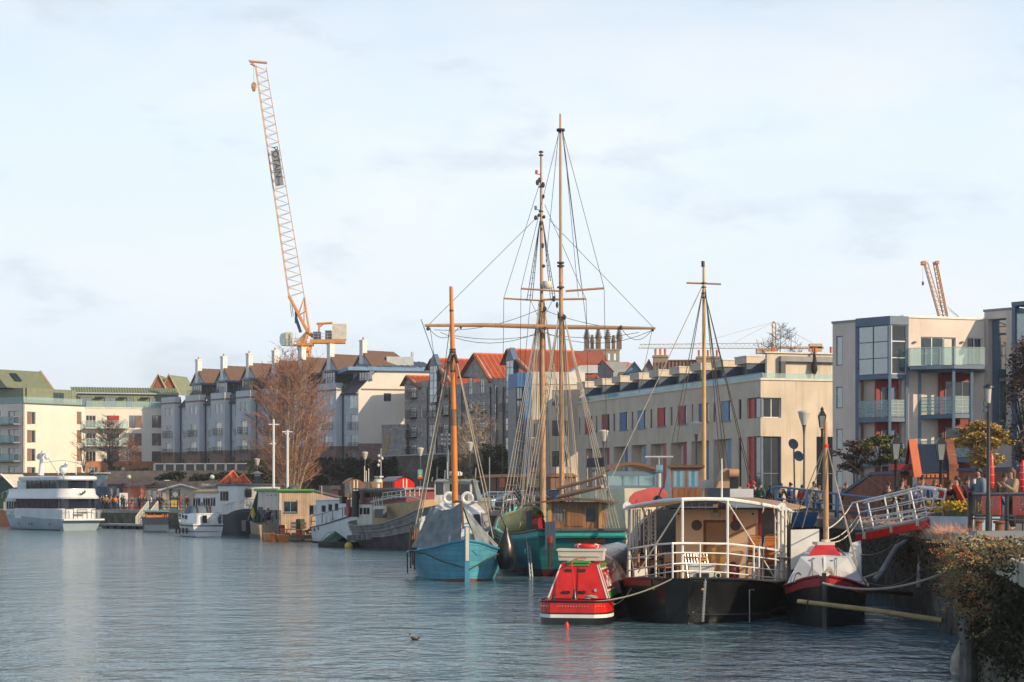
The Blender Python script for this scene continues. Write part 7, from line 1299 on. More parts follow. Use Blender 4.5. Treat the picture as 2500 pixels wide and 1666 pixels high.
for y in(.62,-.35):m=MB();m.lathe([(.05,0),(.06,.06),(.04,.1),(.05,.14)],(x0-.6,y,.68),8);m.build('mooring_dolly','black',t,F)
rn=random.Random(6);m=MB()
for k in range(7):m.torus((x0-.55,-.42+rn.uniform(-.08,.08),.72+k*.012),.10+.05*rn.random(),.016,12,5,'z')
m.build('coiled_rope','rope',t,F);m=MB()
for k in range(5):a=(x0+.4+rn.random()*.3,rn.uniform(-.2,.4),zc+.10);m.sag(a,(a[0]+.1,a[1]-.3,zc+.14),-.05,.012,4,5)
m.build('red_cables','brightred',t,F)
tt=thing('red_float','tiny red float bobbing at the narrowboat stern','float',P(1384,1523,54.6));tt.location.z=.02;MB().lathe([(0,-.1),(.06,-.06),(.06,.08),(.02,.16)],(0,0,0),10).build('float_body','brightred',tt)
ax=Vector((.17,.985,0));b0=Vector((*XY(2012,54.9),0));F=Frame(b0[:2],(b0+ax*12)[:2]);t=boat(F,'covered_sloop','black hulled boat with red bulwark, pale covers and short wooden mast by the quay','sailing boat')
hb=lambda q:interp([(0,.12),(.03,.5),(.08,.85),(.2,1.15),(.4,1.2),(1,1.0)],q);U=lambda q:12*q;zd=lambda q:interp([(0,1.42),(.1,1.15),(.25,.95),(1,1.0)],q);rk=lambda q,f:(1-f)*.2*(1-smooth(q/.1))
m=MB();hull(m,U,hb,zd,-.5,0,.86,30,5,.6,.85,0,rake=rk);m.build('hull','hullblack',t,F);m=MB();hull(m,U,hb,zd,-.5,.86,1,30,2,.6,.85,0,deck=.05,rake=rk,out=.01);m.build('bulwark',mat('weathered_red_bulwark',(.36,.03,.045),.4,var=.4,scale=3),t,F)
m=MB();sheer(m,1.,.04,.8,lo=.85,p=.6);m.build('gunwale','deepred',t,F);MB().box(-.06,.06,-.06,.06,-.3,1.5).build('stem_post','black',t,F)
m=WB();
def sec(d,pts):return[P(x,y,55.9)*1+Vector((0,0,0))if False else P(x,y,d)for x,y in pts]
s0=sec(55.9,((1922,1424),(1954,1360),(2010,1356),(2073,1360),(2106,1420)));s1=[p+ax*4.5 for p in s0];s2=[p+ax*.9 for p in s0]
m.loft([s0,s1],closed=False,cap=False,sm=False);m.sheet([s0[0],s0[1],s0[2],P(2010,1412,55.6)],.02);m.sheet([P(2010,1412,55.6),s0[2],s0[3],s0[4]],.02);m.build('bow_cover',mat('pale_tarpaulin',(.50,.53,.58),.55,var=.15,scale=2,bump=.25,bscale=2),t)
for x in(1984,2010,2042):m=WB();m.tube([P(x,1362,55.82),P(x,1408,55.62)],.012,4);m.build('cover_seam','grey',t)
for x in(1987,2041):m=WB();m.ell(P(x,1364,55.75),(.05,.03,.025),8,5);m.build('cover_toggle','grey',t)
m=WB();m.hexa([P(1974,1357,56.2),P(2052,1357,56.2),P(2052,1354,58),P(1974,1354,58)],[P(1990,1331,57),P(2036,1331,57),P(2036,1331,58),P(1990,1331,58)]);m.build('red_skylight','narrowred',t);m=WB();m.box(P(1992,0,57.5).x,P(2034,0,57.5).x,57.2,58.2,Zat(1331,57.5),Zat(1324,57.5));m.build('skylight_lid','offwhite',t)
m=WB();m.sheet([P(1931,1392,60),P(2000,1370,60),P(2000,1292,60),P(1931,1294,60)],.06);m.build('white_board','white',t);m=WB();m.sheet([P(2060,1400,58.5),P(2103,1420,58.),P(2101,1320,59),P(2078,1326,59)],.05);m.build('side_screen','paleblue',t)
m=WB();m.tube([P(2017,1332,58.2),P(2016,1180,58.2),P(2015,1030,58.2)],[.085,.08,.055],10);m.build('mast','mastwood',t);m=WB();m.tube([P(2016,1332,58.0),P(2016,1318,58.0)],.13,10);m.build('mast_collar','offwhite',t);m=WB();m.tube([P(2015.2,1085,58.2),P(2015.3,1092,58.2)],.09,10);m.build('mast_lashing','brightred',t);m=WB();m.tube([P(2021,1285,58),P(2021,1325,58)],.03,6);m.build('white_cleat','offwhite',t)
lines('stays','rope',t,[((2012,1090,58.2),(1933,1290,60.5)),((2019,1090,58.2),(2100,1410,57.2)),((2020,1090,58.2),(2094,1400,56.5)),((2013,1092,58.2),(1958,1290,61))],.016);lines('backstay','darkrope',t,[((2019,1090,58.2),(2240,1260,62))],.014)
m=WB();rn=random.Random(3)
for k in range(5):m.sag(P(2006+k*2,1404,55.3),P(2032+k,1408,55.4),-.12-.03*k,.014,4,8)
m.build('coiled_line','rope',t);m=WB();m.sag(P(1936,1424,55.8),P(1962,1424,55.8),-.3,.012,4,8);m.build('coiled_line','darkrope',t)
m=WB()
for k in range(6):m.tube([P(2045+k*4,1338+k*5,57),P(2060+k*3,1350+k*4,56.6)],.02,4)
m.build('rope_bundle','rope',t)
def rope(a,b,drop,r,label,m_='rope',name='mooring_rope',group=None,k=14):
 m=WB();A=P(*a);t=thing(name,label,'rope' if 'rope' in name else name.split('_')[-1],A,group=group);m.sag(A,P(*b),drop,r,6,k);m.build('line',m_,t);return t
rope((1412,1470,56.2),(1640,1414,56.),.18,.022,'thick pale mooring rope from the narrowboat stern to the houseboat bow');rope((1478,1470,56.8),(1545,1430,58),.25,.012,'thin slack line from the narrowboat side to the houseboat')
rope((2008,1424,54.7),(2336,1384,53),.35,.035,'thick grey mooring rope from the black sloop bow to the quay');rope((2060,1420,55.5),(2150,1395,57.),.05,.03,'shorter heavy rope end beside the black sloop');rope((2108,1418,56.5),(2250,1390,60),.3,.015,'thin slack rope behind the thick grey mooring rope')
rope((2100,1354,58.5),(2196,1316,62),.18,.016,'thin rope from the side screen up to the red gangway beam')
t=thing('yellow_pole','long yellow barge pole slung across the black sloop bow towards the quay','pole',P(1947,1468,54.2));m=WB();m.tube([P(1947,1468,54.2),P(2120,1489,53.4),P(2300,1515,52.4)],[.06,.07,.075],10);m.build('pole_shaft','pole',t);m=WB();m.tube([P(1972,1471,54.08),P(1975,1471.5,54.06)],.075,10).tube([P(1973,1462,54.05),P(1970,1488,54.05)],.012,4);m.build('lashing','darkrope',t)
t=thing('brown_boom','dark wooden boom lying low behind the thick mooring rope','boom',P(2116,1441,57.5));m=WB();m.tube([P(2116,1441,57.5),P(2225,1450,61)],.07,8);m.build('boom_shaft','brownwood',t)
t=thing('drain_hose','pale blue grey hose arching from the quay wall to the water','hose',P(2230,1322,62));m=WB();m.tube([P(2232,1322,63),P(2210,1324,62.3),P(2190,1335,61.8),P(2178,1352,61.4),P(2165,1375,61),P(2150,1400,60.6),P(2135,1416,60.4)],.085,8).tube([P(2188,1338,61.6),P(2170,1370,61.2),P(2140,1412,60.5)],.05,6);m.build('hose_pipe','galv',t)
t=thing('white_pole','weathered white mooring pole standing against the gangway end','pole',P(2243,1440,60));m=WB();m.tube([P(2242,1436,59.6),P(2253,1256,60.2)],[.075,.06],8);m.build('pole_shaft',mat('peeling_white_paint',(.45,.43,.42),.8,var=.5,scale=5),t)
p=P(1013,1565,50.2);t=thing('duck','small brown duck swimming alone on open water','duck',(p.x,p.y,0),R(160));t.scale=(.62,.62,.62);m=MB()
m.loft([[(x,r*math.cos(a)*1.05,z+r*math.sin(a)*.8)for a in[2*math.pi*i/10 for i in range(10)]]for x,r,z in((-.24,.01,.11),(-.2,.04,.09),(-.1,.085,.06),(.02,.10,.05),(.11,.08,.06),(.16,.05,.09),(.175,.04,.14),(.185,.036,.18),(.2,.048,.22),(.225,.048,.235),(.25,.03,.235),(.26,.012,.23))]);m.build('body','duckbrown',t);m=MB();m.loft([[(.25,-.018,.222),(.25,.018,.222),(.25,0,.238)],[(.305,-.014,.212),(.305,.014,.212),(.305,0,.22)]]);m.build('bill','yellow',t);m=MB();m.ell((.19,0,.155),(.042,.042,.016),10,6);m.build('white_collar','clothwhite',t)
for s in(-1,1):m=MB();m.ell((-.05,s*.085,.085),(.12,.03,.045),10,6);m.build('wing','clothtan',t)
def lat(mb,A,B,w0,w1,n,r,rd,dep):
 """triangular lattice boom: two chords on the left face, one at the right; w = right chord offset"""
 A,B=Vector(A),Vector(B);fr_=lambda s:(A.lerp(B,s)+Vector((0,-dep,0)),A.lerp(B,s)+Vector((0,dep,0)),A.lerp(B,s)+Vector(w0).lerp(Vector(w1),s))
 ends=[fr_(0),fr_(1)]
 for k in range(3):mb.tube([ends[0][k],ends[1][k]],r,4,sm=False)
 for i in range(n):
  a,b=fr_(i/n),fr_((i+1)/n);m=fr_((i+.5)/n)
  for k in(0,1):mb.tube([a[k],m[2]],rd,3);mb.tube([m[2],b[k]],rd,3)
  mb.tube([a[0],a[1]],rd,3);mb.tube([a[0],b[1]],rd,3)
 return mb
D=400
t=thing('tower_crane','tall orange luffing tower crane with a grey sign panel on its raised jib','crane',(P(743,0,D).x,D,10));dw=lambda px:px/FPX*D
m=WB()
for k,(x,y)in enumerate(((731,-1.1),(756,-1.1),(731,1.1),(756,1.1))):m.tube([P(x,1140,D)+Vector((0,y,0)),P(x,858,D)+Vector((0,y,0))],.17,4,sm=False)
for i in range(16):
 y0,y1=858+i*17.6,858+(i+1)*17.6
 for dy in(-1.1,1.1):
  o=Vector((0,dy,0));m.tube([P(731,y0,D)+o,P(756,y0,D)+o],.10,3);m.tube([P(731,y0,D)+o,P(743.5,y1,D)+o],.09,3);m.tube([P(756,y0,D)+o,P(743.5,y1,D)+o],.09,3)
m.build('tower','craneorange',t)
m=WB();cx=P(743.5,0,D).x;m.lathe([(1.1,Zat(862,D)),(1.5,Zat(853,D)),(1.5,Zat(847,D)),(1.,Zat(845,D))],(cx,D,0),10);m.box(P(725,0,D).x,P(765,0,D).x,D-1.3,D+1.3,Zat(845,D),Zat(838,D));m.build('slewing_ring','craneorange',t)
m=WB();m.box(P(758,0,D).x,P(843,0,D).x,D-1.2,D+1.2,Zat(839,D),Zat(830,D));m.build('counter_jib','craneorange',t);m=WB();m.box(P(812,0,D).x,P(846,0,D).x,D-1.1,D+1.1,Zat(829.5,D),Zat(792,D))
for k in range(1,4):x=P(812+k*8.5,0,D).x;m.box(x-.03,x+.03,D-1.13,D-1.1,Zat(829,D),Zat(793,D))
m.build('ballast_blocks','offwhite',t)
m=WB();m.box(P(765,0,D).x,P(783,0,D).x,D-.9,D+.9,Zat(829,D),Zat(811,D));m.build('winch_box','slateblue',t);m=WB();m.box(P(795,0,D).x,P(809,0,D).x,D-.9,D+.9,Zat(829,D),Zat(808,D));m.build('motor_box','darkgrey',t);m=WB();railing(m,[P(765,829,D-1.2),P(811,829,D-1.2)],1.2,(1.,.5),.04,1.)
railing(m,[P(700,842,D-1.2),P(762,841,D-1.2)],1.2,(1.,.5),.04,1.);m.build('walkway_rail','galv',t)
m=WB();m.tube([P(778,829,D),P(779,792,D)],.22,5).tube([P(773,791,D),P(812,789,D)],.25,5).tube([P(779,800,D),P(790,791,D)],.15,4);m.build('hoist_frame','craneorange',t)
m=WB();m.box(P(699,0,D).x,P(714,0,D).x,D-1.1,D+1.1,Zat(845,D),Zat(812,D));m.build('cab','offwhite',t);m=WB();m.prism([(P(684,0,D).x,Zat(836,D)),(P(687,0,D).x,Zat(844,D)),(P(698.8,0,D).x,Zat(845,D)),(P(698.8,0,D).x,Zat(813,D)),(P(687,0,D).x,Zat(816,D)),(P(684,0,D).x,Zat(824,D))],D-1.,D+1.);m.build('cab_glass','tealglass',t);m=WB();m.box(P(714,0,D).x,P(764,0,D).x,D-1.,D+1.,Zat(845,D),Zat(841.5,D));m.build('platform','galv',t)
foot,bend,tip=P(752,812,D),P(706,724,D),P(624,160,D)
m=WB();lat(m,bend,tip,(dw(37),0,0),(dw(26),0,-.3),26,.09,.048,.9);m.build('jib','cranepale',t)
m=WB();e=P(743,725,D)
for o in(-.7,.7):ov=Vector((0,o,0));m.tube([foot+ov,bend+ov],.30,5);m.tube([foot+ov+Vector((.3,0,0)),e],.16,4);m.tube([P(728,770,D)+ov,P(748,760,D)],.08,4);m.tube([P(742,795,D)+ov,e],.07,4);m.tube([P(728,770,D)+ov,e],.07,4)
m.build('jib_foot','craneorange',t);m=WB();m.tube([P(748,818,D),P(742,838,D)],.5,6).tube([P(752,812,D),P(765,822,D)],.45,6).tube([P(735,838,D),P(752,808,D)],.35,5).tube([P(725,838,D),P(745,815,D)],.2,5);m.build('pivot_frame','craneorange',t);m=WB();m.tube([P(734,812,D),P(722,776,D)],.32,5).tube([P(716,772,D),P(712,740,D)],.06,4).tube([P(713,776,D),P(708,740,D)],.06,4).box(P(720,0,D).x,P(726,0,D).x,D-.3,D+.3,Zat(790,D),Zat(760,D));m.build('luffing_ram','slateblue',t)
m=WB();m.tube([P(609,150,D),P(652,154,D)],.3,5).tube([P(608,147,D),P(620,158,D)],.18,4).tube([P(612,156,D),P(626,163,D)],.2,4);m.build('jib_head','cranepale',t);m=WB();m.tube([P(619,158,D),P(620,203,D)],.03,3);m.build('hoist_rope','darkgrey',t);m=WB();m.lathe([(.05,-1.),(.3,-.9),(.55,-.1),(.5,.5),(.2,.9)],P(620,212,D),8);m.tube([P(620,218,D),P(619,224,D),P(617,222,D)],.12,5);m.build('hook_block','mastyellow',t)
c4=[P(661,369,398.6),P(681,366,398.6),P(693,452,398.6),P(673,456,398.6)];m=WB();m.sheet(c4,.15);m.build('sign_panel','grey',t)
dj=(c4[2]-c4[1]).normalized();rj=(c4[1]-c4[0]).normalized();mid=(c4[0]+c4[1]+c4[2]+c4[3])/4
Ml=Matrix(((dj.x,rj.x,0,0),(dj.y,rj.y,-1,0),(dj.z,rj.z,0,0),(0,0,0,1)));inv=MOF[t.name].inverted()
text('POTAIN',1.75,'black',t,inv@Matrix.Translation(mid-dj*1.2+Vector((0,-.2,0)))@Ml,'sign_lettering',.02);text('Group',.7,'darkgrey',t,inv@Matrix.Translation(mid+dj*2.6+Vector((0,-.2,0)))@Ml,'sign_small_lettering',.02)
text('POTAIN',.6,'black',t,inv@Matrix.Translation(P(707,829,398.8))@Matrix(((0,-.0,0,0),(0,0,-1,0),(1,0,0,0),(0,0,0,1)))@Matrix.Rotation(0,4,'X')if False else inv@Matrix.Translation(P(707,829,398.8))@TXT(0,0,0)@Matrix.Rotation(R(90),4,'Z'),'cab_lettering',.02)
D=430;t=thing('distant_crane','orange lattice crane jibs leaning above the glazed bay building','crane',(P(2300,0,D).x,D+8,2));m=WB();lat(m,P(2318,800,D),P(2286,640,D),(-dw(10),0,0),(-dw(8),0,0),14,.13,.06,.7);m.build('jib','craneorange',t);m=WB();lat(m,P(2300,800,D+5),P(2256,640,D+5),(dw(12),0,0),(dw(9),0,0),14,.13,.06,.7);m.build('second_jib','cranepale',t);m=WB();m.box(P(2252,0,D).x,P(2262,0,D).x,D,D+2,Zat(646,D),Zat(637,D));m.build('jib_head','craneorange',t);m=WB();m.box(P(2283,0,D).x,P(2291,0,D).x,D-1,D+1,Zat(645,D),Zat(638,D));m.build('jib_head','craneorange',t)
for x0,y0,x1,y1 in((2318,758,2345,778),(2314,750,2360,790)):m=WB();m.tube([P(x0,y0,D),P(x1,y1,D)],.05,4);m.build('tie_rope','grey',t)
m=WB();m.tube([P(2253,650,D),P(2253,690,D)],.03,3);m.tube([P(2253,688,D),P(2253,697,D)],.25,5);m.build('hoist_rope','darkgrey',t);m=WB();m.tube([P(2312,1200,D+3),P(2310,795,D+3)],.8,4);m.build('tower','craneorange',t)
D=500;t=thing('distant_tower_crane','pale distant horizontal tower crane behind the yellow mast','crane',(P(1890,0,D).x,D,2));dw5=1/FPX*D
m=WB();
for x in(1886,1894):m.tube([P(x,1200,D),P(x,792,D)],.16,4)
for i in range(14):m.tube([P(1886,792+i*12,D),P(1894,804+i*12,D)],.07,3)
m.tube([P(1886,792,D),P(1890,785,D)],.15,4).tube([P(1894,792,D),P(1890,785,D)],.15,4);m.build('tower','cranepale',t);m=WB()
m.tube([P(1558,850,D),P(1886,851,D)],.13,4).tube([P(1562,841,D),P(1886,838,D)],.11,4)
for i in range(30):a=1560+i*11;m.tube([P(a,850,D),P(a+5.5,841,D)],.05,3).tube([P(a+5.5,841,D),P(a+11,850,D)],.05,3)
m.build('jib',mat('pale_crane_paint',(.60,.55,.48),.6),t);m=WB();m.box(P(1894,0,D).x,P(2010,0,D).x,D-1,D+1,Zat(852,D),Zat(847,D)).box(P(1975,0,D).x,P(2006,0,D).x,D-1,D+1,Zat(858,D),Zat(840,D)).box(P(1846,0,D).x,P(1884,0,D).x,D-1.5,D+1,Zat(864,D),Zat(852,D));m.build('counter_jib','cranepale',t);m=WB();m.tube([P(1890,786,D),P(1700,840,D)],.05,3).tube([P(1890,786,D),P(1990,842,D)],.05,3).tube([P(1890,786,D),P(1790,838,D)],.05,3);m.build('tie_ropes','cranepale',t)
def twigq(mb,p,q,w,rnd):
 d=(q-p);s=d.cross(Vector((rnd.uniform(-1,1),rnd.uniform(-1,1),rnd.uniform(-.3,.3))));s.normalize();s*=w
 mb.add([p-s,p+s,q+s*.4,q-s*.4],[(0,1,2,3)])
def baretree(base,h,env,stems,label,name='bare_tree',trunk='bark',twig='twig',dens=1.,tw=.022,seed=1,group=None,rise=.6,tr=.22):
 """env: list of (height fraction, radius) of the crown outline"""
 rnd=random.Random(seed);t=thing(name,label,'tree',base,group=group);tm,cm=MB(),MB();k=0
 for sx,sy,f in stems:
  pts=[];n=9
  for i in range(n+1):
   s=i/n;pts.append(Vector((sx*(.25+.75*s)*s**.3+rnd.uniform(-.12,.12)*s,sy*s+rnd.uniform(-.1,.1)*s,h*f*s)))
  tm.tube(pts,[tr*(1-.93*i/n)*(.7+.3*f)for i in range(n+1)],6)
  nb=int(34*dens*f+4)
  for b in range(nb):
   s=.12+.88*(b+rnd.random())/nb;i=min(n-1,int(s*n));p=pts[i].lerp(pts[i+1],s*n-i);zf=p.z/h
   rad=interp(env,min(1,zf+.08));a=rnd.uniform(0,6.283);out=Vector((math.cos(a),math.sin(a),0));tgt=out*rad*rnd.uniform(.65,1.05)
   L_=max(.5,(tgt-Vector((p.x,p.y,0))).length);q=Vector((tgt.x,tgt.y,p.z+L_*rnd.uniform(rise*.4,rise*1.2)));md=p.lerp(q,.5)+Vector((0,0,-.08*L_))
   tm.tube([p,md,q],[tr*.20*(1.1-s*.7),tr*.12*(1.1-s*.7),.012],4)
   for j in range(int((7+L_*5)*dens)):
    u=rnd.uniform(.15,1.);r0=p.lerp(md,u*2)if u<.5 else md.lerp(q,u*2-1);dr=(q-p).normalized()*.7+Vector((rnd.uniform(-1,1),rnd.uniform(-1,1),rnd.uniform(-.2,.9)))*.75
    e=r0+dr.normalized()*rnd.uniform(.45,1.25)*min(1.2,.35+h/16);twigq(cm,r0,e,tw,rnd)
    for _ in range(2):r1=r0.lerp(e,rnd.uniform(.3,.9));twigq(cm,r1,r1+(dr.normalized()+Vector((rnd.uniform(-.8,.8),rnd.uniform(-.8,.8),rnd.uniform(-.4,.8)))).normalized()*rnd.uniform(.25,.6)*min(1.2,.35+h/16),tw*.8,rnd)
 tm.build('trunk',trunk,t);cm.build('crown',twig,t);return t
def leaves(mb,c,r,n,size,rnd,flat=1.):
 for _ in range(n):
  d=Vector((rnd.gauss(0,1),rnd.gauss(0,1),rnd.gauss(0,1)));d.normalize();p=Vector(c)+Vector((d.x*r[0],d.y*r[1],d.z*r[2]))*(rnd.random()**.45)
  a=Vector((rnd.uniform(-1,1),rnd.uniform(-1,1),rnd.uniform(-.6,.6))).normalized();b=a.cross(Vector((rnd.uniform(-1,1),rnd.uniform(-1,1),1))).normalized();s=size*rnd.uniform(.6,1.3)
  mb.add([p-a*s,p+b*s*.55,p+a*s,p-b*s*.55],[(0,1,2,3)])
def leaftree(base,h,R_,z0,label,leaf,n,size,name='small_tree',trunk='darkbark',seed=1,group=None,tr=.08,clumps=26,stems=1):
 rnd=random.Random(seed);t=thing(name,label,'tree',base,group=group);tm,cm=MB(),MB();zc=(z0+h)/2
 tops=[]
 for k in range(clumps):
  a,rr_=rnd.uniform(0,6.283),R_*rnd.random()**.5;z=rnd.uniform(z0,h);f=math.sqrt(max(.12,1-((z-zc)/(h-zc+.01))**2));c=Vector((math.cos(a)*rr_*f,math.sin(a)*rr_*f,z));tops.append(c);leaves(cm,c,(R_*.30,R_*.30,(h-z0)*.14),n//clumps,size,rnd)
 for s in range(stems):
  o=Vector(((s-(stems-1)/2)*.25,0,0));fk=Vector((o.x*1.6,0,z0*.95));tm.tube([o,o*1.2+Vector((0,0,z0*.5)),fk],[tr,tr*.8,tr*.65],6)
  for c in tops[s::stems]:tm.tube([fk,fk.lerp(c,.5)+Vector((0,0,-.05)),c],[tr*.45,tr*.28,tr*.08],4)
 tm.build('trunk',trunk,t);cm.build('crown',leaf,t);return t
p=P(708,1230,236);baretree((p.x,p.y,1.9),18.2,[(0,.6),(.12,2.4),(.25,4.3),(.45,5.1),(.68,4.9),(.82,3.8),(.93,2.4),(1,1.0)],[(-1.7,0,.98),(-.5,.8,.96),(.8,-.6,.95),(2.0,.4,.90),(-2.8,-.5,.84),(3.2,0,.78),(-.1,-1.,.92),(1.6,-.8,.87),(-3.6,.2,.66),(4,.2,.6)],'tall bare reddish tree with several pale stems before the pale blue terrace',dens=.82,tw=.021,seed=4,rise=1.0,tr=.24)
p=P(268,1165,285);baretree((p.x,p.y,zhill(p.x,285)),7.6,[(0,.4),(.25,1.8),(.55,2.6),(.8,2.2),(1,.6)],[(0,0,1),(-.9,.2,.85),(.8,0,.9),(1.6,0,.7)],'dark bare tree with ball of dense twigs before the orange brick base',trunk='darkbark',twig='greytwig',dens=.7,seed=6,tr=.13,group='bare trees before the white flats')
p=P(205,1165,283);baretree((p.x,p.y,zhill(p.x,283)),7.,[(0,.4),(.3,1.6),(.6,1.9),(1,.5)],[(0,0,1),(-.9,0,.8),(.7,0,.8)],'thin sparse bare tree behind the yacht mast',trunk='darkbark',twig='greytwig',dens=.35,seed=8,tr=.10,group='bare trees before the white flats')
p=P(318,1165,282);baretree((p.x,p.y,zhill(p.x,282)),4.6,[(0,.4),(.3,1.4),(.6,1.6),(1,.5)],[(0,0,1),(-.7,0,.8),(.7,0,.8)],'small reddish bare shrub tree right of the dense dark tree',trunk='darkbark',twig='twig',dens=.6,seed=9,tr=.08,group='bare trees before the white flats')
p=P(1165,1140,234);baretree((p.x,p.y,4.6),9.4,[(0,.8),(.3,2.6),(.6,3.0),(.85,2.),(1,.6)],[(0,0,1),(-1.3,0,.85),(1.4,.2,.9),(-2.2,0,.65),(2.4,0,.7)],'pale sunlit bare tree before the dark brick block',trunk='paletwig',twig='paletwig',dens=.65,seed=12,tr=.12)
p=P(1905,880,300);baretree((p.x,p.y,10),Zat(795,300)-10,[(0,1),(.4,1.5),(.62,3.5),(.85,3.8),(1,1.)],[(0,0,1),(-1.6,0,.95),(1.8,0,.95),(3,.3,.85),(-3,0,.88)],'far bare tree behind the chimney pots and distant crane',trunk='darkbark',twig='greytwig',dens=.5,seed=15,tr=.25,tw=.03)
def shrub(x,ybot,ytop,wpx,d,label,leaf='ivy',n=1500,size=.22,seed=1,z0=None,group=None,name='shrub',dep=1.):
 rnd=random.Random(seed);p=P(x,ybot,d);zb=p.z if z0 is None else z0;zt_=Zat(ytop,d);w=wpx/FPX*d/2;t=thing(name,label,'shrub',(p.x,p.y,zb),group=group);m=MB();s=MB()
 for k in range(14):a=rnd.uniform(-1,1);c=Vector((a*w*.75,rnd.uniform(-.6,.6)*dep,rnd.uniform(.25,.9)*(zt_-zb)*(1-.35*abs(a))));leaves(m,c,(w*.34,dep*.6,(zt_-zb)*.2),n//14,size,rnd);s.tube([(a*w*.2,0,0),c],[.06,.02],4)
 s.build('stems','darkbark',t);m.build('foliage',leaf,t);return t
for i,(x,yb,yt,w,d,lab,lf,n)in enumerate(((840,1195,1112,110,258,'broad dark evergreen bush right of the tall bare tree','bankleaf',2600),(905,1190,1105,110,259,'dark evergreen bush above the brown goods wagon','bankleaf',2600),(965,1190,1112,100,258,'dark evergreen bush above the red goods wagon','bankleaf',2200),(1025,1185,1125,100,256,'low dark bush behind the orange mast','bankleaf',1800),(1085,1180,1110,90,245,'mottled green bush left of the pale bare tree','ivy',1800),(1140,1185,1105,90,238,'sunlit olive bush under the pale bare tree','leafgreen',2000),(1200,1185,1075,100,230,'tall dark ivy clad bush right of the pale bare tree','ivy',2400),(1240,1190,1120,70,227,'dark bush against the blue fin base','ivy',1500),(1160,1195,1150,120,230,'low olive bramble behind the parked cars','leafgreen',1800),(280,1170,1138,90,272,'dark hedge bush behind the salmon hut','bankleaf',1200),(345,1172,1140,100,270,'dark hedge bush behind the white hut','bankleaf',1200),(640,1190,1140,90,258,'brown scrubby bush left of the tall bare tree trunk','scrub',1500),(760,1195,1130,80,255,'dark scrubby bush right of the tall bare tree trunk','bankleaf',1500),(450,1175,1150,150,259,'low dark bush below the stone retaining wall','bankleaf',1300),(560,1178,1150,120,258,'low dark bush below the fence panel end','bankleaf',1200),(225,1185,1150,60,268,'dark bush behind the blue container','bankleaf',900))):
 shrub(x,yb,yt,w,d,lab,lf,n,.24,30+i,group='bushes along the far bank')
rnd=random.Random(21);m=MB()
for k in range(15000):
 X_=rnd.uniform(-95,14);Y_=rnd.uniform(261,279);z=zhill(X_,Y_);p=Vector((X_,Y_,z));a=Vector((rnd.uniform(-1,1),rnd.uniform(-1,1),rnd.uniform(-.2,1))).normalized();b=a.cross(Vector((0,1,.3))).normalized();s=rnd.uniform(.15,.42);m.add([p-b*s*.6,p+b*s*.6,p+a*s+Vector((0,0,s))],[(0,1,2)])
tag(m.build('bank_undergrowth','bankleaf'),'dark ground cover over the far bank','ground cover',kind='stuff')
p=P(2085,1230,100);leaftree((p.x,p.y,2.65),Zat(1080,100)-2.65,1.05,Zat(1150,100)-2.65,'small dark leaved street tree before the pink grey flats','leafbrown',1500,.10,seed=3,tr=.07)
p=P(2150,1230,98);leaftree((p.x,p.y,2.65),Zat(1068,98)-2.65,1.35,Zat(1130,98)-2.65,'rounded olive street tree under the left balcony frame','leafgreen',2600,.10,seed=5,tr=.09)
p=P(2398,1200,92);leaftree((p.x,p.y,2.65),Zat(1040,92)-2.65,1.45,Zat(1135,92)-2.65,'yellow leaved tree behind the near lamp post','leafyellow',5200,.105,seed=7,trunk='bark',tr=.07,stems=3,clumps=36)
p=P(2510,1200,84);leaftree((p.x,p.y,2.65),Zat(845,84)-2.65,1.1,Zat(1120,84)-2.65,'purple brown leaved tree cut by the right edge','leafbrown',3600,.09,seed=11,tr=.1,clumps=40)
p=P(1960,1260,82);t=thing('red_twig_bush','bare bush of pinkish twigs beside the blue gangway','bush',(p.x-.2,p.y,2.0));rnd=random.Random(5);m=MB();
for k in range(46):
 a=Vector((rnd.uniform(-.9,.9),rnd.uniform(-.5,.5),rnd.uniform(.6,1.5)));b_=Vector((rnd.uniform(-.3,.3),0,0));m.tube([b_,b_+a*.6+Vector((0,0,.1)),b_+a*1.1],[.016,.012,.004],4)
 for j in range(5):r0=b_+a*rnd.uniform(.4,1.);twigq(m,r0,r0+Vector((rnd.uniform(-.3,.3),rnd.uniform(-.2,.2),rnd.uniform(.05,.4))),.008,rnd)
m.build('stems','pinktwig',t)
def cone_lamp(x,y,d,label,sign=None):
 p=P(x,y,d);g=zq(d);t=thing('street_lamp',label,'street lamp',(p.x,p.y,g),group='cone topped quay lamps');h=p.z-g
 MB().tube([(0,0,0),(0,0,1.2),(0,0,h-1.5),(0,0,h-1.0)],[.10,.07,.055,.10],8).build('post','darkgrey',t);MB().lathe([(.09,h-1.02),(.14,h-.85)],(0,0,0),12).build('collar','darkgrey',t);MB().lathe([(.14,h-.85),(.30,h-.38),(.36,h-.12),(.34,h-.10)],(0,0,0),16).build('glass_cone','lampglass',t);MB().lathe([(.38,h-.12),(.39,h-.04),(.2,h+.04),(.02,h+.05)],(0,0,0),16).build('cap','offwhite',t)
 if sign:
  for(y0,y1,w,mt)in sign:z0,z1=Zat(y1,d)-g,Zat(y0,d)-g;o=MB().box(-w,w,-.14,-.10,z0,z1).build('notice',mt,t);
  y0,y1,w,_=sign[0];z0,z1=Zat(y1,d)-g,Zat(y0,d)-g;MB().prism([(-.22,z0+.22),(.22,z0+.22),(0,z0+.58)],-.16,-.141).build('warning_triangle','yellow',t)
  for k in range(4):MB().box(-w*.7,w*.7,-.15,-.141,z1-.15-k*.12,z1-.11-k*.12).build('notice_line','white',t)
  MB().box(-w,w,-.15,-.141,z0,z0+.12).build('red_strip','brightred',t)
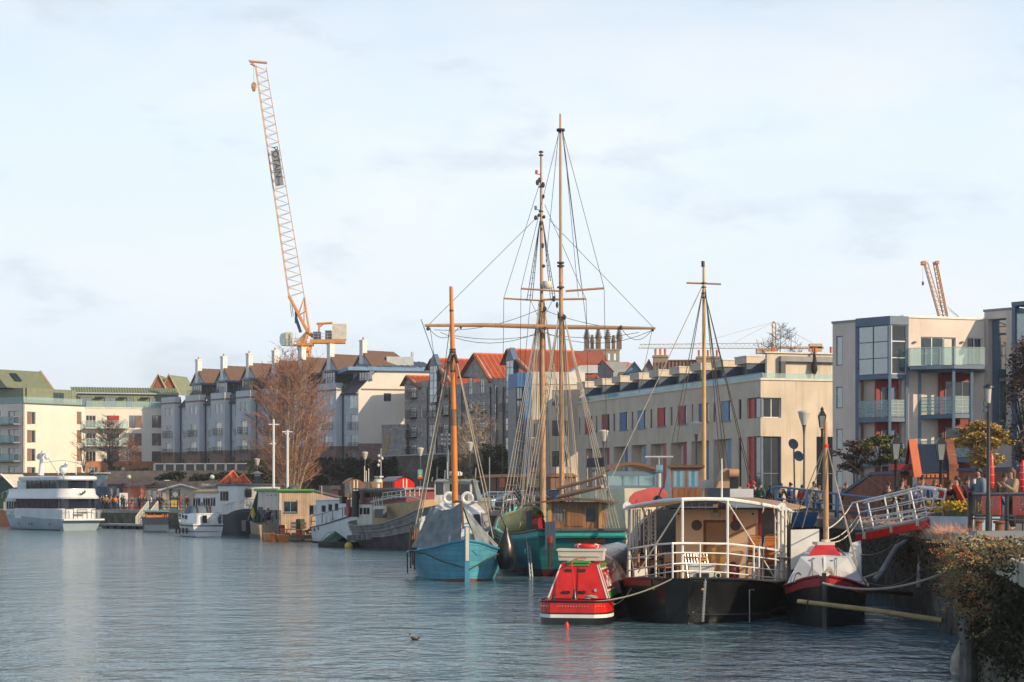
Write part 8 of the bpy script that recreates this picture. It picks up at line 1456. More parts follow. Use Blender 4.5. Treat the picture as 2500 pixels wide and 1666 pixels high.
for x,y,d,lab,sg in((1963,1004,121,'cone lamp before the lit cream end wall',None),(1700,1031,139,'cone lamp left of the yellow mast',None),(1474,1051,153,'cone lamp before the crimson panelled window',None),(1302,1069,181,'cone lamp beside the tall blue fin',[(1139,1157,.30,'navy')]),(1147,1080,190,'cone lamp above the parked cars by the pale bare tree',None),(1026,1094,212,'cone lamp carrying the green warning sign',[(1146,1170,.28,'teal'),(1188,1196,.42,'ltblue')]),(891,1104,232,'cone lamp above the old dark barge aerials',None),(733,1111,240,'cone lamp close to the right of the tall bare tree trunks',None),(628,1120,250,'cone lamp above the chimney cowl',None)):cone_lamp(x,y,d,lab,sg)
p=P(930,1095,236);t=thing('camera_pole','slim grey pole with cluster of white cameras above the red wagon','pole',(p.x,p.y,2));MB().tube([(0,0,0),(0,0,p.z-2)],[.09,.05],6).build('pole','galv',t)
for k,(x,z)in enumerate(((-.25,.9),(.15,1.2),(-.2,1.5),(-.3,2.))):MB().ell((x,-.1,p.z-2-z),(.16,.16,.2),8,6).build('camera','offwhite',t)
p=P(1092,1062,205);t=thing('floodlight_mast','slim mast with cluster of pale floodlights left of the orange mast','lamp post',(p.x,p.y,2));h=p.z-2;MB().tube([(0,0,0),(0,0,h)],.07,6).build('pole','galv',t);m=MB()
for z in(0,.45,.9):
 for x in(-.55,-.2,.2,.55):m.box(x-.12,x+.12,-.12,.1,h-z-.1,h-z+.12)
 m.tube([(-.6,0,h-z-.12),(.6,0,h-z-.12)],.03,4)
m.build('floodlights','offwhite',t)
def vic_lamp(x,ytop,d,label,ht=None):
 p=P(x,ytop,d);g=2.65;h=p.z-g;t=thing('heritage_lamp',label,'street lamp',(p.x,p.y,g),group='black heritage lanterns');s=.155
 MB().lathe([(.13,0),(.13,.35),(.08,.45),(.065,1.2),(.05,h-1.1),(.09,h-1.05),(.05,h-1.0)],(0,0,0),10).build('post','blackmetal',t)
 q=lambda k,z:[(-s*k,-s*k,z),(s*k,-s*k,z),(s*k,s*k,z),(-s*k,s*k,z)];MB().hexa(q(.6,h-.98),q(1,h-.42)).build('lantern_glass','herglass',t);m=MB()
 for a,b in zip(q(.62,h-.98),q(1.02,h-.42)):m.tube([a,b],.018,4)
 m.build('lantern_frame','blackmetal',t);m=MB();m.hexa(q(1.15,h-.42),q(.45,h-.2));m.lathe([(.07,h-.2),(.08,h-.1),(.02,h-.03),(.03,h)],(0,0,0),8);m.build('lantern_cap','blackmetal',t)
vic_lamp(2007,993,92,'black heritage lantern left of the glazed bay building');vic_lamp(2187,1055,72,'black heritage lantern left of the brick shelter');vic_lamp(2297,1055,70,'black heritage lantern in front of the brick shelter')
p=P(2413,937,46);g=2.62;h=p.z-g;t=thing('near_lamp_post','tall thin black lamp post with small flat cap nearest the camera','street lamp',(p.x,p.y,g));MB().lathe([(.14,0),(.13,.04),(.075,.08),(.07,.9),(.05,1.),(.042,h-.45)],(0,0,0),12).build('post','blackmetal',t);MB().lathe([(.05,h-.45),(.075,h-.1)],(0,0,0),12).build('lamp_glass','lampglass',t);MB().lathe([(.13,h-.10),(.12,h-.06),(.04,h-.01),(0,h)],(0,0,0),14).build('cap','blackmetal',t)
for y0,y1 in((980,992),(998,1006)):z0,z1=Zat(y1,46)-g,Zat(y0,46)-g;MB().box(-.11,-.03,-.05,.05,z0,z1).build('bracket_box','slateblue',t)
def wagon(x0,xc,x1,d,yr,yb,label,m1,m2,r):
 F=Frame(XY(x0,d*1.03),XY(xc,d));w=F.len;E=(F.a+F.d*w);Fe=Frame(E[:2],XY(x1,d*1.012));t=F.thing('goods_wagon',label,'railway wagon','old goods wagons on the quay',z=zq(d));we=Fe.len;zr=Fe.z(we/2,yr);zb=zq(d)+.8;ze=zr-.45
 MB().box(0,w,.0,.1,zb,ze).build('plank_side',m1,t,F)
 for k in range(int(w/1.)):MB().box(.4+k,.52+k,-.06,-.003,zb,ze).build('side_strut',m1,t,F)
 arc=[(we*i/10,ze+.45*math.sin(math.pi*i/10))for i in range(11)];MB().prism([(0,zb),(we,zb)]+arc[::-1],0,.1).build('end_wall',m2,t,Fe)
 for u in(we*.42,we*.58):MB().box(u-.07,u+.07,-.08,-.003,zb,ze+.3).build('end_post','offwhite',t,Fe)
 m=MB();A=[Fe.M@Vector((u,-.12,z+.03))for u,z in arc];bk=Vector(F.a-E);bk.z=0;m.loft([A,[a+bk for a in A],[a+bk+Vector((0,0,.08))for a in A],[a+Vector((0,0,.08))for a in A]],closed=False,cap=False);m.world=True;m.build('arched_roof',r,t);MB().box(0,we,.12,3,zq(d)+.05,zb-.02).build('underframe','black',t,Fe)
wagon(925,962,1012,172,1166,1206,'bright red ended goods wagon with arched grey roof behind the dark barge','maroon','narrowred','grey');wagon(832,842,892,176,1169,1206,'brown weathered goods wagon left of the bright red one','brownwood','brownwood','tan')
F=fr_px(1172,166,1345,158);t=F.thing('goods_van_row','long rusty brown goods van with orange shutter behind the parked cars','railway wagon',z=2.5);zt_=F.z(3,1166);MB().box(0,F.len,.0,2.5,2.8,zt_).build('plank_side','brownwood',t,F);m=MB();L_=F.len;m.loft([[(u,-.2,zt_),(u,.6,zt_+.25),(u,2,zt_+.3),(u,2.7,zt_)]for u in(-.2,L_+.2)],sm=False);m.build('roof','rust',t,F)
for x0,x1,mt in((1222,1234,'salmon'),(1290,1330,'tan')):r=F.rect(x0,x1,1168,1190);MB().box(r[0],r[1],-.08,-.003,r[2],r[3]).build('shutter',mt,t,F)
for k in range(9):MB().box(k*L_/9+.1,k*L_/9+.22,-.06,-.003,2.8,zt_).build('side_strut','black',t,F)
F=fr_px(778,186,826,182);t=F.thing('blue_container','dark blue skip with a red end behind the white workboat','container',z=2.3);MB().box(0,F.len*.6,0,2,2.3,F.z(0,1186)).build('blue_side','navy',t,F);MB().box(F.len*.6+.01,F.len,-.0,2,2.3,F.z(0,1198)).build('red_side','deepred',t,F)
def car(x,yb,d,rz,paint,label,L_=4.2,hgt=1.5):
 p=P(x,yb,d);t=thing('parked_car',label,'car',(p.x,p.y,zq(d)+.02),rz,'cars parked on the quay');m=MB();w=.86
 prof=[(-L_/2,.35,.62),(-L_/2+.05,.3,.82),(-L_*.25,.28,.92),(L_*.1,.28,.95),(L_*.42,.28,.98),(L_/2-.04,.3,.85),(L_/2,.36,.6)]
 m.loft([[(x_,-w,z0),(x_,-w*1.02,(z0+z1)/2),(x_,-w*.93,z1),(x_,w*.93,z1),(x_,w*1.02,(z0+z1)/2),(x_,w,z0)]for x_,z0,z1 in prof]);m.build('body',paint,t)
 m=MB();m.loft([[(x_,-y,z),(x_,y,z)]for x_,y,z in((-L_*.27,w*.9,.93),(-L_*.08,w*.74,hgt-.04))],closed=False,cap=False)
 base=[(-L_*.28,.90),(-L_*.09,hgt),(L_*.25,hgt),(L_*.44,.94)]
 m=MB();m.hexa([(-L_*.28,-w*.9,.9),(L_*.45,-w*.9,.94),(L_*.45,w*.9,.94),(-L_*.28,w*.9,.9)],[(-L_*.08,-w*.72,hgt-.06),(L_*.27,-w*.72,hgt-.06),(L_*.27,w*.72,hgt-.06),(-L_*.08,w*.72,hgt-.06)]);m.build('windows','darkglass',t);m=MB();m.hexa([(-L_*.10,-w*.75,hgt-.07),(L_*.30,-w*.75,hgt-.07),(L_*.30,w*.75,hgt-.07),(-L_*.10,w*.75,hgt-.07)],[(-L_*.06,-w*.66,hgt),(L_*.25,-w*.66,hgt),(L_*.25,w*.66,hgt),(-L_*.06,w*.66,hgt)])
 for s in(-1,1):
  for a,b in(((-L_*.28,.91),(-L_*.09,hgt-.05)),((L_*.08,.93),(L_*.09,hgt-.05)),((L_*.45,.95),(L_*.28,hgt-.05))):m.tube([(a[0],s*w*.9,a[1]),(b[0],s*w*.74,b[1])],.035,4)
 m.build('roof_and_pillars',paint,t)
 for sx in(-L_*.31,L_*.31):
  for s in(-1,1):o=MB().tube([(sx,s*(w-.12),.31),(sx,s*(w+.03),.31)],.31,16).build('wheel','black',t);MB().tube([(sx,s*(w+.031),.31),(sx,s*(w+.045),.31)],.19,12).build('rim','steel',o)
 for s in(-1,1):MB().box(-L_/2-.02,-L_/2+.08,s*.62-.16,s*.62+.16,.62,.76).build('headlight','white',t);MB().box(L_/2-.07,L_/2+.01,s*.66-.13,s*.66+.13,.66,.85).build('rear_light','deepred',t)
W['carsilver']=mat('silver_blue_car_paint',(.30,.40,.50),.2,.3,var=.06);W['carnavy']=mat('navy_car_paint',(.02,.03,.06),.15,var=.06);W['carblue']=mat('bright_blue_car_paint',(.02,.10,.38),.15,var=.06)
car(1200,1243,158,R(12),'carsilver','pale blue hatchback at the left end of the car row');car(1252,1243,154,R(22),'carsilver','silver blue hatchback with large side windows in the middle of the car row');car(1282,1246,148,R(30),'carnavy','dark navy car in front of the silver blue hatchback');car(1366,1243,150,R(38),'carblue','bright blue car parked behind the ship mainmast',4.3,1.6);car(1062-30,1240,160,R(5),'carsilver','pale car half hidden behind the cruiser wheelhouse')
F=fr_px(1160,146,1330,133);t=F.thing('quay_fence','thin pale railing in front of the parked cars','railing',z=2.5);m=MB();railing(m,[(0,0,2.55),(F.len,0,2.55)],1.1,(1.,.6,.2),.035,2.);m.build('rails','galv',t,F)
t=thing('white_gangway','white railed gangway on a red beam leading from the quay down to the boats','gangway',P(2180,1300,60));dd=lambda x:lerp(62.5,58,(x-2085)/190)
m=WB();a,b_,c,e=P(2089,1306,dd(2089)),P(2264,1270,dd(2264)),P(2266,1288,dd(2264)),P(2090,1324,dd(2089));m.sheet([a,e,c,b_],.12);m.build('red_beam','narrowred',t);m=WB();o=Vector((.55,1.1,0));m.sheet([a,b_,b_+o,a+o],-.06);m.build('walkway','grey',t)
top_=[(2081,1229),(2158,1211),(2222,1195),(2242,1189),(2283,1196)]
for off in(Vector((0,0,0)),o):
 m=WB();m.tube([P(*q,dd(q[0]))+off for q in top_],.035,7);m.build('handrail','white',t)
 m=WB()
 for rr2 in(((2099,1251),(2231,1222),(2252,1216),(2279,1220)),((2103,1266),(2236,1244),(2258,1238),(2274,1241)),((2105,1277),(2238,1257),(2258,1251),(2270,1252)),((2107,1292),(2240,1268),(2262,1262))):m.tube([P(*q,dd(q[0]))+off for q in rr2],.02,6)
 m.build('mid_rails','white',t)
 for q0,q1 in(((2091,1227),(2110,1312)),((2158,1211),(2178,1298)),((2222,1195),(2242,1285)),((2283,1196),(2275,1245)),((2137,1258),(2141,1280)),((2201,1250),(2204,1268))):
  m=WB();m.tube([P(*q1,dd(q1[0]))+off,P(*q0,dd(q0[0]))+off],.026,6);m.build('rail_post','white',t)
for x,y in((2110,1308),(2177,1293),(2241,1276)):q=P(x,y,dd(x)-.02);m=WB();m.box(q.x-.06,q.x+.06,q.y-.07,q.y,q.z-.10,q.z+.11);m.build('beam_bracket','offwhite',t)
rope((2081,1229,62.5),(2019,1292,58),.12,.02,'rope from the white gangway handrail down to the sloop mast','offwhite');rope((2096,1258,62.3),(2026,1318,58),.15,.016,'upper of two slack lines from the gangway to the red skylight','offwhite');rope((2098,1268,62.3),(2030,1324,58),.2,.016,'lower of two slack lines from the gangway to the red skylight','offwhite')
t=thing('blue_gangway','blue painted gangway railing behind the black sloop mast','gangway',P(1990,1250,79));db=lambda x:lerp(80,77,(x-1885)/250);m=WB()
for off in(Vector((0,0,0)),Vector((.1,1.1,0))):
 m.tube([P(1885,1203,db(1885))+off,P(1887,1192,db(1885))+off,P(1896,1188,db(1896))+off,P(1975,1197,db(1975))+off,P(2060,1208,db(2060))+off,P(2150,1217,db(2135))+off],.045,6).tube([P(1895,1217,db(1895))+off,P(1975,1225,db(1975))+off,P(2060,1235,db(2060))+off,P(2140,1243,db(2135))+off],.03,6)
m.build('handrails','ltblue',t)
for x,y0,y1 in((1896,1188,1236),(1970,1196,1258),(2045,1206,1265),(2120,1215,1268)):
 for off in(Vector((0,0,0)),Vector((.1,1.1,0))):m=WB();m.tube([P(x,y1,db(x))+off,P(x+2,y0,db(x))+off],.05,6);m.build('rail_post','ltblue',t)
m=WB();m.sheet([P(1890,1238,db(1890)),P(2140,1262,db(2140)),P(2140,1262,db(2140))+Vector((.1,1.1,0)),P(1890,1238,db(1890))+Vector((.1,1.1,0))],-.1);m.build('walkway','darkgrey',t)
F=fr_px(1855,84,1945,81);t=F.thing('blue_tarpaulin_stack','bright blue covered skiff on the quay behind the canopy','skiff',z=2.3);m=MB();L_=F.len;hull(m,lambda q:L_*q,lambda q:.5*min(1,(q/.3)**.5),lambda q:2.95,2.35,0,1,10,3,.6,.5,.5,deck=-.02);m.build('cover','blue',t,F);m=MB();m.tube([(0,0,3.02),(L_,0,2.98)],.025,5);m.build('white_edge','offwhite',t,F)
F=fr_px(2055,84,2200,77);t=F.thing('sloping_brick_wall','red brick wall with grey coping ramping up left of the shelter','wall',z=2.6);zl,zh=F.z(0,1200),F.z(F.u(2128),1160);um=F.u(2128);m=MB();m.prism([(0,2.5),(F.len,2.5),(F.len,zh),(um,zh),(0,zl-.2)],0,.35);m.build('brickwork','redbrick',t,F);m=MB();m.prism([(-.05,zl-.198),(um,zh+.002),(F.len,zh+.002),(F.len,zh+.12),(um-.05,zh+.12),(-.05,zl-.06)],-.05,.4);m.build('coping','slateblue',t,F)
F=fr_px(2340,74,2505,70);t=F.thing('brick_boundary_wall','long red brick wall with dark coping behind the bearded man','wall',z=2.6);z1=F.z(2,1150);MB().box(0,F.len,0,.35,2.5,z1).build('brickwork','redbrick',t,F);MB().box(-.05,F.len,-.05,.4,z1+.001,z1+.12).build('coping','slateblue',t,F)
Fs=fr_px(2242,75,2336,74.9);t=Fs.thing('brick_shelter','small brick shelter with steep navy roof and orange gable edge','shelter',z=2.6);w=Fs.len;zE,zR=Fs.z(0,1143),Fs.z(0,1083);dE=2.6
m=MB();m.box(.0,w,.0,.25,2.5,zE-.25);m.build('brick_front','redbrick',t,Fs);m=MB()
for k in range(int(w/.16)):m.box(k*.16,k*.16+.11,-.07,-.003,zE-.36,zE-.24)
m.box(0,w,-.045,.25,zE-.245,zE-.17);m.build('dentil_course','orangebrick',t,Fs);m=MB();m.hexa([(.05,-.12,zE-.165),(w-.05,-.12,zE-.165),(w-.05,.0,zE-.165),(.05,.0,zE-.165)],[(.05,1.3,zR),(w-.05,1.3,zR),(w-.05,1.42,zR),(.05,1.42,zR)]);m.build('roof','navy',t,Fs)
m=MB();m.prism([(-.15,zE-.3),(2.75,zE-.3),(1.35,zR+.0)],-.1,.04,'x');m.build('gable','redbrick',t,Fs);m=MB();m.hexa([(-.2,-.42,zE-.35),(.1,-.42,zE-.35),(.1,-.16,zE-.35),(-.2,-.16,zE-.35)],[(-.2,1.25,zR+.2),(.1,1.25,zR+.2),(.1,1.42,zR+.2),(-.2,1.42,zR+.2)]);m.build('orange_verge','terracotta',t,Fs);m=MB();m.hexa([(-.2,2.9,zE-.35),(.1,2.9,zE-.35),(.1,3.1,zE-.35),(-.2,3.1,zE-.35)],[(-.2,1.3,zR+.2),(.1,1.3,zR+.2),(.1,1.45,zR+.2),(-.2,1.45,zR+.2)]);m.build('rear_verge','deepred',t,Fs)
m=MB();m.box(w-.3,w+.05,-.12,.3,2.5,zE+.15);m.hexa([(w-.28,.0,zE+.152),(w+.03,.0,zE+.152),(w+.03,.4,zE+.152),(w-.28,.4,zE+.152)],[(w-.28,1.1,zR+.2),(w+.03,1.1,zR+.2),(w+.03,1.45,zR+.2),(w-.28,1.45,zR+.2)]);m.build('end_pier','redbrick',t,Fs);MB().box(-.95,-.2,.4,1.0,Fs.z(0,1148),Fs.z(0,1133)).build('timber_beam_end','deepred',t,Fs);MB().box(-.35,-.15,.5,.7,2.5,zE-.3).build('timber_post','brownwood',t,Fs)
F=fr_px(2258,58.5,2374,56);t=F.thing('flower_planter','pale blue planter trough full of yellow daffodils by the railing','planter',z=2.6);zp0,zp1=F.z(1,1297),F.z(1,1261);L_=F.len;MB().hexa([(.05,.05,zp0),(L_-.05,.05,zp0),(L_-.05,.85,zp0),(.05,.85,zp0)],[(0,0,zp1),(L_,0,zp1),(L_,.9,zp1),(0,.9,zp1)]).build('trough',mat('pale_blue_planter',(.36,.48,.58),.5,var=.2),t,F)
rnd=random.Random(9);lm,fm=MB(),MB()
for k in range(420):
 x,y=rnd.uniform(.0,L_),rnd.uniform(.05,.85);h=rnd.uniform(.12,.42);b=Vector((x,y,zp1));d=Vector((rnd.uniform(-.12,.12),rnd.uniform(-.1,.1),h));s=Vector((.014,0,0));lm.add([b-s,b+s,b+d],[(0,1,2)])
 if k%2:fm.lathe([(.005,-.01),(.04,.0),(.045,.012),(.02,.014),(.022,.05)],b+d,6,False)
lm.build('leaves','leafgreen',t,F);fm.build('daffodils','flower',t,F)['kind']='stuff'
g=2.66;t=thing('black_quay_railing','stout black quayside railing with red round emblem panels','railing',P(2372,1300,52));Fq=fr_px(2372,52,2530,47);zt_=Fq.z(0,1206);m=MB();m.lathe([(.17,Fq.z(0,1302)),(.16,Fq.z(0,1296)),(.105,Fq.z(0,1290)),(.10,zt_),(.11,zt_+.02),(.05,zt_+.08)],(0,0,0),12);m.build('end_post','blackmetal',t,Fq);m=MB();m.tube([(0,0,zt_-.01),(Fq.len,0,zt_-.01)],.042,8).tube([(0,0,Fq.z(0,1257)),(Fq.len,0,Fq.z(0,1257))],.03,6).tube([(0,0,Fq.z(0,1266)),(Fq.len,0,Fq.z(0,1266))],.025,6);m.build('rails','blackmetal',t,Fq)
for i in range(14):u=.16+i*.125;o=MB().tube([(u,0,Fq.z(0,1257)),(u,0,zt_)],.015,5).build('baluster','blackmetal',t,Fq)
for x in(2458,2530):u=Fq.u(x);MB().tube([(u,0,g-.1),(u,0,zt_)],.05,8).build('post','blackmetal',t,Fq)
for i,x in enumerate((2425,2500)):
 a,b_=Fq.u(x-22),Fq.u(x+22);zc,rad=(Fq.z(a,1212)+Fq.z(a,1257))/2,.17;o=MB().box(a,b_,-.06,-.035,Fq.z(a,1257),Fq.z(a,1211)).build('emblem_panel','narrowred',t,Fq);X0=MOF[t.name].inverted()@Fq.M
 for j,ch in enumerate('BRITISH'):an=R(160-j*23);text(ch,.075,'offwhite',o,X0@TXT((a+b_)/2+math.cos(an)*rad,-.064,zc+math.sin(an)*rad)@Matrix.Rotation(an-R(90),4,'Z'),'emblem_lettering')
 m=MB();m.tube([((a+b_)/2-.1,-.068,zc-.07),((a+b_)/2-.02,-.068,zc-.12),((a+b_)/2+.1,-.068,zc-.06)],.014,5).box((a+b_)/2+.06,(a+b_)/2+.16,-.068,-.061,zc+.02,zc+.04);m.build('emblem_mark','offwhite',o,Fq)
for x,d,lab in((2388,52.5,'brown iron bollard behind the end post of the black railing'),(2440,50.5,'brown iron bollard right of the near lamp post')):
 p=P(x,1297,d);t=thing('iron_bollard',lab,'bollard',(p.x,p.y,2.66),group='brown mooring bollards');MB().lathe([(.14,0),(.115,.06),(.11,.24),(.12,.27)],(0,0,0),14).build('stem','rust',t);MB().lathe([(.12,.27),(.165,.28),(.17,.31),(.14,.335),(.02,.345)],(0,0,0),14).build('cap','rust',t)
for x,y0,y1,d,lab in((2420,1105,1192,50.5,'tall red furled parasol behind the near lamp post'),(2497,1122,1200,49.5,'red furled parasol at the right edge')):
 p=P(x,y1,d);t=thing('furled_parasol',lab,'parasol',(p.x,p.y,2.66),group='red furled parasols');h=Zat(y0,d)-2.66;hb_=Zat(y1,d)-2.66;MB().tube([(0,0,0),(0,0,h)],.022,6).build('pole','blackmetal',t);MB().lathe([(.05,hb_),(.085,hb_+.1),(.075,(h+hb_)/2),(.06,h-.1),(.01,h)],(0,0,0),10).build('furled_cloth','brightred',t);m=MB()
 for k in range(4):z=lerp(hb_,h,.15+.22*k);m.torus((0,0,z),.082,.006,12,4,'z')
 m.build('tie_cord','offwhite',t)
for i,(x,y,d,lab)in enumerate(((2306,1192,60,'red deckchair frame farthest left before the crowd'),(2345,1186,59,'red deckchair frame second from the left before the crowd'),(2375,1186,57.5,'red deckchair frame before the long haired woman'),(2388,1186,57.5,'red deckchair frame nearest the railing end post'))):
 p=P(x,y,d);t=thing('red_deckchair',lab,'deckchair',(p.x,p.y,2.66),group='red deckchairs');zz=Zat(1184,d)-2.66;MB().hexa([(.22,.3,.28),(.34,.3,.28),(.34,-.3,.28),(.22,-.3,.28)],[(-.20,.3,zz),(-.12,.3,zz),(-.12,-.3,zz),(-.20,-.3,zz)]).build('cloth','brightred',t);m=MB()
 for s in(-.33,.33):m.tube([(.5,s,0),(-.2,s,zz)],.02,5).tube([(-.25,s,0),(.4,s,.5)],.02,5)
 m.build('frame','pinewood',t)
t=thing('stone_quay_steps','stacked pale stone blocks and quoins at the near quay corner','masonry',(11.4,50.3,2));m=WB()
for k in range(12):z=2.64-.21*(k+1);w=(.30,.40)[k%2];m.box(11.36,11.36+w,50.13,50.55,z+.012,z+.21)
m.build('quoins','coping',t);m=WB();m.hexa([(10.55,45.3,2.0),(14,44.6,2.0),(14,46.2,2.0),(10.6,46.6,2.0)],[(10.62,45.45,2.82),(14,44.8,2.82),(14,46,2.82),(10.68,46.4,2.82)]);m.build('kerb_block','grey',t)
m=WB();rnd=random.Random(2)
for k in range(14):x,y=rnd.uniform(11.6,13.5),rnd.uniform(47.5,51);m.ell((x,y,2.68),(.12+.12*rnd.random(),.12,.05),7,4)
m.build('loose_stones','coping',t)
rnd=random.Random(33);lf,st_,sd2,og,dk=MB(),MB(),MB(),MB(),MB()
def wl(d,v,z):return Vector((xq(d)+v,d,z))
for k in range(30000):
 d=29+17.2*rnd.random()**1.1;z=2.6-abs(rnd.gauss(0,1))*1.15
 if z<(.9 if d<43 else.3)and rnd.random()<.9 or rnd.random()<(math.sin(d*2.3+z*3)+math.sin(d*5.1-z*4)+math.sin(d*9.7+z*9)*.7)*.5:continue
 p=wl(d,(rnd.uniform(-.3,.9)if z>2.35 and d<38 else.02)-abs(rnd.gauss(0,.13))*(1.1 if z>.5 else.5),z+(rnd.uniform(0,.3)if z>2.35 and d<38 else 0)-(.15 if d>44 else 0));a=Vector((rnd.uniform(-1,1),rnd.uniform(-.6,.6),rnd.uniform(-1,.6))).normalized();b_=a.cross(Vector((rnd.uniform(-1,1),1,rnd.uniform(-1,1)))).normalized();s=rnd.uniform(.02,.055);(dk if rnd.random()<.8 else lf).add([p-a*s,p+b_*s*.55,p+a*s,p-b_*s*.55],[(0,1,2,3)])
for k in range(420):
 d0=rnd.uniform(31,44)if k%9 else rnd.uniform(45,48.5);p=wl(d0,rnd.uniform(-.3,.9)if d0<40 else rnd.uniform(-.3,.1),rnd.uniform(1.5,2.75)if d0<41 else rnd.uniform(1.4,2.5));L2=rnd.uniform(.25,.8);d=Vector((rnd.uniform(-1.,-.1),rnd.uniform(-.4,.3),rnd.uniform(-.25,.45))).normalized();q=p+d*L2*.6;e=q+(d+Vector((0,0,-.35)))*L2*.4;st_.tube([p,q,e],[.009,.006,.003],4)
 tgt=og if rnd.random()<.30 else sd2
 for j in range(30):s=rnd.random()**.6;c=(p.lerp(q,s*2)if s<.5 else q.lerp(e,s*2-1))+Vector((rnd.gauss(0,.03),rnd.gauss(0,.03),rnd.gauss(0,.03)));a=(d+Vector((rnd.uniform(-.8,.8),rnd.uniform(-.8,.8),rnd.uniform(-.8,.8)))).normalized()*rnd.uniform(.012,.035);b_=a.cross(Vector((rnd.uniform(-1,1),1,.3))).normalized()*.010;tgt.add([c-a,c+b_,c+a,c-b_],[(0,1,2,3)])
t=thing('wall_buddleia','wild bush of orange and pale seed heads hanging over the near quay wall','bush',wl(45,0,2))
for mb_,nm,mt in((st_,'stems','rust'),(sd2,'pale_seed_heads','seed'),(og,'orange_seed_heads','orangeseed'),(lf,'leaves','ivy'),(dk,'dark_foliage','scrub')):mb_.world=True;mb_.build(nm,mt,t)
m=WB();q=Vector((xq(40.5)-.15,40.5,0));m.lathe([(.0,.1),(.2,.12),(.30,.35),(.27,.6),(.14,.85),(.1,.95),(.02,.97)],q+Vector((-.1,0,-.25)),14);o=m.build('pale_fender',mat('dirty_pale_fender',(.40,.36,.28),.8,var=.5,scale=3));tag(o,'large pale bulbous fender at the foot of the near wall','fender')
t=thing('timber_fender_piles','vertical grey timber piles against the near quay wall at the bottom right','timber piles',(xq(40),40,0))
for k,dpt in enumerate((41.8,41.2,40.6,40.,39.4,38.8,38.2)):x=xq(dpt)-.18+.9*0;m=WB();m.tube([(x-.02,dpt,-1),(x,dpt,.95+.2*(k%3))],.13+.03*(k%2),8);m.build('pile',mat('grey_timber_pile',(.16,.15,.14),.9,var=.5,scale=3,streak=.4),t)
t=thing('broken_timber_beam','broken grey timber block jutting from the wall foot','timber',(xq(53)-.2,52.8,.5));MB().hexa([(-.35,-.3,.1),(.3,-.35,.0),(.45,.4,.0),(-.1,.4,.1)],[(-.3,-.25,.42),(.25,-.3,.30),(.45,.4,.34),(-.1,.4,.44)]).build('beam','greywood',t);MB().hexa([(-.2,-.28,-.4),(.1,-.3,-.4),(.2,.3,-.4),(-.1,.3,-.4)],[(-.3,-.28,.098),(.25,-.33,.0),(.4,.38,.0),(-.1,.38,.098)]).build('bracket','greywood',t)
m=MB();rnd=random.Random(44)
for k in range(2600):
 d=rnd.uniform(50,96)if k%3 else rnd.uniform(50,63);x=xq(d)+rnd.uniform(-.25,.5);z=zq(d)-.05+rnd.uniform(-.35,.1)*(x<xq(d)+.1);b=Vector((x,d,z));L2=rnd.uniform(.12,.5);e=b+Vector((rnd.uniform(-.5,.15)*L2*1.6,rnd.uniform(-.3,.3)*L2,L2*rnd.uniform(.1,1)));s=Vector((.006,.004,.004));m.add([b-s,b+s,e],[(0,1,2)])
tag(m.build('dry_grass','pinktwig'),'dry pinkish grass tufts along the quay edge','grass',kind='stuff')
m=MB()
for k in range(9000):
 d=rnd.uniform(50.6,100)if k%2 else rnd.uniform(50.6,66);z=zq(d)-.3-abs(rnd.gauss(0,.55));
 if z<.15:continue
 p=Vector((xq(d)-.03-abs(rnd.gauss(0,.08)),d,z));a=Vector((rnd.uniform(-.4,.2),rnd.uniform(-1,1),rnd.uniform(-1,.5))).normalized();b_=a.cross(Vector((1,0,rnd.uniform(-.5,.5)))).normalized();s=rnd.uniform(.03,.09);m.add([p-a*s,p+b_*s*.6,p+a*s,p-b_*s*.6],[(0,1,2,3)])
tag(m.build('wall_moss','scrub'),'dark moss and weeds clinging to the quay wall','moss',kind='stuff')
def pp(x,yh,d,face,kind,j,tr,hair,label,**kw):
 z=2.66;hgt=min(1.92,max(1.2,Zat(yh,d)-z))if kind!='sit' else 1.7;p=P(x,yh,d);return person((p.x,p.y,z),face,kind,j,tr,hair,label,hgt=hgt,**kw)
pp(2390,1145,57,R(-60),'hold','bluegrey','denim','hairdark','bearded man in blue grey jacket holding a white cup',beard=True,near=True);m=WB();q=P(2379,1176,56.75);m.lathe([(.035,-.06),(.042,.06),(.044,.07)],q,10);o=m.build('paper_cup','white');tag(o,'white paper cup held by the bearded man','cup')
pp(2472,1146,55.5,R(-70),'phone','clothtan','clothblack','hairbrown','brown haired person in tan coat raising a hand to the face at the right',style=1,near=True)
pp(2452,1158,60,R(20),'stand','clothblack','denim','hairdark','dark haired person with red scarf behind the tan coat',near=True);pp(2408,1158,61,R(200),'stand','clothblack','clothblack','hairdark','person in black behind the bearded man');pp(2362,1166,60,R(10),'stand','clothblack','clothblack','hairdark','long haired woman in black before the brick boundary wall',style=1,near=True)
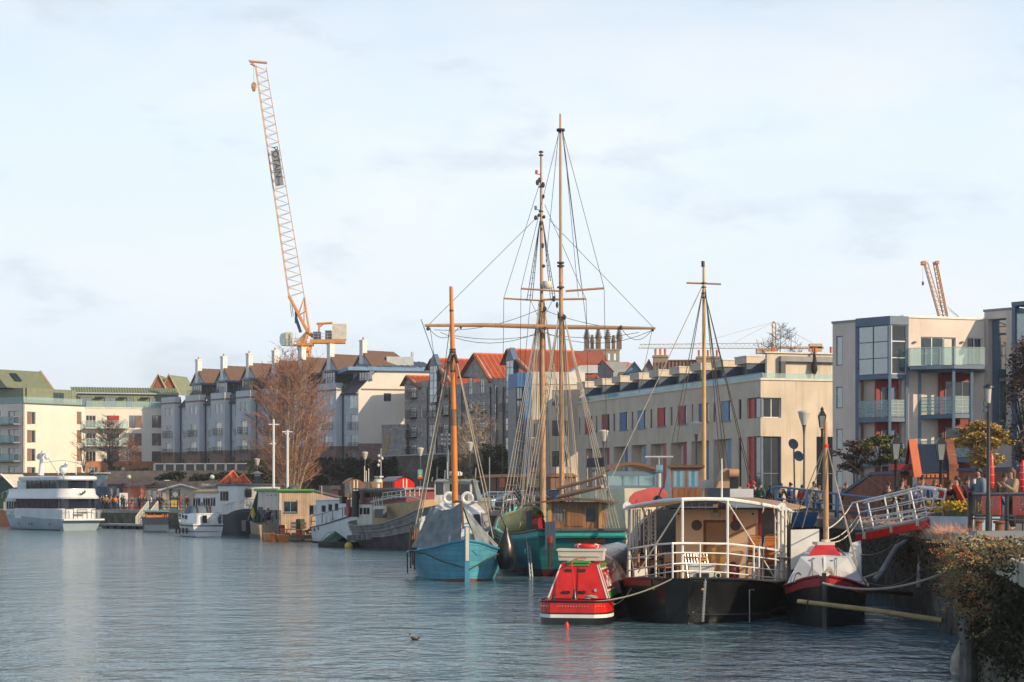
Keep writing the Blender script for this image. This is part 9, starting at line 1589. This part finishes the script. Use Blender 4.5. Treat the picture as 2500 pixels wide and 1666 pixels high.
pp(2338,1166,59.5,R(-80),'phone','clothblack','clothblack','hairdark','person in black lifting an arm before the brick wall');pp(2318,1176,61,R(60),'stand','clothblack','clothgrey','hairdark','person in dark coat seen between the lantern post and the lifted arm');pp(2252,1164,66,R(5),'stand','clothblue','clothblack','hairdark','man in navy jacket and glasses before the bright brick shelter',near=True)
pp(2283,1173,66,R(-15),'stand','bluegrey','clothblack','hairbrown','woman in glasses and lilac top beside the navy jacket man',style=1,near=True);pp(2202,1171,70,R(15),'stand','clothblack','clothblack','hairdark','long haired girl in black beside the left brick wall',style=1,near=True);pp(2170,1178,69,R(190),'stand','clothblack','clothblack','hairdark','dark haired person seen from behind before the ramped brick wall');pp(2234,1186,65,R(30),'hold','clothblue','clothblack','hairdark','shorter person with blue cap left of the navy jacket man',hat='clothblue');pp(2065,1180,84,R(30),'stand','clothblack','clothblack','hairbrown','lone person before the low end of the ramped wall')
pp(2345,1176,63,R(170),'lean','clothgrey','clothblack','hairdark','person in grey leaning behind the deckchairs');pp(2215,1188,67,R(90),'stand','clothgrey','denim','hairbrown','child in grey between the girl and the blue cap')
for i,(x,yh,j,tr,hr,lab,ht,st2)in enumerate(((1806,1176,'clothgrey','clothblack','hairbrown','fair haired person in grey at the left end of the bench crowd',None,0),(1827,1183,'clothblack','denim','hairdark','person in bright red hat second from the left in the bench crowd','clothred',0),(1838,1186,'clothpink','denim','hairdark','short person in a red hat beside the taller red hat','clothred',0),(1848,1176,'clothblack','denim','hairdark','tall person in a red hat behind the green coat','clothred',0),(1856,1179,'clothgreen','clothblack','hairdark','broad person in dark green coat seen from behind',None,0),(1881,1186,'clothblack','clothblack','hairdark','hunched person in black right of the green coat',None,1),(1904,1182,'clothblack','denim','hairdark','person in black at the blue gangway end',None,0),(1931,1180,'clothblue','clothblack','hairdark','person in navy behind the pinkish twigs',None,0),(1958,1186,'clothred','clothblack','hairdark','person in red coat behind the pinkish twigs',None,0),(1992,1178,'clothtan','clothblack','hairdark','person in dark tan left of the sloop mast',None,1),(2000,1187,'clothgrey','denim','hairbrown','person in pale grey top directly behind the sloop mast',None,0))):
 pp(x,yh,97-i*.6,R(180+rnd.uniform(-50,50)),'stand' if i%3 else 'lean',j,tr,hr,lab,hat=ht,style=st2)
